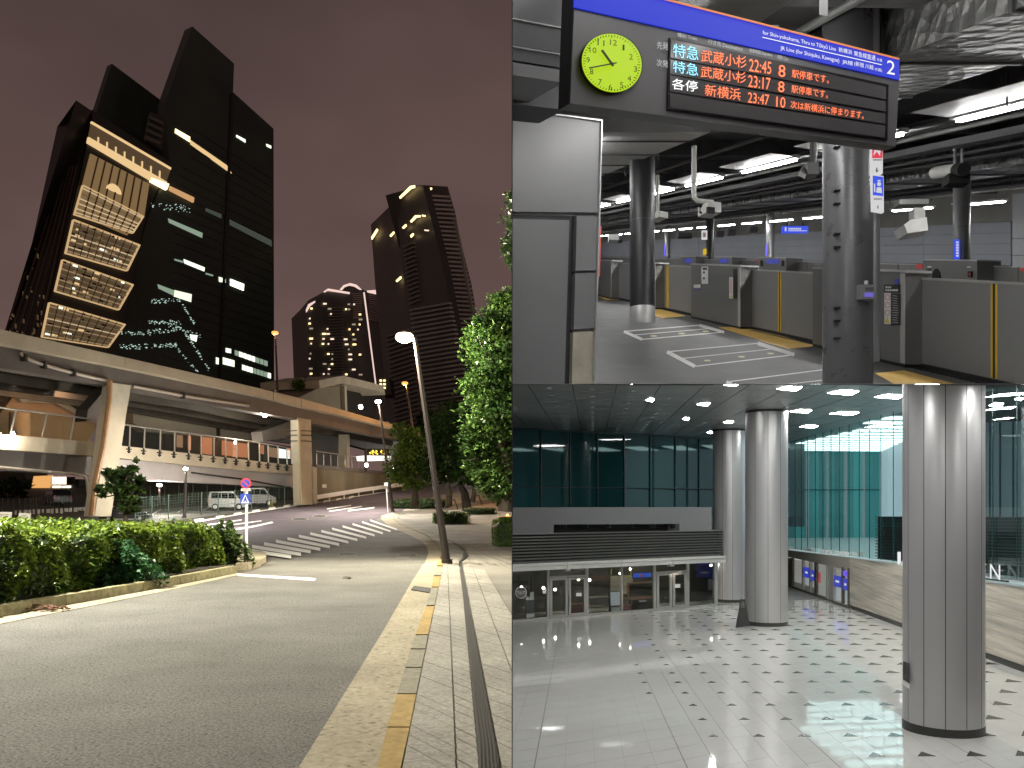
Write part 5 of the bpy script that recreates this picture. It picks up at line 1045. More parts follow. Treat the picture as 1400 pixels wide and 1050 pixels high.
# ---- far row across the tracks
X_F = 16.0
psf = M('far_door_steel', (.17, .17, .165), .4, metal=.1, var=.08)
xs_ = [760, 893, 912, 964, 1018, 1060, 1103, 1145, 1200, 1228, 1300, 1392, 1460, 1600]
for i in range(len(xs_) - 1):
    a, b = xs_[i], xs_[i + 1]; t = thing('far_platform_door', 'dark platform door panel in the row across the tracks', 'platform door', U(X_F, Yn((a + b) / 2, X_F)), 'platform doors across the tracks'); part('panel', unit(MB(), a + .5, b - .5, .0, 1.2, -.1, 0, X_F), psf, t); part('top_rail', unit(MB(), a + .5, b - .5, 1.2, 1.23, -.12, .02, X_F), psde, t)
for lab, a, b, ex in (('far door housing with small blue display near the red notice', 931, 951, 'b'), ('far door housing with faint blue display', 977, 1001, 'b'), ('far door housing with blue display and red labels', 1037, 1075, 'br'), ('large far door housing with green handle and black recess', 1262, 1336, 'g'), ('far door housing edge behind the broad column', 1126, 1146, '')):
    t = thing('far_door_housing', lab, 'door housing', U(X_F, Yn((a + b) / 2, X_F))); part('case', unit(MB(), a, b, .0, 1.36, -.2, .5, X_F), psd2, t); part('cap', unit(MB(), a, b, 1.36, 1.40, -.2, .52, X_F), psde, t); XP = uplane(X_F - .5)
    if 'b' in ex: w = b - a; part('display', MB().rect(XP, a + w * .28, 353.5 + (w - 20) * .04, a + w * .72, 359 + (w - 20) * .06, 0, .02), emis('display_blue', (.03, .05, .5), .6), t)
    if 'r' in ex:
        for x in (1041, 1070): part('slot', MB().rect(XP, x - 1.5, 356, x + 1.5, 364, 0, .02), blackm, t)
    if ex == 'g':
        part('green_handle', MB().rect(XP, 1266, 366, 1270.5, 376, 0, .05), M('handle_green', (.02, .09, .05), .4), t); part('black_recess', MB().poly(XP, [(1278 + 6 * math.cos(k * .52) + 2, 380 + 13 * math.sin(k * .52)) for k in range(12)], 0, .02), blackm, t); part('switch', MB().rect(XP, 1323, 371, 1328, 379, 0, .04), blackm, t); part('switch_key', MB().rect(XP, 1324.5, 373, 1326.5, 377, .041, .06), rst, t)
        for x in (1270, 1324): part('label', MB().rect(XP, x - 2, 364, x + 3, 366, 0, .01), wst, t)
XF2 = uplane(X_F - .02)
for x, y, w, h in ((1033, 355, 3, 3), (1077, 356, 3, 3.4), (1253, 361, 8, 6), (1341, 365, 10, 7), (1395, 366, 8, 5)): solo('warning_label', MB().rect(XF2, x, y, x + w, y + h, 0, .015), emis('label_red', (.7, .05, .04), .4), {1033: 'tiny red label left of the blue-display housing across the tracks', 1077: 'tiny red label right of the blue-display housing across the tracks', 1253: 'red warning label left of the large far housing', 1341: 'red warning label right of the large far housing', 1395: 'red warning label at the end of the far doors'}[x], 'label')
# track bed
mb = MB().sheet([[U(X0, Y, -.9) for X0 in (X_N + .15, X_F - .05)] for Y in (5, 20, 40, 80, 140)]); struct('track_bed', mb, dark, fix=False)
# ---- far wall
X_W = 27.0; FW = uplane(X_W)
wblu = M('wall_bluegrey', (.235, .25, .285), .55, var=.08, scale=.5); wbl2 = M('wall_panel_pale', (.36, .37, .39), .5, var=.06)
fw = thing('far_wall', 'blue-grey ribbed wall with concrete top behind the far platform', 'wall', U(X_W, 50)); part('concrete_top', unit(MB(), 600, 1750, 3.0, 4.8, -.3, .0, X_W), conc, fw); part('backing', unit(MB(), 600, 1750, -.5, 3.0, -.4, -.15, X_W), gm2, fw)
xc = [640, 760, 860, 955, 1050, 1145, 1262, 1382]
for i in range(len(xc) - 1):
    for k in range(6): part('wall_panel', unit(MB(), xc[i] + .2, xc[i + 1] - .2, k * .5 + .012, k * .5 + .49, -.15, -.03, X_W), wblu, fw)
for k, (a, b) in enumerate(((0, 1.45), (1.48, 2.2), (2.23, 4.2))): part('end_panel', unit(MB(), 1384, 1750, a, b, -.15, .08, X_W), wbl2, fw)
# ---- light fixtures
def fixture(label, X0, Ya, Yb, h, w=.14, refl=True, grp=None, em=None):
    a, b = U(X0, Ya, h), U(X0, Yb, h); t = thing('light_fixture', label, 'light fixture', (a + b) / 2, grp); up = Vector((0, 0, .07)); s = Vector((w / 2, 0, 0))
    part('tube', MB().hexa([a - s * .6, a + s * .6, b + s * .6, b - s * .6], [a - s * .6 + up * .6, a + s * .6 + up * .6, b + s * .6 + up * .6, b - s * .6 + up * .6]), em or tube_on, t)
    e = (b - a).normalized() * .12
    part('batten', MB().hexa([a - s - e + up * .7, a + s - e + up * .7, b + s + e + up * .7, b - s + e + up * .7], [a - s - e + up * 1.8, a + s - e + up * 1.8, b + s + e + up * 1.8, b - s + e + up * 1.8]), M('fixture_white', (.6, .6, .6), .4), t)
    if refl:
        for sgn in (-1, 1):
            o1 = Vector((sgn * w * .7, 0, .09)); o2 = Vector((sgn * w * 4.2, 0, .16)); part('reflector', MB().hexa([a - e + o1, b + e + o1, b + e + o2, a - e + o2], [p + Vector((0, 0, .012)) for p in (a - e + o1, b + e + o1, b + e + o2, a - e + o2)]), M('reflector_pale', (.5, .5, .5), .4), t)
    return t
for i, (ya, yb_) in enumerate(((10.2, 13.6), (15.2, 18.0), (19.4, 22.4), (24, 27), (28.4, 31.4), (33, 36), (37.5, 41), (42.5, 46), (48, 52), (54, 59), (62, 68), (71, 77), (80, 87), (90, 98), (102, 111))):
    fixture('large tube light with wide reflector at the right edge' if i == 0 else 'tube light in the receding row above the near doors', 8.5, ya, yb_, 3.62, .16 if i == 0 else .14, i < 7, None if i == 0 else 'tube lights over the near doors')
for i in range(24): fixture('slim tube light in the long row over the far platform', 20.4, 26 + i * 4.2, 28.6 + i * 4.2, 3.32, .26, False, 'tube lights over the far platform')
for i in range(4): fixture('tube light above the near platform in front of the departure board', 1.6 + (i % 2) * 3.0, 3.2 + (i // 2) * 3.2, 5.6 + (i // 2) * 3.2, 4.35, .16, False, 'tube lights over the near platform', tube_near)
for X_, Y_ in ((2.2, 5), (4.2, 6.5), (2.6, 8.5)): lamp('AREA', U(X_, Y_, 4.2), 30, (1, .98, .95), 1.2, U(X_, Y_ + 1.5, 0))  # area lamps added out of view to brighten the near platform
for i in range(24): fixture('added tube light hidden behind the wall and departure board', 3.4, [8.4, 16.2][i > 0] + max(0, i - 1) * 4.4, [11.4, 19.4][i > 0] + max(0, i - 1) * 4.4, 3.62, .16, False, 'added tube lights over the platform edge', tube_mid)  # unseen row added to light the doors and platform floor
mb = MB().hexa([(-2, 138, SU * 138 - 1), (40, 138, SU * 138 - 1), (40, 139, SU * 138 - 1), (-2, 139, SU * 138 - 1)], [(-2, 138, SU * 138 + 5), (40, 138, SU * 138 + 5), (40, 139, SU * 138 + 5), (-2, 139, SU * 138 + 5)])
solo('end_wall', mb, wblu, 'grey wall closing the far end of the platform', 'wall')
# ---- ducts, pipes, beams
def run(name, lab, X0a, X0b, ha, hb, Ya, Yb, m_, cat='duct', straps=0, sm=None, grp=None):
    t = thing(name, lab, cat, U((X0a + X0b) / 2, (Ya + Yb) / 2, ha), grp); part('casing', MB().hexa([U(X0a, Ya, ha), U(X0b, Ya, ha), U(X0b, Yb, ha), U(X0a, Yb, ha)], [U(X0a, Ya, hb), U(X0b, Ya, hb), U(X0b, Yb, hb), U(X0a, Yb, hb)]), m_, t)
    for k in range(straps):
        Y = lerp(Ya, Yb, (k + .5) / straps); part('strap', MB().hexa([U(X0a - .03, Y, ha - .03), U(X0b + .03, Y, ha - .03), U(X0b + .03, Y + .06, ha - .03), U(X0a - .03, Y + .06, ha - .03)], [U(X0a - .03, Y, hb), U(X0b + .03, Y, hb), U(X0b + .03, Y + .06, hb), U(X0a - .03, Y + .06, hb)]), sm or pipd, t)
    return t
run('foil_duct', 'big foil-wrapped ceiling duct right of the departure board', 5.6, 7.2, 3.85, 4.65, 7, 16, foilm, straps=4)
run('foil_duct', 'long silver foil duct hung beyond the near light row', 13.8, 15.6, 3.6, 4.25, 12, 90, foilm, straps=26)
run('foil_duct', 'grey ceiling duct high behind the departure board', 2.2, 3.8, 4.1, 4.65, 6, 14, ductm, straps=3)
run('metal_duct', 'flat grey duct with straps above the slim column', 1.95, 5.3, 3.72, 4.1, 15.5, 27, M('duct_pale', (.5, .5, .49), .5, metal=.2, var=.15), straps=5)
for i, (X0, h, w, hh) in enumerate(((9.6, 3.95, .5, .12), (11.2, 3.8, .45, .14), (12.5, 3.7, .4, .12), (17.5, 4.1, .8, .16), (19.5, 4.0, .5, .12), (21.5, 4.0, .6, .2))):
    run('cable_tray', ['cable tray just beyond the near tube lights', 'dark cable tray beside the long foil duct', 'narrow cable tray under the long foil duct', 'wide cable tray beyond the foil duct', 'dark cable tray low over the far tracks', 'cable trunking beside the far platform lights'][i], X0, X0 + w, h, h + hh, 9, 110, pipd, 'cable tray')
for i in range(10):
    X0 = [4.6, 7.6, 9.2, 10.6, 12.0, 13.3, 16.4, 18.6, 20.6, 22.6][i]; h = [4.2, 4.1, 3.9, 4.0, 3.75, 3.9, 3.9, 3.9, 3.95, 4.0][i]; r = [.05, .06, .03, .05, .04, .05, .05, .06, .07, .05][i]
    solo('ceiling_pipe', MB().tube([U(X0, 8, h), U(X0, 40, h), U(X0, 110, h)], r, 8), pipd if i % 3 else ductm, 'thin service pipe running the length of the platform ceiling', 'pipe', 'ceiling pipes', smooth=True)
for i in range(12): Y = 9 + i * 5; solo('ceiling_beam', MB().hexa([(-1, Y, SU * Y + 4.3), (50, Y + 3, SU * (Y + 3) + 4.3), (50, Y + 3.4, SU * (Y + 3.4) + 4.3), (-1, Y + .4, SU * (Y + .4) + 4.3)], [(-1, Y, SU * Y + 4.75), (50, Y + 3, SU * (Y + 3) + 4.75), (50, Y + 3.4, SU * (Y + 3.4) + 4.75), (-1, Y + .4, SU * (Y + .4) + 4.75)]), M('beam_dark', (.15, .15, .15), .7, var=.3), 'dark beam crossing the platform ceiling', 'beam', 'ceiling beams')
hang = thing('hanger_rods', 'thin rods hanging the ducts and trays from the dark ceiling', 'rods', U(10, 20, 3.6))
for i in range(46): X0 = random.choice([5.6, 7.2, 9.6, 11.4, 12.7, 13.8, 15.6, 17.9, 19.7, 8.2, 8.8]); Y = random.uniform(10, 60); part('rod', MB().tube([U(X0, Y, 3.6), U(X0, Y, 4.7)], .012 + Y * .0003, 5), pipd, hang)
mb = MB()
for i in range(7):
    Y = 17 + i * .9; mb.tube([U(4.0, Y, 4.2), U(4.4, Y + .3, 3.75), U(4.9, Y + .8, 4.25)], .03, 6)
solo('hanging_cables', mb, blackm, 'black looped cables hanging behind the slim column', 'cables')['kind'] = 'stuff'
run('ceiling_box', 'grey equipment box under the ceiling left of the slim column', .9, 1.9, 2.75, 3.3, 22, 26, gm1, 'box')
# ---- cameras, projectors, hanging signs
def pt_(x, y, Y): return P(x, y, Y)
camw = M('camera_white', (.55, .55, .52), .45)
t = thing('security_camera', 'white security camera on a bent pale pipe from the ceiling', 'camera', pt_(966, 286, 18)); part('pipe', MB().tube([pt_(949, 200, 18), pt_(948.5, 262, 18), pt_(949, 270, 18), pt_(953, 274.5, 18), pt_(975, 277, 18)], .055, 8), M('pipe_white', (.7, .7, .66), .5), t, smooth=True)
part('housing', MB().box(pt_(970, 287, 18), (.30, .42, .20), .3), camw, t); part('lens', MB().box(pt_(971.5, 287.5, 17.75), (.17, .05, .12), .3), blackm, t); part('cable_loop', MB().tube([pt_(966, 279, 18), pt_(957, 283, 18), pt_(957, 290, 18), pt_(963, 293, 18)], .02, 6), blackm, t)
t = thing('security_camera', 'white box camera on a dark bracket left of the broad column', 'camera', pt_(1100, 236, 14)); part('bracket', MB().tube([pt_(1112, 180, 14), pt_(1112, 236, 14)], .06, 8), gm1, t); part('mount', MB().box(pt_(1109, 233, 14), (.18, .2, .18)), gm1, t); part('housing', MB().hexa([pt_(1091, 240, 13.8), pt_(1100, 244, 13.8), pt_(1106, 232, 14.1), pt_(1098, 228, 14.1)], [pt_(1091, 236, 14.1), pt_(1100, 240, 14.1), pt_(1106, 228, 14.4), pt_(1098, 225, 14.4)]), camw, t)
t = thing('security_camera', 'small white camera hanging right of the slim column', 'camera', pt_(901, 296, 24)); part('pipe', MB().tube([pt_(899, 240, 24), pt_(899, 290, 24)], .05, 6), camw, t); part('housing', MB().box(pt_(901, 296, 24), (.3, .4, .16), .5), camw, t)
pj = Pl((0, 15, 0), (0, -1, 0))
t = thing('projector', 'white angular projector hanging over the tracks', 'projector', pt_(1252, 320, 15)); part('case', MB().poly(pj, [(1236, 307), (1246, 300), (1267, 297), (1269, 315), (1241, 319)], -.4, 0), M('projector_white', (.75, .75, .72), .5), t); part('mount', MB().rect(pj, 1250, 284, 1265, 298, -.3, -.1), camw, t); part('top_tray', MB().rect(pj, 1230, 272, 1270, 279, -.35, -.1), ductm, t)
t = thing('projector', 'grey tubular projector with black lens under the foil duct', 'projector', pt_(1296, 250, 19)); part('body', MB().tube([pt_(1278, 236, 19.5), pt_(1310, 232, 18.5)], .13, 14), camw, t, smooth=True); part('lens', MB().tube([pt_(1308, 232.5, 18.5), pt_(1318, 232, 18.2)], .14, 14), blackm, t, smooth=True); part('cradle', MB().box(pt_(1307, 247, 18.6), (.45, .3, .2)), blackm, t)
for x in (1305, 1315): part('rod', MB().tube([pt_(x, 196, 18.6), pt_(x, 228, 18.6)], .03, 6), trim, t)
hs = Pl((0, 40, 0), (0, -1, 0)); t = thing('platform_sign', 'blue hanging platform number one sign over the far platform', 'sign', pt_(1088, 318, 40)); part('panel', MB().rect(hs, 1070, 309, 1105, 317.5, -.2, 0), bsg, t); part('number', letters('1', [(1073, 310.5), (1075.2, 310.5), (1075.2, 316), (1073, 316)], hs, .02), wsg, t, fix=False)
part('small_print', bars(hs, 1078, 311.6, 1096, 314, 7, .02), wsg, t, kind='stuff'); part('underline', MB().rect(hs, 1078, 315, 1103, 315.7, 0, .03), wsg, t)
for x in (1077, 1098): part('hanger', MB().tube([pt_(x, 300, 40), pt_(x, 309, 40)], .04, 6), pipd, t)
hs2 = Pl((0, 50, 0), (0, -1, 0)); t = thing('notice_sign', 'small white notice with red print on the far dark column', 'sign', pt_(963, 327, 50)); part('panel', MB().rect(hs2, 959.5, 315, 967, 327, -.1, 0), wsg, t); part('red_print', MB().rect(hs2, 961, 318, 965, 324, 0, .03), M('sticker_pink', 0), t); solo('yellow_box', MB().rect(hs2, 962.5, 340, 966, 347, -.3, 0), emis('yellow_strip', 0, .6), 'small yellow box on the far dark column', 'box')
t = thing('ceiling_speaker', 'white box unit hanging over the far end of the platform', 'box', pt_(842, 330, 45)); part('case', MB().box(pt_(839, 326, 45), (.55, .5, .28)), M('projector_white', 0), t); part('dark_side', MB().box(pt_(848, 327, 45), (.2, .5, .26)), gm2, t)
mb = MB()
for i, (x, y) in enumerate(((932, 322), (941, 322), (984, 320), (1000, 318), (1030, 314))): mb = MB().box(pt_(x, y, 42), (.35, .3, .22)).tube([pt_(x, y - 8, 42), pt_(x, y, 42)], .03, 6); solo('ceiling_unit', mb, pipd, 'small dark unit hanging below the far ceiling lights', 'unit', 'hanging ceiling units')
# ---- departure board
SB = vplane(P(785, 300, 4.9).to_2d().to_3d(), P(1230, 300, 7.0).to_2d().to_3d())
bd = thing('departure_board', 'hanging departure board with green clock and orange train times', 'departure board', SB.hit(1000, 175))
def tl_(x): return .256 * (x - 916)
part('housing', MB().poly(SB, [(785, tl_(785)), (1230, tl_(1230)), (1224, 201), (779, 141.5)], -.10, 0), M('board_black', (.028, .028, .03), .4, var=.1), bd)
fc = part('face', MB().poly(SB, [(785, 9.6), (1229.5, 109), (1224.3, 200), (779.6, 141)], .0, .01), M('board_grey', (.13, .13, .135), .4, metal=.1, var=.04, rvar=.03), bd)
bb = part('blue_band', MB().poly(SB, [(785.4, tl_(785) + 1.5), (1229.8, tl_(1230) + 1.6), (1229.4, 109), (785, 9.6)], .011, .02), emis('band_blue', (.013, .032, .60), 1.0, .05), bd)
part('orange_trim', MB().strip(SB, (785.4, tl_(785)), (1229.8, tl_(1230) - .2), 1.6, .011, .03), emis('trim_orange', (.9, .28, .05), .8), bd)
def Z4(x, y): return (880 + x / 3.889, 20 + y / 3.889)
ledw = part('led_window', MB().poly(SB, [Z4(138, 122), Z4(1302, 372), Z4(1297, 668), Z4(128, 502)], .011, .022), M('led_frame', (.012, .012, .013), .3), bd)
dsp = M('led_glass', (.10, .095, .10), .16, var=.08, scale=2, spec=.6)
for q in ([(145, 130), (1290, 385), (1288, 450), (143, 228)], [(143, 240), (1287, 462), (1286, 515), (141, 315)], [(141, 325), (1286, 528), (1284, 580), (139, 408)], [(140, 420), (1284, 590), (1282, 655), (140, 494)]): part('led_panel', MB().poly(SB, [Z4(*p) for p in q], .023, .027), dsp, ledw)
orl = emis('led_orange', (1, .20, .07), 1.6); cyl = emis('led_cyan', (.30, .80, 1), 1.5); wll = emis('led_white', (1, 1, 1), 1.4); wtx = emis('text_white', (1, 1, 1), .95); gtx = emis('text_grey', (.85, .87, .85), .62)
def wr_(txt, q, m_, nm='writing', par=None, t=.032, bold=False): part(nm, letters(txt, [Z4(*p) for p in q], SB, t, bold=bold), m_, par or bd, fix=False)
wr_('特急', [(158, 152), (293, 172), (291, 245), (156, 222)], cyl, par=ledw); wr_('武蔵小杉', [(308, 185), (548, 222), (546, 288), (305, 250)], orl, par=ledw); wr_('22:45', [(562, 234), (680, 252), (678, 318), (560, 300)], orl, par=ledw); wr_('8', [(718, 264), (755, 270), (753, 335), (716, 329)], orl, par=ledw); wr_('駅停車です。', [(790, 290), (985, 322), (985, 368), (788, 334)], orl, par=ledw)
wr_('特急', [(157, 243), (292, 263), (290, 328), (155, 305)], cyl, par=ledw); wr_('武蔵小杉', [(305, 273), (545, 307), (543, 368), (303, 333)], orl, par=ledw); wr_('23:17', [(558, 320), (675, 337), (673, 400), (556, 384)], orl, par=ledw); wr_('8', [(716, 352), (750, 357), (748, 415), (714, 410)], orl, par=ledw); wr_('駅停車です。', [(787, 373), (980, 402), (980, 447), (786, 415)], orl, par=ledw)
wr_('各停', [(152, 337), (288, 354), (286, 412), (150, 395)], wll, par=ledw); wr_('新横浜', [(327, 369), (517, 394), (515, 458), (325, 430)], orl, par=ledw); wr_('23:47', [(556, 412), (668, 426), (666, 482), (554, 467)], orl, par=ledw); wr_('10', [(707, 434), (755, 440), (753, 498), (705, 490)], orl, par=ledw); wr_('次は新横浜に停まります。', [(782, 457), (1172, 514), (1170, 557), (780, 497)], orl, par=ledw)
wr_('種別 Train', [(180, 95), (285, 115), (284, 140), (179, 117)], gtx, par=fc, t=.02); wr_('行き先 Destination', [(343, 130), (526, 168), (525, 197), (342, 155)], gtx, par=fc, t=.024); wr_('発車時間 Dep.time', [(562, 178), (683, 203), (683, 228), (561, 203)], gtx, par=fc, t=.024); wr_('両数 Cars', [(712, 212), (770, 224), (769, 248), (711, 235)], gtx, par=fc, t=.024)
wr_('先発', [(72, 142), (130, 150), (130, 189), (70, 181)], gtx, par=fc, t=.02); wr_('次発', [(70, 236), (130, 244), (130, 283), (68, 273)], gtx, par=fc, t=.02)
wr_('for Shin-yokohama, Thru to Tōkyū Line', [(633, 83), (1022, 172), (1022, 200), (633, 110)], wtx, par=bb, t=.025); wr_('新横浜', [(1037, 172), (1108, 188), (1108, 214), (1037, 198)], wtx, par=bb, t=.025); wr_('東急線直通', [(1118, 191), (1232, 217), (1232, 246), (1118, 218)], wtx, par=bb, t=.025); wr_('方面', [(1240, 230), (1268, 236), (1268, 252), (1240, 246)], wtx, par=bb, t=.025)
part('rule', MB().strip(SB, Z4(633, 119), Z4(1268, 266), .5, .02, .026), wtx, bb)
wr_('JR Line (for Shinjuku, Kawagoe)', [(727, 166), (1040, 232), (1040, 262), (727, 192)], wtx, par=bb, t=.025); wr_('JR線', [(1056, 236), (1112, 248), (1112, 276), (1056, 264)], wtx, par=bb, t=.025); wr_('(新宿 川越', [(1120, 246), (1222, 269), (1222, 298), (1120, 275)], wtx, par=bb, t=.025); wr_('方面)', [(1228, 280), (1268, 288), (1268, 308), (1228, 299)], wtx, par=bb, t=.025); wr_('2', [(1295, 240), (1338, 250), (1335, 321), (1292, 313)], wtx, par=bb, t=.025)
def Zc(x, y): return (700 + x / 4.667, y / 4.667)
def ell(cx, cy, rx, ry, sk, n=48): return [Zc(cx + rx * math.cos(a), cy + ry * math.sin(a) + sk * rx * math.cos(a)) for a in [2 * math.pi * k / n for k in range(n)]]
ck = part('clock', MB().poly(SB, ell(642, 400, 194, 190, .07), .0, .035), M('clock_rim', (.04, .05, .01), .4), bd)
part('dial', MB().poly(SB, ell(638, 401, 190, 186, .07), .036, .04), emis('dial_green', (.52, .78, .0), .86), ck)
nk = M('numeral_black', (.02, .03, .0), .5)
for s, x, y in (('12', 648, 270), ('1', 712, 303), ('2', 760, 362), ('3', 788, 440), ('4', 749, 500), ('5', 700, 542), ('6', 628, 555), ('7', 562, 522), ('8', 508, 456), ('9', 486, 382), ('10', 517, 318), ('11', 568, 272)):
    w = 11 if len(s) == 1 else 22
    if s == '1': w = 6
    part('numeral', letters(s, [Zc(x - w, y - 18 - w * .1), Zc(x + w, y - 18 + w * .2), Zc(x + w, y + 18 + w * .2), Zc(x - w, y + 18 - w * .1)], SB, .044), nk, ck, fix=False)
mb = MB()
for k in range(60):
    a = 2 * math.pi * k / 60; r0 = .90 if k % 5 else .86; f = lambda r: Zc(638 + 190 * r * math.cos(a), 401 + 186 * r * math.sin(a) + .07 * 190 * r * math.cos(a)); mb.strip(SB, f(r0), f(.96), .5, .041, .044)
part('minute_marks', mb, nk, ck, kind='stuff', fix=False)
part('hour_hand', MB().strip(SB, Zc(648, 420), Zc(575, 318), 2.6, .046, .05), nk, ck); part('minute_hand', MB().strip(SB, Zc(668, 400), Zc(494, 433), 1.7, .051, .055), nk, ck); part('hub', MB().poly(SB, ell(640, 405, 9, 9, 0, 12), .056, .06), nk, ck)
for x in (900, 1120): part('hanger', MB().hexa([SB.hit(x, 20, -.12), SB.hit(x + 12, 22, -.12), SB.hit(x + 12, 22, -.2), SB.hit(x, 20, -.2)], [SB.hit(x, -200, -.12), SB.hit(x + 12, -200, -.12), SB.hit(x + 12, -200, -.2), SB.hit(x, -200, -.2)]), gm2, bd)
# ================================================================ LOWER RIGHT: the marble hall
ROOM = 'D'
def dvp(a, b): return vplane(gD(*a).to_2d().to_3d(), gD(*b).to_2d().to_3d())
tilem = M('marble_tile', (.56, .555, .53), .04, var=.05, scale=.5, rvar=.015, spec=.7); joint = M('tile_joint', (.20, .195, .18), .5); trim2 = M('triangle_dark', (.045, .043, .04), .2)
cpan = M('ceiling_panel', (.24, .25, .25), .3, metal=.35, var=.05, scale=.4); cjoint = M('ceiling_joint', (.04, .045, .045), .6)
alum = M('column_aluminium', (.46, .455, .46), .33, metal=.55, var=.03, scale=.4, stretch=(1, 1, .1), rvar=.03); ringm = M('base_ring', (.035, .035, .032), .4)
frm = M('frame_aluminium', (.40, .39, .37), .4, metal=.35, var=.04)
# floor
O = gD(738, 1008); sa = Vector((.0675, .9)); sb = Vector((.582, .367))
def lat(i, j): p = Vector((O.x, O.y)) + sb * i + sa * j; return p
rowsD = [[(x, Y, dZ(Y) - .012) for x in (-2, 10, 20, 40)] for Y in (2, 10, 20, 40, 60, 100)]
hf = struct('hall_floor', MB().sheet(rowsD), joint, fix=False)
def tile(i, j, ni=1, nj=1, g=.006):
    q = [lat(i, j), lat(i + ni, j), lat(i + ni, j + nj), lat(i, j + nj)]; c = sum(q, Vector((0, 0))) / 4
    q = [c + (v - c) * (1 - g / (v - c).length) for v in q]
    if max(v.x for v in q) < 0: return None
    # strong joint every five tiles
    return MB().hexa([(v.x, v.y, dZ(v.y) - .02) for v in q], [(v.x, v.y, dZ(v.y)) for v in q])
cells = []
for i in range(-10, 42):
    for j in range(-34, 46):
        p = lat(i + .5, j + .5)
        if p.x < -.3 or p.y < 12 or p.y > 54: continue
        wx = 15.4 + (p.y - 26.5) * .14
        if p.x > wx + .4: continue
        sx = CX + F * p.x / p.y
        if sx > 1480: continue
        cells.append((p.y, i, j))
cells.sort()
far = MB()
vis = 0
for Yc, i, j in cells:
    mb = tile(i, j, g=.010 if False else .006)
    if mb is None: continue
    if vis < 290 and Yc > 15: part('floor_tile', mb, tilem, hf); vis += 1
    else: far.add(mb.v, mb.f)
part('far_floor_tiles', far, tilem, hf, kind='stuff', fix=False)
mb = MB()                                         # wider movement joints every five tiles
for i in range(-10, 45, 5):
    a, b = lat(i, -34), lat(i, 46); w = Vector((.012, 0)); mb.add([(a.x - .012, a.y, dZ(a.y) + .002), (a.x + .012, a.y, dZ(a.y) + .002), (b.x + .012, b.y, dZ(b.y) + .002), (b.x - .012, b.y, dZ(b.y) + .002)], [(0, 1, 2, 3)])
part('movement_joint', mb, M('joint_line', (.10, .10, .095), .5), hf, fix=False, kind='stuff')
tr = MB(); nt_ = 0; tl = []
for i in range(0, 20):
    for j in range(-3, 24):
        base = Vector((gD(887, 948).x, gD(887, 948).y)) + Vector((1.0, .63)) * i + Vector((.1215, 1.62)) * (j - i * .38 - (2 if i > 3 else 0))
        if base.y < 15.5 or base.y > 50: continue
        if base.x > 15.2 + (base.y - 26.5) * .14: continue
        if i == 0 and not (22 < base.y < 29): continue
        sx = CX + F * base.x / base.y
        if sx > 1420: continue
        k = min(.85, .30 + i * .06); w, d = .58 * k, .58 * k
        tl.append((base, w, d))
for (b, w, d) in sorted(tl, key=lambda t: t[0].y)[:280]:
    q = [b + Vector((-w / 2, -.1 * d)), b + Vector((w / 2, -.1 * d)), b + Vector((w * .18, d * .9))]
    part('triangle_inlay', MB().prism([(v.x, v.y, dZ(v.y) + .006) for v in q], (0, 0, -.012)), trim2, hf)
# ceiling
cb = [(-2, 26), (50, 26), (50, 110), (-2, 110)]
def cz(Y, d=0): return ZC + 3.488 + .0158 * Y + d
cl_ = struct('ceiling', MB().sheet([[(x, Y, cz(Y, .03)) for x in (-2, 20, 60)] for Y in (24, 40, 60, 120)]), cjoint, fix=False)
ca = Vector((.14, 1)) ; cbv = Vector((1, .14))
for i in range(-4, 26):
    for j in range(0, 22):
        p = Vector((0.3, 27)) + Vector((1.55, .40)) * i + Vector((.22, 2.4)) * j
        q = [p, p + Vector((1.55, .40)) * .97, p + Vector((1.55, .40)) * .97 + Vector((.22, 2.4)) * .982, p + Vector((.22, 2.4)) * .982]
        if max(v.x for v in q) < 0 or p.y > 84 or p.x > 18 + (p.y - 40) * .14 or p.x / p.y > .6: continue
        part('ceiling_panel', MB().hexa([(v.x, v.y, cz(v.y)) for v in q], [(v.x, v.y, cz(v.y, .02)) for v in q]), cpan, cl_)
sqr = emis('downlight', (1, 1, .97), 80); rim2 = M('light_rim', (.35, .36, .36), .4)
lts = [(889, 546.5, 5.5, 2.4), (962, 552.5, 9, 2.2), (938, 572.5, 4.5, 2), (996, 577, 7, 1.8), (970.5, 591, 4, 1.5), (1079, 531, 17, 3.2), (1153, 536.5, 21, 3.6), (1216, 542, 20, 3), (1095, 562, 15, 2.4), (1154, 565, 20, 2.2), (1106, 583, 12.5, 2), (1362, 553.5, 10, 3.5), (1393, 545, 6, 2), (1000, 525.8, 10, 1.6)]
for i, (x, y, w, h) in enumerate(lts):
    q = [CEIL_D.hit(x - w, y + h * .2), CEIL_D.hit(x + w * .55, y + h), CEIL_D.hit(x + w, y - h * .6), CEIL_D.hit(x - w * .1, y - h)]
    t = thing('ceiling_light', 'square recessed ceiling light glowing among the metal ceiling panels', 'ceiling light', q[0], 'square hall ceiling lights'); part('diffuser', MB().prism([p - Vector((0, 0, .012)) for p in q], (0, 0, .02)), sqr, t)
    c = sum(q, Vector()) / 4; part('rim', MB().prism([c + (p - c) * 1.12 - Vector((0, 0, .006)) for p in q], (0, 0, .016)), rim2, t)
mb = MB()
for i in range(10):
    for j in range(12):
        p = Vector((1.1, 28.5)) + Vector((1.55, .4)) * i * 1.0 + Vector((.22, 2.4)) * j; s = .07
        if p.x > 16 + (p.y - 40) * .14 or p.y > 70: continue
        mb.box((p.x, p.y, cz(p.y, -.004)), (.16, .2, .01))
o = part('spot_fittings', mb, emis('spot_dim', (.8, .9, .9), .18), cl_, kind='stuff')
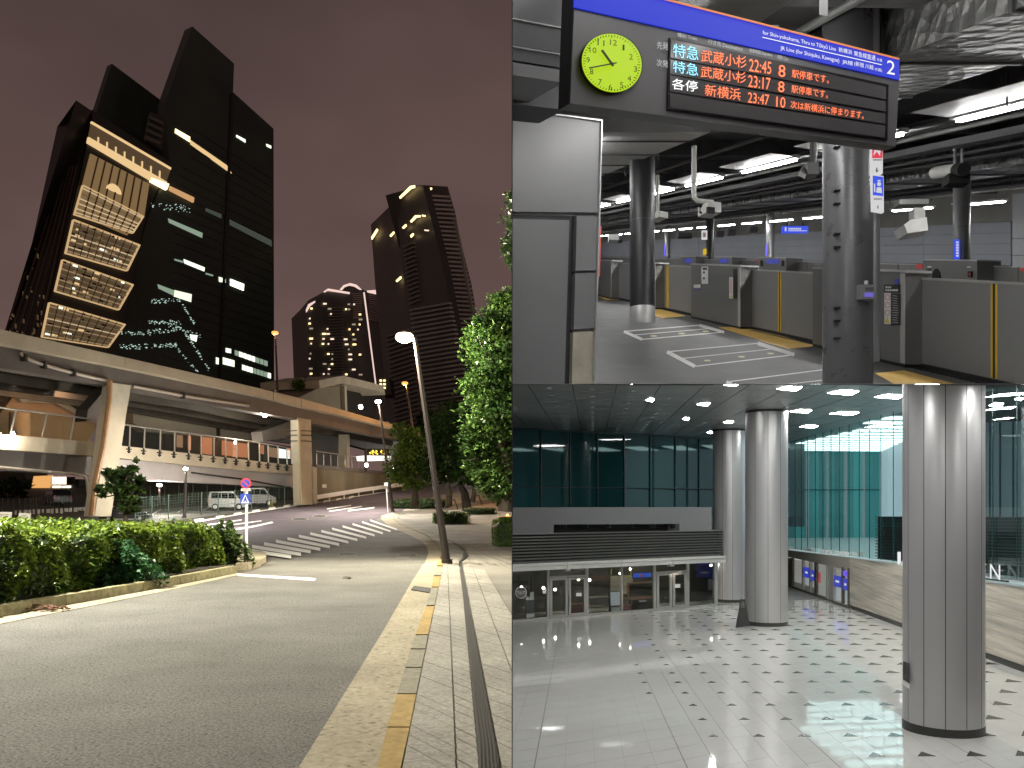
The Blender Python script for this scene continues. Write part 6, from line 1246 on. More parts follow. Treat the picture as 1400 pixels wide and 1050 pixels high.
# added soffit, slab and partitions that stop light passing between the spaces
ROOM = 'X'
sl_ = (CY - 525) / F
mb = MB().hexa([(0, 7, ZC + sl_ * 7 - .002), (45, 7, ZC + sl_ * 7 - .002), (45, 29.8, ZC + sl_ * 29.8 - .002), (0, 29.8, ZC + sl_ * 29.8 - .002)], [(0, 7, ZC + sl_ * 7 + .002), (45, 7, ZC + sl_ * 7 + .002), (45, 29.8, ZC + sl_ * 29.8 + .002), (0, 29.8, ZC + sl_ * 29.8 + .002)])
struct('soffit', mb, M('soffit_white', (.5, .51, .51), .5))
mb = MB().hexa([(0, 29.8, ZC + sl_ * 29.8 - .002), (60, 29.8, ZC + sl_ * 29.8 - .002), (60, 150, ZC + sl_ * 150 - .01), (0, 150, ZC + sl_ * 150 - .01)], [(0, 29.8, ZC + sl_ * 29.8 + .002), (60, 29.8, ZC + sl_ * 29.8 + .002), (60, 150, ZC + sl_ * 150 + .01), (0, 150, ZC + sl_ * 150 + .01)])
struct('floor_slab', mb, M('slab_concrete', (.3, .3, .3), .8))
mb = MB().hexa([(-.0015, 4.5, -12), (.0035, 4.5, -12), (.0035, 150, -12), (-.0015, 150, -12)], [(-.0015, 4.5, 60), (.0035, 4.5, 60), (.0035, 150, 60), (-.0015, 150, 60)])
struct('added_divider', mb, M('divider_grey', (.16, .16, .16), .8, var=.2, scale=.4, detail=7))
mb = MB().hexa([(-.05, -12, -12), (.05, -12, -12), (.05, -.6, -12), (-.05, -.6, -12)], [(-.05, -12, 14), (.05, -12, 14), (.05, -.6, 14), (-.05, -.6, 14)])
struct('added_divider', mb, M('divider_grey', 0))
mb = MB().hexa([(.06, -12, 11), (45, -12, 11), (45, 8, 11), (.06, 8, 11)], [(.06, -12, 11.2), (45, -12, 11.2), (45, 8, 11.2), (.06, 8, 11.2)]); struct('roof_slab', mb, M('slab_concrete', 0))
mb = MB().hexa([(62, -12, -15), (62.2, -12, -15), (62.2, 160, -15), (62, 160, -15)], [(62, -12, 60), (62.2, -12, 60), (62.2, 160, 60), (62, 160, 60)]); struct('side_wall', mb, M('divider_grey', 0))  # side and end walls added out of view to keep sky light out
mb = MB().hexa([(.01, 152, -15), (62, 152, -15), (62, 152.2, -15), (.01, 152.2, -15)], [(.01, 152, 60), (62, 152, 60), (62, 152.2, 60), (.01, 152.2, 60)]); struct('end_wall', mb, M('divider_grey', 0))
mb = MB().hexa([(.06, -12, -8), (45, -12, -8), (45, -11.8, -8), (.06, -11.8, -8)], [(.06, -12, 11), (45, -12, 11), (45, -11.8, 11), (.06, -11.8, 11)]); struct('end_wall', mb, M('slab_concrete', 0))
ROOM = 'D'
for i in range(4):
    for j in range(4):
        X, Y = 2.2 + i * 4.2, 12.5 + j * 4.6; z = ZC + sl_ * Y - .0052; t = thing('added_soffit_light', 'square light added unseen in the raking soffit over the near hall floor', 'ceiling light', (X, Y, z), 'added soffit lights')
        part('diffuser', MB().hexa([(X - .45, Y - .45, z - sl_ * .45), (X + .45, Y - .45, z - sl_ * .45), (X + .45, Y + .45, z + sl_ * .45), (X - .45, Y + .45, z + sl_ * .45)], [(X - .45, Y - .45, z - sl_ * .45 + .0015), (X + .45, Y - .45, z - sl_ * .45 + .0015), (X + .45, Y + .45, z + sl_ * .45 + .0015), (X - .45, Y + .45, z + sl_ * .45 + .0015)]), emis('added_soffit_light', (1, .99, .96), 34), t); part('rim', MB().box((X, Y - .5, ZC + sl_ * (Y - .5) - .010), (1.1, .03, .014)), ringm, t)  # lights added out of view for the near hall; front lip hides their glow
# ---- columns
def hall_col(label, cx, yb_, w, n=12, poster=False, rot=0):
    Y0 = 5160 / (yb_ - 725); Y = Y0; r = .8
    for _ in range(4): r = w / 2 / F * Y; Y = Y0 + r
    X = (cx - CX) / F * Y; c = Vector((X, Y, dZ(Y))); top = min(cz(Y), ZC + sl_ * (Y + r) + .2) - c.z
    t = thing('hall_column', label, 'column', c, None); part('core', MB().lathe(c, [(r * .975, 0), (r * .975, top)], 36), M('seam_dark', (.04, .04, .042), .5), t, smooth=True)
    part('base_ring', MB().lathe(c, [(r * 1.012, -.02), (r * 1.012, .2), (r * .99, .2)], 40), ringm, t, smooth=True); g = .010
    for k in range(n):
        a0 = rot + 2 * math.pi * k / n + g; a1 = rot + 2 * math.pi * (k + 1) / n - g; mb = MB(); m = 7
        for s_ in range(m):
            aa, ab = lerp(a0, a1, s_ / m), lerp(a0, a1, (s_ + 1) / m)
            if s_ == 0: mb.v += [(c.x + r * math.cos(aa), c.y + r * math.sin(aa), c.z + .2), (c.x + r * math.cos(aa), c.y + r * math.sin(aa), c.z + top)]
            mb.v += [(c.x + r * math.cos(ab), c.y + r * math.sin(ab), c.z + .2), (c.x + r * math.cos(ab), c.y + r * math.sin(ab), c.z + top)]
            mb.f.append((2 * s_, 2 * s_ + 2, 2 * s_ + 3, 2 * s_ + 1))
        mb.f = [f[::-1] for f in mb.f]
        o = part('column_panel', mb, alum, t, fix=False)
        o.data.polygons.foreach_set('use_smooth', [True] * len(o.data.polygons))
    part('top_ring', MB().lathe(c + Vector((0, 0, top - .12)), [(r * 1.01, 0), (r * 1.01, .12)], 36), ringm, t, smooth=True)
    return t, c, r
hc1, k1, q1 = hall_col('broad aluminium column nearest the striped stone wall with a small poster', 1289.5, 1010, 102, 12, rot=.12)
hc2, k2, q2 = hall_col('aluminium column with the dark easel at its foot', 1048, 857, 56, 10, rot=.1)
hc3, k3, q3 = hall_col('aluminium column beside the dark louvred shop front', 996.5, 824, 43, 10, rot=.3)
pp_ = Pl((k1.x - q1 * .93, k1.y - q1 * .42, 0), (-.9, -.45, 0)); o = thing('poster', 'small dark poster with white caption stuck on the broad column', 'poster', pp_.hit(1239, 942, .02)); part('picture', MB().poly(pp_, [(1234.5, 904), (1243.3, 907), (1243.3, 934), (1234.5, 929)], 0, .01), M('poster_dark', (.06, .06, .065), .3, var=.8, scale=9), o); part('caption', MB().poly(pp_, [(1234.5, 931), (1243.3, 936), (1243.3, 942), (1234.5, 937)], 0, .01), M('poster_white', (.65, .65, .65), .5), o)
e1 = gD(1015, 858, 0); t = thing('easel_sign', 'tall dark folding easel board beside the aluminium column', 'sign', e1); ey = Pl((0, e1.y, 0), (0, -1, 0))
part('front_board', MB().poly(ey, [(1013, 819), (1019, 820), (1025, 855), (1006, 858.5)], -.08, 0), M('easel_black', (.03, .03, .03), .45), t); part('picture', MB().poly(ey, [(1014, 822), (1017.5, 822.5), (1018, 831), (1012.5, 831)], 0, .01), M('easel_print', (.10, .10, .10), .4, var=.9, scale=6), t); part('back_board', MB().poly(ey.off(-.7), [(1014, 820), (1018, 820.5), (1022, 849), (1010, 850)], -.06, 0), M('easel_black', 0), t)
# ---- back of the hall: glass wall, band, louvre, shop
BG = vplane(P(700, 600, 51).to_2d().to_3d(), P(972, 600, 62.5).to_2d().to_3d())
def tealglass():
    m = M('teal_glass', (.008, .040, .042), .035, var=.5, scale=.12, spec=.6, detail=2); return m
tg = tealglass()
gw = thing('glass_wall', 'dark teal glass curtain wall above the grey band, reflecting ceiling lights', 'glass wall', BG.hit(840, 700))
mu = [640, 700, 740, 780, 817.5, 854, 889.5, 924, 956.5, 985, 1015, 1045, 1080]
def yt(x): return 584 + (x - 700) * .055
for i in range(len(mu) - 1):
    a, b = mu[i], mu[i + 1]
    for (f0, f1) in ((0, .66), (.665, 1.0)):
        ya0, ya1 = lerp(yt(a), 705, f0), lerp(yt(a), 705, f1); yb0, yb1 = lerp(yt(b), 707, f0), lerp(yt(b), 707, f1); part('glass_pane', MB().poly(BG, [(a + .5, ya0 + .4), (b - .5, yb0 + .4), (b - .5, yb1 - .4), (a + .5, ya1 - .4)], -.04, 0), tg, gw)
    part('mullion', MB().rect(BG, a - .6, yt(a), a + .6, 706, -.1, .08), M('mullion_dark', (.012, .02, .022), .4), gw)
part('transom', MB().strip(BG, (640, 665), (1080, 669), .9, -.1, .07), M('mullion_dark', 0), gw); part('head', MB().strip(BG, (640, 581.5), (1080, 606), 1.8, -.1, .1), M('mullion_dark', 0), gw)
part('backing', MB().poly(BG, [(600, 560), (1100, 560), (1100, 720), (600, 720)], -.5, -.2), M('mullion_dark', 0), gw)
rdl = emis('led_red', (1, .05, .05), .12)
SPn = dvp((700, 850), (979, 828)); LV = SPn.off(1.1); GB = SPn.off(-1.5)
gb = thing('wall_band', 'plain grey wall band with a long dark slot above the louvres', 'wall', GB.hit(840, 730)); gbm = M('band_grey', (.17, .17, .175), .5, var=.05, scale=.4)
part('band', MB().poly(GB, [(600, 694), (973, 693.5), (973, 716), (600, 718)], -1.5, 0), gbm, gb); part('band', MB().poly(GB, [(600, 718), (757, 717), (757, 745), (600, 748)], -1.5, 0), gbm, gb); part('band', MB().poly(GB, [(929, 716), (973, 716), (973, 740), (929, 741)], -1.5, 0), gbm, gb)
part('slot', MB().poly(GB, [(757, 716), (930, 715), (930, 745), (757, 745)], -1.4, -.9), M('slot_black', (.01, .01, .011), .6), gb)
for x in (770, 800, 831, 862, 892, 920): part('spotlight', MB().lathe(GB.hit(x, 722, -.5), [(.16, 0), (.2, .25), (.1, .3)], 10), M('spot_black', (.02, .02, .02), .4), gb)
lv = thing('louvre_screen', 'dark horizontal louvre screen running above the shop windows', 'louvre', LV.hit(840, 770)); lvm = M('louvre_steel', (.16, .16, .155), .4, metal=.4, var=.06)
part('backing', MB().poly(LV, [(600, 733), (989, 725), (989, 760), (600, 776)], -.5, -.25), M('slot_black', 0), lv)
for k in range(10):
    f = k / 9; part('slat', MB().strip(LV, (600, lerp(732.5, 774, f)), (989.5, lerp(725.5, 757.5, f)), 1.5, -.25, .02), lvm, lv)
part('end_plate', MB().poly(LV, [(988, 724.5), (990, 724.5), (990, 760), (988, 760)], -.5, .05), lvm, lv)
fs = M('fascia_pale', (.50, .495, .47), .4, var=.04); fa = thing('fascia', 'pale fascia band between the louvres and shop windows', 'fascia', LV.hit(840, 778))
for a, b in ((600, 776), (776, 850.5), (850.5, 920), (920, 992)):
    part('panel', MB().poly(LV, [(a + .3, 771.5 - (a - 700) * .042), (b - .3, 771.5 - (b - 700) * .042), (b - .3, 775.5 - (b - 700) * .0425), (a + .3, 775.5 - (a - 700) * .0425)], -.9, 0), fs, fa); part('panel', MB().poly(LV, [(a + .3, 776 - (a - 700) * .0425), (b - .3, 776 - (b - 700) * .0425), (b - .3, 781.5 - (b - 700) * .045), (a + .3, 781.5 - (a - 700) * .045)], -.9, -.05), fs, fa)
sh = thing('storefront', 'glazed shop front with two pairs of glass doors and grey frames', 'shop front', SPn.hit(840, 840)); sg_ = glass('shop_glass', (.62, .64, .62), .04)
def yt2(x): return 781 - (x - 700) * .045
def yb2(x): return 848.5 - (x - 700) * .079
for x0, x1 in ((600, 700), (700, 748.5), (752, 801), (804.5, 850), (852, 894.5), (897, 940), (942, 978)): part('window_pane', MB().poly(SPn, [(x0, yt2(x0)), (x1, yt2(x1)), (x1, yb2(x1)), (x0, yb2(x0))], -.03, -.01), sg_, sh)
for x, w in ((749.8, 3), (803, 3.2), (850.8, 1.6), (895.5, 2.8), (941, 3), (979.5, 4)): part('mullion', MB().rect(SPn, x - w / 2, yt2(x) - 1, x + w / 2, yb2(x) + 1.5, -.08, .05), frm, sh)
part('sill', MB().strip(SPn, (600, yb2(600) + .4), (982, yb2(982) + .4), 2.6, -.08, .06), frm, sh)
for (x0, xm, x1) in ((752, 777, 802), (898, 919.5, 940)):
    part('transom', MB().strip(SPn, (x0 - 1, yt2(x0) + 11), (x1, yt2(x1) + 11 - .5), 2.4, -.06, .05), frm, sh)
    part('door_closer', MB().rect(SPn, (x0 + x1) / 2 - 3, yt2(xm) - .5, (x0 + x1) / 2 + 3, yt2(xm) + 3.3, 0, .2), fs, sh)
    for a, b in ((x0, xm - .4), (xm + .4, x1)):
        d = part('door_leaf', MB().rect(SPn, a + .2, yt2(a) + 12.5, a + 3.2, yb2(a) - .5, -.05, .03).rect(SPn, b - 3.2, yt2(b) + 12.5, b - .2, yb2(b) - .5, -.05, .03).poly(SPn, [(a + 3, yt2(a) + 12.5), (b - 3, yt2(b) + 12.3), (b - 3, yt2(b) + 15), (a + 3, yt2(a) + 15.2)], -.05, .03).poly(SPn, [(a + 3, yb2(a) - 3.2), (b - 3, yb2(b) - 3.2), (b - 3, yb2(b) - .5), (a + 3, yb2(a) - .5)], -.05, .03), frm, sh)
        part('handle', MB().rect(SPn, (b - 2.4) if b < xm else (a + 1.2), 815 - (a - 752) * .05, (b - 1.2) if b < xm else (a + 2.4), 827 - (a - 752) * .05, .03, .09), trim, d)
# inside the shop
SI = SPn.off(-3.0); lamp('AREA', SPn.hit(800, 782, -1.2), 70, (1, .88, .7), 2.5, SPn.hit(800, 840, -1.6)); lamp('AREA', SPn.hit(900, 776, -1.2), 70, (1, .88, .7), 2.5, SPn.hit(900, 832, -1.6)); it = thing('shop_interior', 'dim shop interior behind the glass front', 'shop interior', SI.hit(840, 835))  # two area lamps without fittings added to brighten the interior
part('back_wall', MB().poly(SI, [(560, 770), (1010, 760), (1010, 840), (560, 860)], -.3, 0), M('shop_dark', (.03, .028, .024), .7, var=.5, scale=1.2), it); part('floor', MB().hexa([SPn.hit(600, 856, -.1), SPn.hit(985, 827, -.1), SI.hit(985, 824), SI.hit(600, 846)], [p + Vector((0, 0, .02)) for p in (SPn.hit(600, 856, -.1), SPn.hit(985, 827, -.1), SI.hit(985, 824), SI.hit(600, 846))]), M('shop_floor', (.06, .05, .04), .5), it)
part('beige_panel', MB().poly(SI, [(836, 788), (865, 786), (865, 812), (836, 813)], 0, .1), emis('beige_lit', (.60, .52, .38), .35), it)
for x, y in ((713, 803), (743, 804), (759, 806), (806, 793), (848, 784), (972, 773), (862, 778), (791, 792)): part('pendant_lamp', MB().ball(SI.hit(x, y, 1.2), .07), bulbw, it)
def item(name, label, cat, pl, parts): o = thing(name, label, cat, pl.hit(*parts[0][1][-1])); [part(n_, MB().poly(pl, q_, a_, b_), m_, o) for n_, q_, a_, b_, m_ in parts]; return o
S1_ = SPn.off(-.8); gl1 = emis('screen_pale', (.75, .82, .88), .55); wd = M('wood_frame', (.30, .16, .07), .6, var=.2)
item('menu_stand', 'white and grey menu stand inside the left shop window', 'menu stand', S1_, [('board', [(719.5, 816), (730, 815), (730.5, 839), (720, 840)], -.1, 0, M('menu_grey', (.30, .32, .36), .5)), ('header', [(725, 810), (730, 809), (730, 820), (720, 821), (719, 817), (725, 816)], 0, .02, emis('menu_white', (.9, .9, .88), .4)), ('foot_board', [(720, 839.5), (730.5, 838.5), (730.8, 846), (720, 847)], 0, .02, emis('menu_white', 0, .4))])
item('display_screen', 'tall pale lit menu screen behind the middle shop window', 'screen', S1_, [('case', [(833.5, 808.5), (849, 808), (849, 838), (834, 839)], -.1, 0, blackm), ('screen', [(835, 809.5), (848, 809), (848, 827.5), (835.5, 828)], 0, .02, gl1), ('lower_panel', [(836, 830), (848, 829.5), (848, 837), (836, 837.5)], 0, .02, emis('screen_low', (.7, .75, .75), .3))])
item('blackboard', 'wood-framed blackboard hanging inside the shop', 'blackboard', S1_, [('frame', [(858.5, 797), (893.5, 795), (893.5, 818), (859, 820)], -.08, 0, emis('frame_wood', (.42, .22, .09), .35)), ('slate', [(861, 798.5), (891.5, 797), (891.5, 814.5), (861, 816)], 0, .02, M('slate', (.03, .03, .03), .5))])
item('video_screen', 'small blue video screen above the blackboard', 'screen', S1_, [('case', [(864.5, 783), (891, 782), (891.5, 789.5), (865.5, 791)], -.08, 0, blackm), ('screen', [(865.5, 783.8), (890, 782.8), (890.5, 788.8), (866.5, 790.2)], 0, .02, emis('screen_blue', (.04, .14, .9), .9)), ('picture', [(875, 785), (878, 784.6), (878, 788.5), (875, 789)], .02, .03, emis('screen_red', (.8, .1, .1), .8))])
item('dark_counter', 'dark counter below the blackboard in the shop', 'counter', S1_, [('cabinet', [(864, 820), (893, 818), (893, 833), (864, 835)], -.3, -.1, M('shop_dark', 0)), ('paper', [(874, 821), (883.5, 820.4), (883.5, 822.4), (874, 823)], 0, .02, emis('menu_white', 0, .4))])
o = thing('shelf_unit', 'red and brown shelf of goods beside the blackboard', 'shelf', S1_.hit(857, 837))
for k in range(4): part('shelf', MB().poly(S1_, [(851.5, 818 + k * 4.7), (863 if k > 1 else 860, 817.5 + k * 4.7), (863 if k > 1 else 860, 821 + k * 4.7), (851.5, 821.6 + k * 4.7)], -.2, 0), [emis('shelf_brown', (.22, .15, .08), .3), emis('shelf_red', (.30, .06, .05), .3)][k // 2], o)
o = thing('round_logo', 'round shop logo sticker on the left window', 'logo', SPn.hit(712.5, 819)); mb = MB()
for k in range(24):
    a, b = k * 2 * math.pi / 24, (k + 1) * 2 * math.pi / 24; mb.poly(SPn, [(712.5 + 7.6 * math.cos(a), 810 + 8.2 * math.sin(a)), (712.5 + 7.6 * math.cos(b), 810 + 8.2 * math.sin(b)), (712.5 + 7.0 * math.cos(b), 810 + 7.6 * math.sin(b)), (712.5 + 7.0 * math.cos(a), 810 + 7.6 * math.sin(a))], .0, .012)
part('ring', mb, wst, o, fix=False); part('disc', disc(SPn, 712.5, 810, 7.0, -.004, .002), M('logo_grey', (.09, .085, .08), .5), o); part('writing', letters("TULLY'S", [(707, 808.3), (718.5, 807.8), (718.5, 812), (707, 812.5)], SPn, .006), wst, o, fix=False)
o = thing('neon_sign', 'dim red and yellow neon lettering inside the middle window', 'sign', S1_.hit(830, 793)); part('red_letters', letters("TULLY'S", [(807, 788), (834, 786.5), (834, 791), (807, 792.5)], S1_, .01), emis('neon_red', (.8, .08, .06), .35), o, fix=False); part('yellow_frame', MB().strip(S1_, (836, 778), (836, 786), .8, 0, .03).strip(S1_, (863, 776), (863, 789), .8, 0, .03).strip(S1_, (836, 789.5), (863, 788), .7, 0, .03), emis('neon_yellow', (.8, .75, .05), .5), o)
for x, y, w, h, lab in ((788, 810.5, 7, 4.5, 'white paper notice on the left shop door'), (923, 798.5, 7, 5, 'white paper notice on the right shop door'), (742, 805, 5, 6.5, 'white paper notice on the left window by the door')): solo('paper_notice', MB().rect(SPn, x, y, x + w, y + h, .0, .012), M('paper', (.75, .75, .73), .6), lab, 'notice')
item('bins', 'low shelves and bottles behind the middle shop door', 'shelf', S1_, [('shelf', [(806, 817), (833, 815.5), (833, 817), (806, 818.5)], -.3, 0, M('shop_shelf', (.16, .14, .11), .6)), ('shelf', [(806, 829), (830, 827.5), (830, 829), (806, 830.5)], -.3, 0, M('shop_shelf', 0)), ('counter', [(781, 826), (800, 825), (800, 841), (781, 842)], -.3, 0, M('counter_wood', (.14, .06, .03), .6))])
# ---- right: travertine wall, low glazed front, glass wall and atrium
RW = dvp((1077, 801), (1400, 920))
def trav():
    m = M('travertine', (.42, .385, .325), .45, var=.36, scale=2.0, stretch=(.11, .11, 4.0), detail=8, rvar=.05, lo=.36); return m
tv = thing('stone_wall', 'striped beige travertine wall with black skirting', 'wall', RW.hit(1280, 880))
def ry_(x): return 801 + (x - 1077) * 119 / 323.
def rbase(x, h=0):                                # pixel row of height h above the floor on this wall
    p = RW.hit(x, 800); z = dZ(p.y) + h; return CY - (z - ZC) / p.y * F
xs2 = [1161, 1234, 1290, 1345, 1400, 1480, 1600]
def wh(x): return 2.78 - .20 * min(1, max(0, (x - 1234) / 111))
for a, b in zip(xs2, xs2[1:]): part('stone_slab', MB().poly(RW, [(a + .15, rbase(a, wh(a))), (b - .15, rbase(b, wh(b))), (b - .15, rbase(b, .22)), (a + .15, rbase(a, .22))], -.4, 0), trav(), tv)
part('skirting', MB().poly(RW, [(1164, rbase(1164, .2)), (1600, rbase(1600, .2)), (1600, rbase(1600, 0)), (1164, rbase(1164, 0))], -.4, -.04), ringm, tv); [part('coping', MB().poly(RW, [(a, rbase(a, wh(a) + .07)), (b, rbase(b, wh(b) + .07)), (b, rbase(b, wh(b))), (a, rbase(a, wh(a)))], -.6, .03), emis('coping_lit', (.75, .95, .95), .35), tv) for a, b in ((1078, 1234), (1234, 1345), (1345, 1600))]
ticket = thing('ticket_office', 'low glazed front with blue posters set in the stone wall', 'shop front', RW.hit(1120, 820)); fdrk = M('frame_bronze', (.10, .09, .075), .4, metal=.3)
part('header', MB().poly(RW, [(1077, rbase(1077, 2.78)), (1161, rbase(1161, 2.78)), (1161, rbase(1161, 2.1)), (1077, rbase(1077, 2.25))], -.5, .0), M('header_stone', (.30, .28, .24), .5, var=.1), ticket)
for x, w, m_ in ((1080, 7, fdrk), (1097, 1.6, frm), (1107, 1.5, frm), (1114.5, 2.6, fdrk), (1130, 1.4, frm), (1137, 5, frm), (1151, 1.6, fdrk), (1159.5, 2, fdrk)): part('mullion', MB().poly(RW, [(x - w / 2, rbase(x, 2.2)), (x + w / 2, rbase(x, 2.2)), (x + w / 2, rbase(x)), (x - w / 2, rbase(x))], -.1, .04), m_, ticket)
part('sill', MB().poly(RW, [(1077, rbase(1077, .12)), (1160, rbase(1160, .12)), (1160, rbase(1160)), (1077, rbase(1077))], -.12, .05), fdrk, ticket)
part('window_pane', MB().poly(RW, [(1084, rbase(1084, 2.15)), (1160, rbase(1160, 2.15)), (1160, rbase(1160, .1)), (1084, rbase(1084, .1))], -.03, -.01), glass('ticket_glass', (.93, .95, .95), .0), ticket)
TI = RW.off(-1.6); part('room_back', MB().poly(TI, [(1070, 745), (1175, 755), (1175, 845), (1070, 815)], -.2, 0), emis('room_back', (.62, .60, .55), .7), ticket)  # back wall made to glow in place of lighting inside the office
def rq(a, b, h0, h1, pl=RW): return [(a, rbase(a, h1)), (b, rbase(b, h1)), (b, rbase(b, h0)), (a, rbase(a, h0))]
bpo = emis('poster_blue', (.03, .05, .50), .8)
for lab, a, b, h0, h1 in (('blue poster on the far panes of the low glazed front', 1098, 1106, 1.05, 1.75), ('narrow blue poster beside the dark post of the low front', 1108, 1113, .95, 1.65), ('wide blue poster on the near panes of the low front', 1138, 1150, 1.0, 1.65), ('blue poster on the pane beside the stone wall', 1152, 1158.6, .95, 1.6)):
    o = thing('blue_poster', lab, 'poster', RW.hit((a + b) / 2, rbase(a, h0))); part('sheet', MB().poly(RW, rq(a, b, h0, h1), .0, .02), bpo, o); m = (a + b) / 2; part('white_print', MB().poly(RW, rq(lerp(a, b, .35), lerp(a, b, .75), lerp(h0, h1, .4), lerp(h0, h1, .58)), .021, .03), wsg, o)
o = thing('upper_poster', 'small violet screen above the near blue posters', 'poster', RW.hit(1156, 782)); part('sheet', MB().poly(RW, rq(1152.5, 1158.5, 1.72, 2.02), 0, .02), emis('violet_screen', (.18, .10, .9), .8), o)
for lab, a, b, h0, h1, m_ in (('white lower screen panel behind the near blue posters', 1141, 1150, .15, .95, emis('lower_white', (.8, .82, .85), .6)), ('white lower panel beside the stone wall', 1152, 1158.6, .15, .9, emis('lower_white', 0)), ('white paper below the far blue poster', 1101, 1106.5, .55, 1.0, emis('lower_white', 0)), ('white framed board standing behind the middle panes', 1117, 1129, .2, .8, emis('board_lit', (.75, .75, .72), .5)), ('red upright banner behind the middle panes', 1117.5, 1121, .95, 1.6, emis('banner_red', (.9, .12, .14), .7))): solo('notice_sign', MB().poly(RW, rq(a, b, h0, h1), -.2, -.15), m_, lab, 'notice')
o = thing('wall_lettering', 'small white letters mounted on top of the low glazed front', 'lettering', RW.hit(1130, 758)); L_ = RW.off(.05)
for (x0, x1, n_) in ((1100, 1113, 4), (1122, 1136, 4), (1140, 1160, 6)):
    for k in range(n_):
        a = lerp(x0, x1, k / n_); b = lerp(x0, x1, (k + .75) / n_); part('letter', MB().poly(L_, [(a, rbase(a, 3.08)), (b, rbase(b, 3.08)), (b, rbase(b, 2.88)), (a, rbase(a, 2.88))], -.06, 0), M('letter_white', (.75, .8, .8), .5), o)
bl_ = thing('big_lettering', 'large white letters standing on the stone wall partly behind the column', 'lettering', RW.hit(1355, 790)); lw = emis('letter_lit', (1, 1, 1), .8)
L2 = RW.off(.07)
part('letter', MB().rect(L2, 1227, 754.5, 1229, 772, -.08, 0), lw, bl_)
part('letter', letters('A', [(1231.5, 755), (1245, 755), (1245, 774), (1231.5, 773)], L2, .0), lw, bl_, fix=False)
part('letter', letters('E', [(1337, 769.5), (1348.5, 770.5), (1348.5, 790), (1337, 788)], L2, .0), lw, bl_, fix=False); part('letter', letters('N', [(1353.5, 771), (1367.5, 772.5), (1367.5, 793), (1353.5, 791)], L2, .0), lw, bl_, fix=False); part('mount_bar', MB().poly(L2, [(1337, 789), (1376, 794), (1376, 796), (1337, 791)], -.1, -.02), blackm, bl_)
# glass wall above
rg = thing('glass_wall', 'clear teal glass wall with slender dark fins above the stone wall', 'glass wall', RW.hit(1180, 765)); tgl = glass('teal_clear', (.86, .975, .97), .02)
def rtop(x): return 666 - 4186 / RW.hit(x, 700).y
mx_ = [1077, 1087, 1095.5, 1104, 1114.5, 1125, 1136, 1147.5, 1160.5, 1174.5, 1188.5, 1204, 1221, 1240, 1260, 1282, 1306, 1332, 1357, 1390, 1430, 1480]
for a, b in zip(mx_, mx_[1:]):
    part('glass_pane', MB().poly(RW.off(-.2), [(a + .15, rtop(a)), (b - .15, rtop(b)), (b - .15, rbase(b, 2.8)), (a + .15, rbase(a, 2.8))], -.02, 0), tgl, rg); part('fin', MB().poly(RW.off(-.15), [(a - .3, rtop(a)), (a + .3, rtop(a)), (a + .3, rbase(a, 2.8)), (a - .3, rbase(a, 2.8))], -.01, .01), M('fin_dark', (.01, .05, .055), .2), rg)
part('head_rail', MB().poly(RW.off(-.1), [(1077, rtop(1077) - 1), (1480, rtop(1480) - 2), (1480, rtop(1480)), (1077, rtop(1077) + .6)], -.3, .02), M('mullion_dark', 0), rg)
# atrium behind the glass: its walls glow in their own colour as if lit
at = thing('atrium_wall', 'tall teal glass inner wall of the atrium with pale vertical bands', 'glass wall', (30, 82, -2)); AB = vplane(P(1060, 700, 84).to_2d().to_3d(), P(1206, 700, 86).to_2d().to_3d())
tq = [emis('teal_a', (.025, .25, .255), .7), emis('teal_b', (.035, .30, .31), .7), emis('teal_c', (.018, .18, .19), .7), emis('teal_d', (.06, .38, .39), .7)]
x = 1050; k = 0
while x < 1203:
    w = random.choice([5, 7, 9, 12]); part('glass_strip', MB().rect(AB, x + .1, 560, min(x + w, 1204) - .1, 742, -.2, 0), tq[random.randrange(4)], at); x += w
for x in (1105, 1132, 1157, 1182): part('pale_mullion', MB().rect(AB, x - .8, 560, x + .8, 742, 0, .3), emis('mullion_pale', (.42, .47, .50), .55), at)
part('transom', MB().rect(AB, 1050, 669, 1203, 670.4, 0, .3), M('fin_dark', 0), at)
wa = thing('atrium_wall', 'pale blue-white side wall of the atrium seen through the glass', 'wall', (36, 70, -2)); AW = vplane(P(1203, 700, 86).to_2d().to_3d(), P(1260, 700, 56).to_2d().to_3d())
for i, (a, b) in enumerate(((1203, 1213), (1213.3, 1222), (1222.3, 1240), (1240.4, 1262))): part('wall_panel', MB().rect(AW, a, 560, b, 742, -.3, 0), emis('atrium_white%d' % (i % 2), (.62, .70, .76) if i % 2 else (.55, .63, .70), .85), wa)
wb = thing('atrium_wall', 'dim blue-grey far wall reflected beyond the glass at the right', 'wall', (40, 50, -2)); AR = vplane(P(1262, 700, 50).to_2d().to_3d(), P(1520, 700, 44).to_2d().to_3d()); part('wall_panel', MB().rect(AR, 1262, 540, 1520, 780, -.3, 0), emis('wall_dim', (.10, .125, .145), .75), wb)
for x in (1352, 1366, 1384): part('dark_fin', MB().rect(AR, x, 540, x + 1.4, 720, 0, .2), M('fin_dark', 0), wb)
ms = MB(); agrid = thing('luminous_ceiling', 'bright luminous ceiling grid glowing inside the atrium', 'ceiling light', (24, 60, 6)); lumi = emis('luminous', (.84, 1, 1), 3.6)
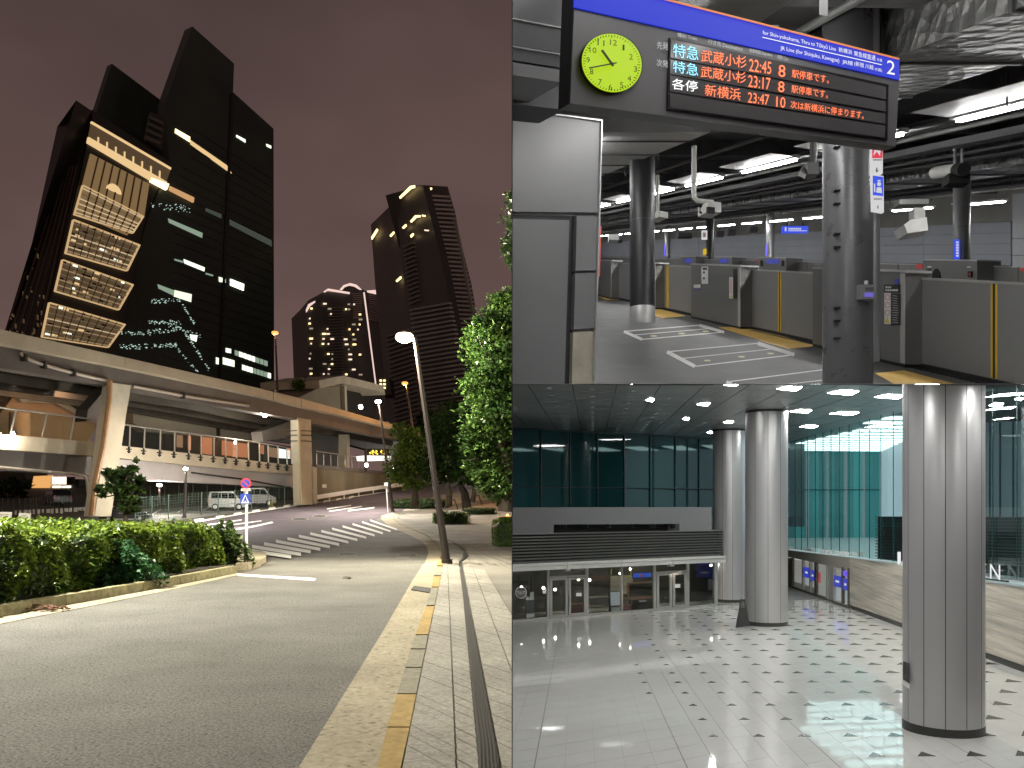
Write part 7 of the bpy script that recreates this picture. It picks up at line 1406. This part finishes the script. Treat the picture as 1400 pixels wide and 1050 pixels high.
for i in range(15):
    for j in range(13):
        p = Vector((18.6, 43)) + Vector((1.3, .25)) * i + Vector((.30, 3.1)) * j; wx = 15.5 + (p.y - 26.5) * .14
        if p.x < wx + .6 or p.y > 83 or (p.x - 18.6) / max(1, p.y - 43) > 1.6 or p.x / p.y > .47: continue
        q = [p, p + Vector((1.12, .2)), p + Vector((1.12, .2)) + Vector((.16, 1.6)), p + Vector((.16, 1.6))]; part('light_panel', MB().hexa([(v.x, v.y, cz(v.y, -.05)) for v in q], [(v.x, v.y, cz(v.y, -.02)) for v in q]), lumi, agrid)
mb = MB().sheet([[(X, Y, ZC - 3.55) for X in (15.5 + (Y - 26.5) * .14 + .3, 60)] for Y in (20, 40, 60, 90)]); struct('atrium_floor', mb, M('atrium_floor', (.55, .58, .58), .35), fix=False)
bx = thing('louvre_block', 'black horizontally slatted block standing behind the stone wall', 'louvre', RW.hit(1300, 770, -1.5)); LB = RW.off(-1.4); LBp = vplane(P(1197, 740, 47).to_2d().to_3d(), P(1450, 740, 33).to_2d().to_3d())
part('core', MB().poly(LBp, [(1200, 706), (1480, 707), (1480, 800), (1200, 765)], -.8, -.1), M('louvre_black', (.008, .013, .013), .5), bx)
for k in range(15): y = 706 + k * 4.1; part('slat', MB().poly(LBp, [(1196.5, y), (1480, y + 1 + k * .9), (1480, y + 2.2 + k * .95), (1196.5, y + 1.3)], -.25, 0), M('slat_black', (.028, .04, .04), .4), bx)
# ================================================================ cut each space where its neighbour begins
def cut(o, planes):
    me = o.data; mw = WM[o.name]
    n = len(me.vertices)
    if n == 0: return False
    a = np.empty(n * 3); me.vertices.foreach_get('co', a); a = a.reshape(-1, 3)
    m = np.array(mw); a = a @ m[:3, :3].T + m[:3, 3]
    todo = []
    for p, nn in planes:
        d = (a - np.array(p)) @ np.array(nn)
        if d.max() <= 0: return False
        if d.min() < 0: todo.append((p, nn))
    if not todo: return True
    if me.users > 1: me = me.copy(); o.data = me
    bm = bmesh.new(); bm.from_mesh(me); inv = mw.inverted()
    for p, nn in todo:
        g = bm.verts[:] + bm.edges[:] + bm.faces[:]
        r = bmesh.ops.bisect_plane(bm, geom=g, plane_co=inv @ Vector(p), plane_no=inv.to_3x3() @ Vector(nn), clear_inner=True, clear_outer=False)
    bm.to_mesh(me); bm.free()
    return len(me.polygons) > 0
sl = (CY - 525) / F
PLANES = {'L': [((-.002, 0, 0), (-1, 0, 0))], 'U': [((.004, 0, 0), (1, 0, 0)), ((0, 0, ZC + .003), (0, -sl, 1))], 'D': [((.004, 0, 0), (1, 0, 0)), ((0, 0, ZC - .003), (0, sl, -1))]}
dead = set()
for o in ALL:
    if o.type == 'MESH' and o.get('_room') in PLANES and not cut(o, PLANES[o['_room']]): dead.add(o.name)
for nm in list(dead):
    o = bpy.data.objects[nm]
    for ch in o.children:
        if ch.name not in dead and ch.type == 'MESH': ch.parent = o.parent
for nm in dead: bpy.data.objects.remove(bpy.data.objects[nm])
for o in list(C.objects):
    if o.type == 'EMPTY' and not any(c.type == 'MESH' for c in o.children):
        for c in list(o.children): bpy.data.objects.remove(c)
        bpy.data.objects.remove(o)
for o in C.objects:
    if '_room' in o: del o['_room']
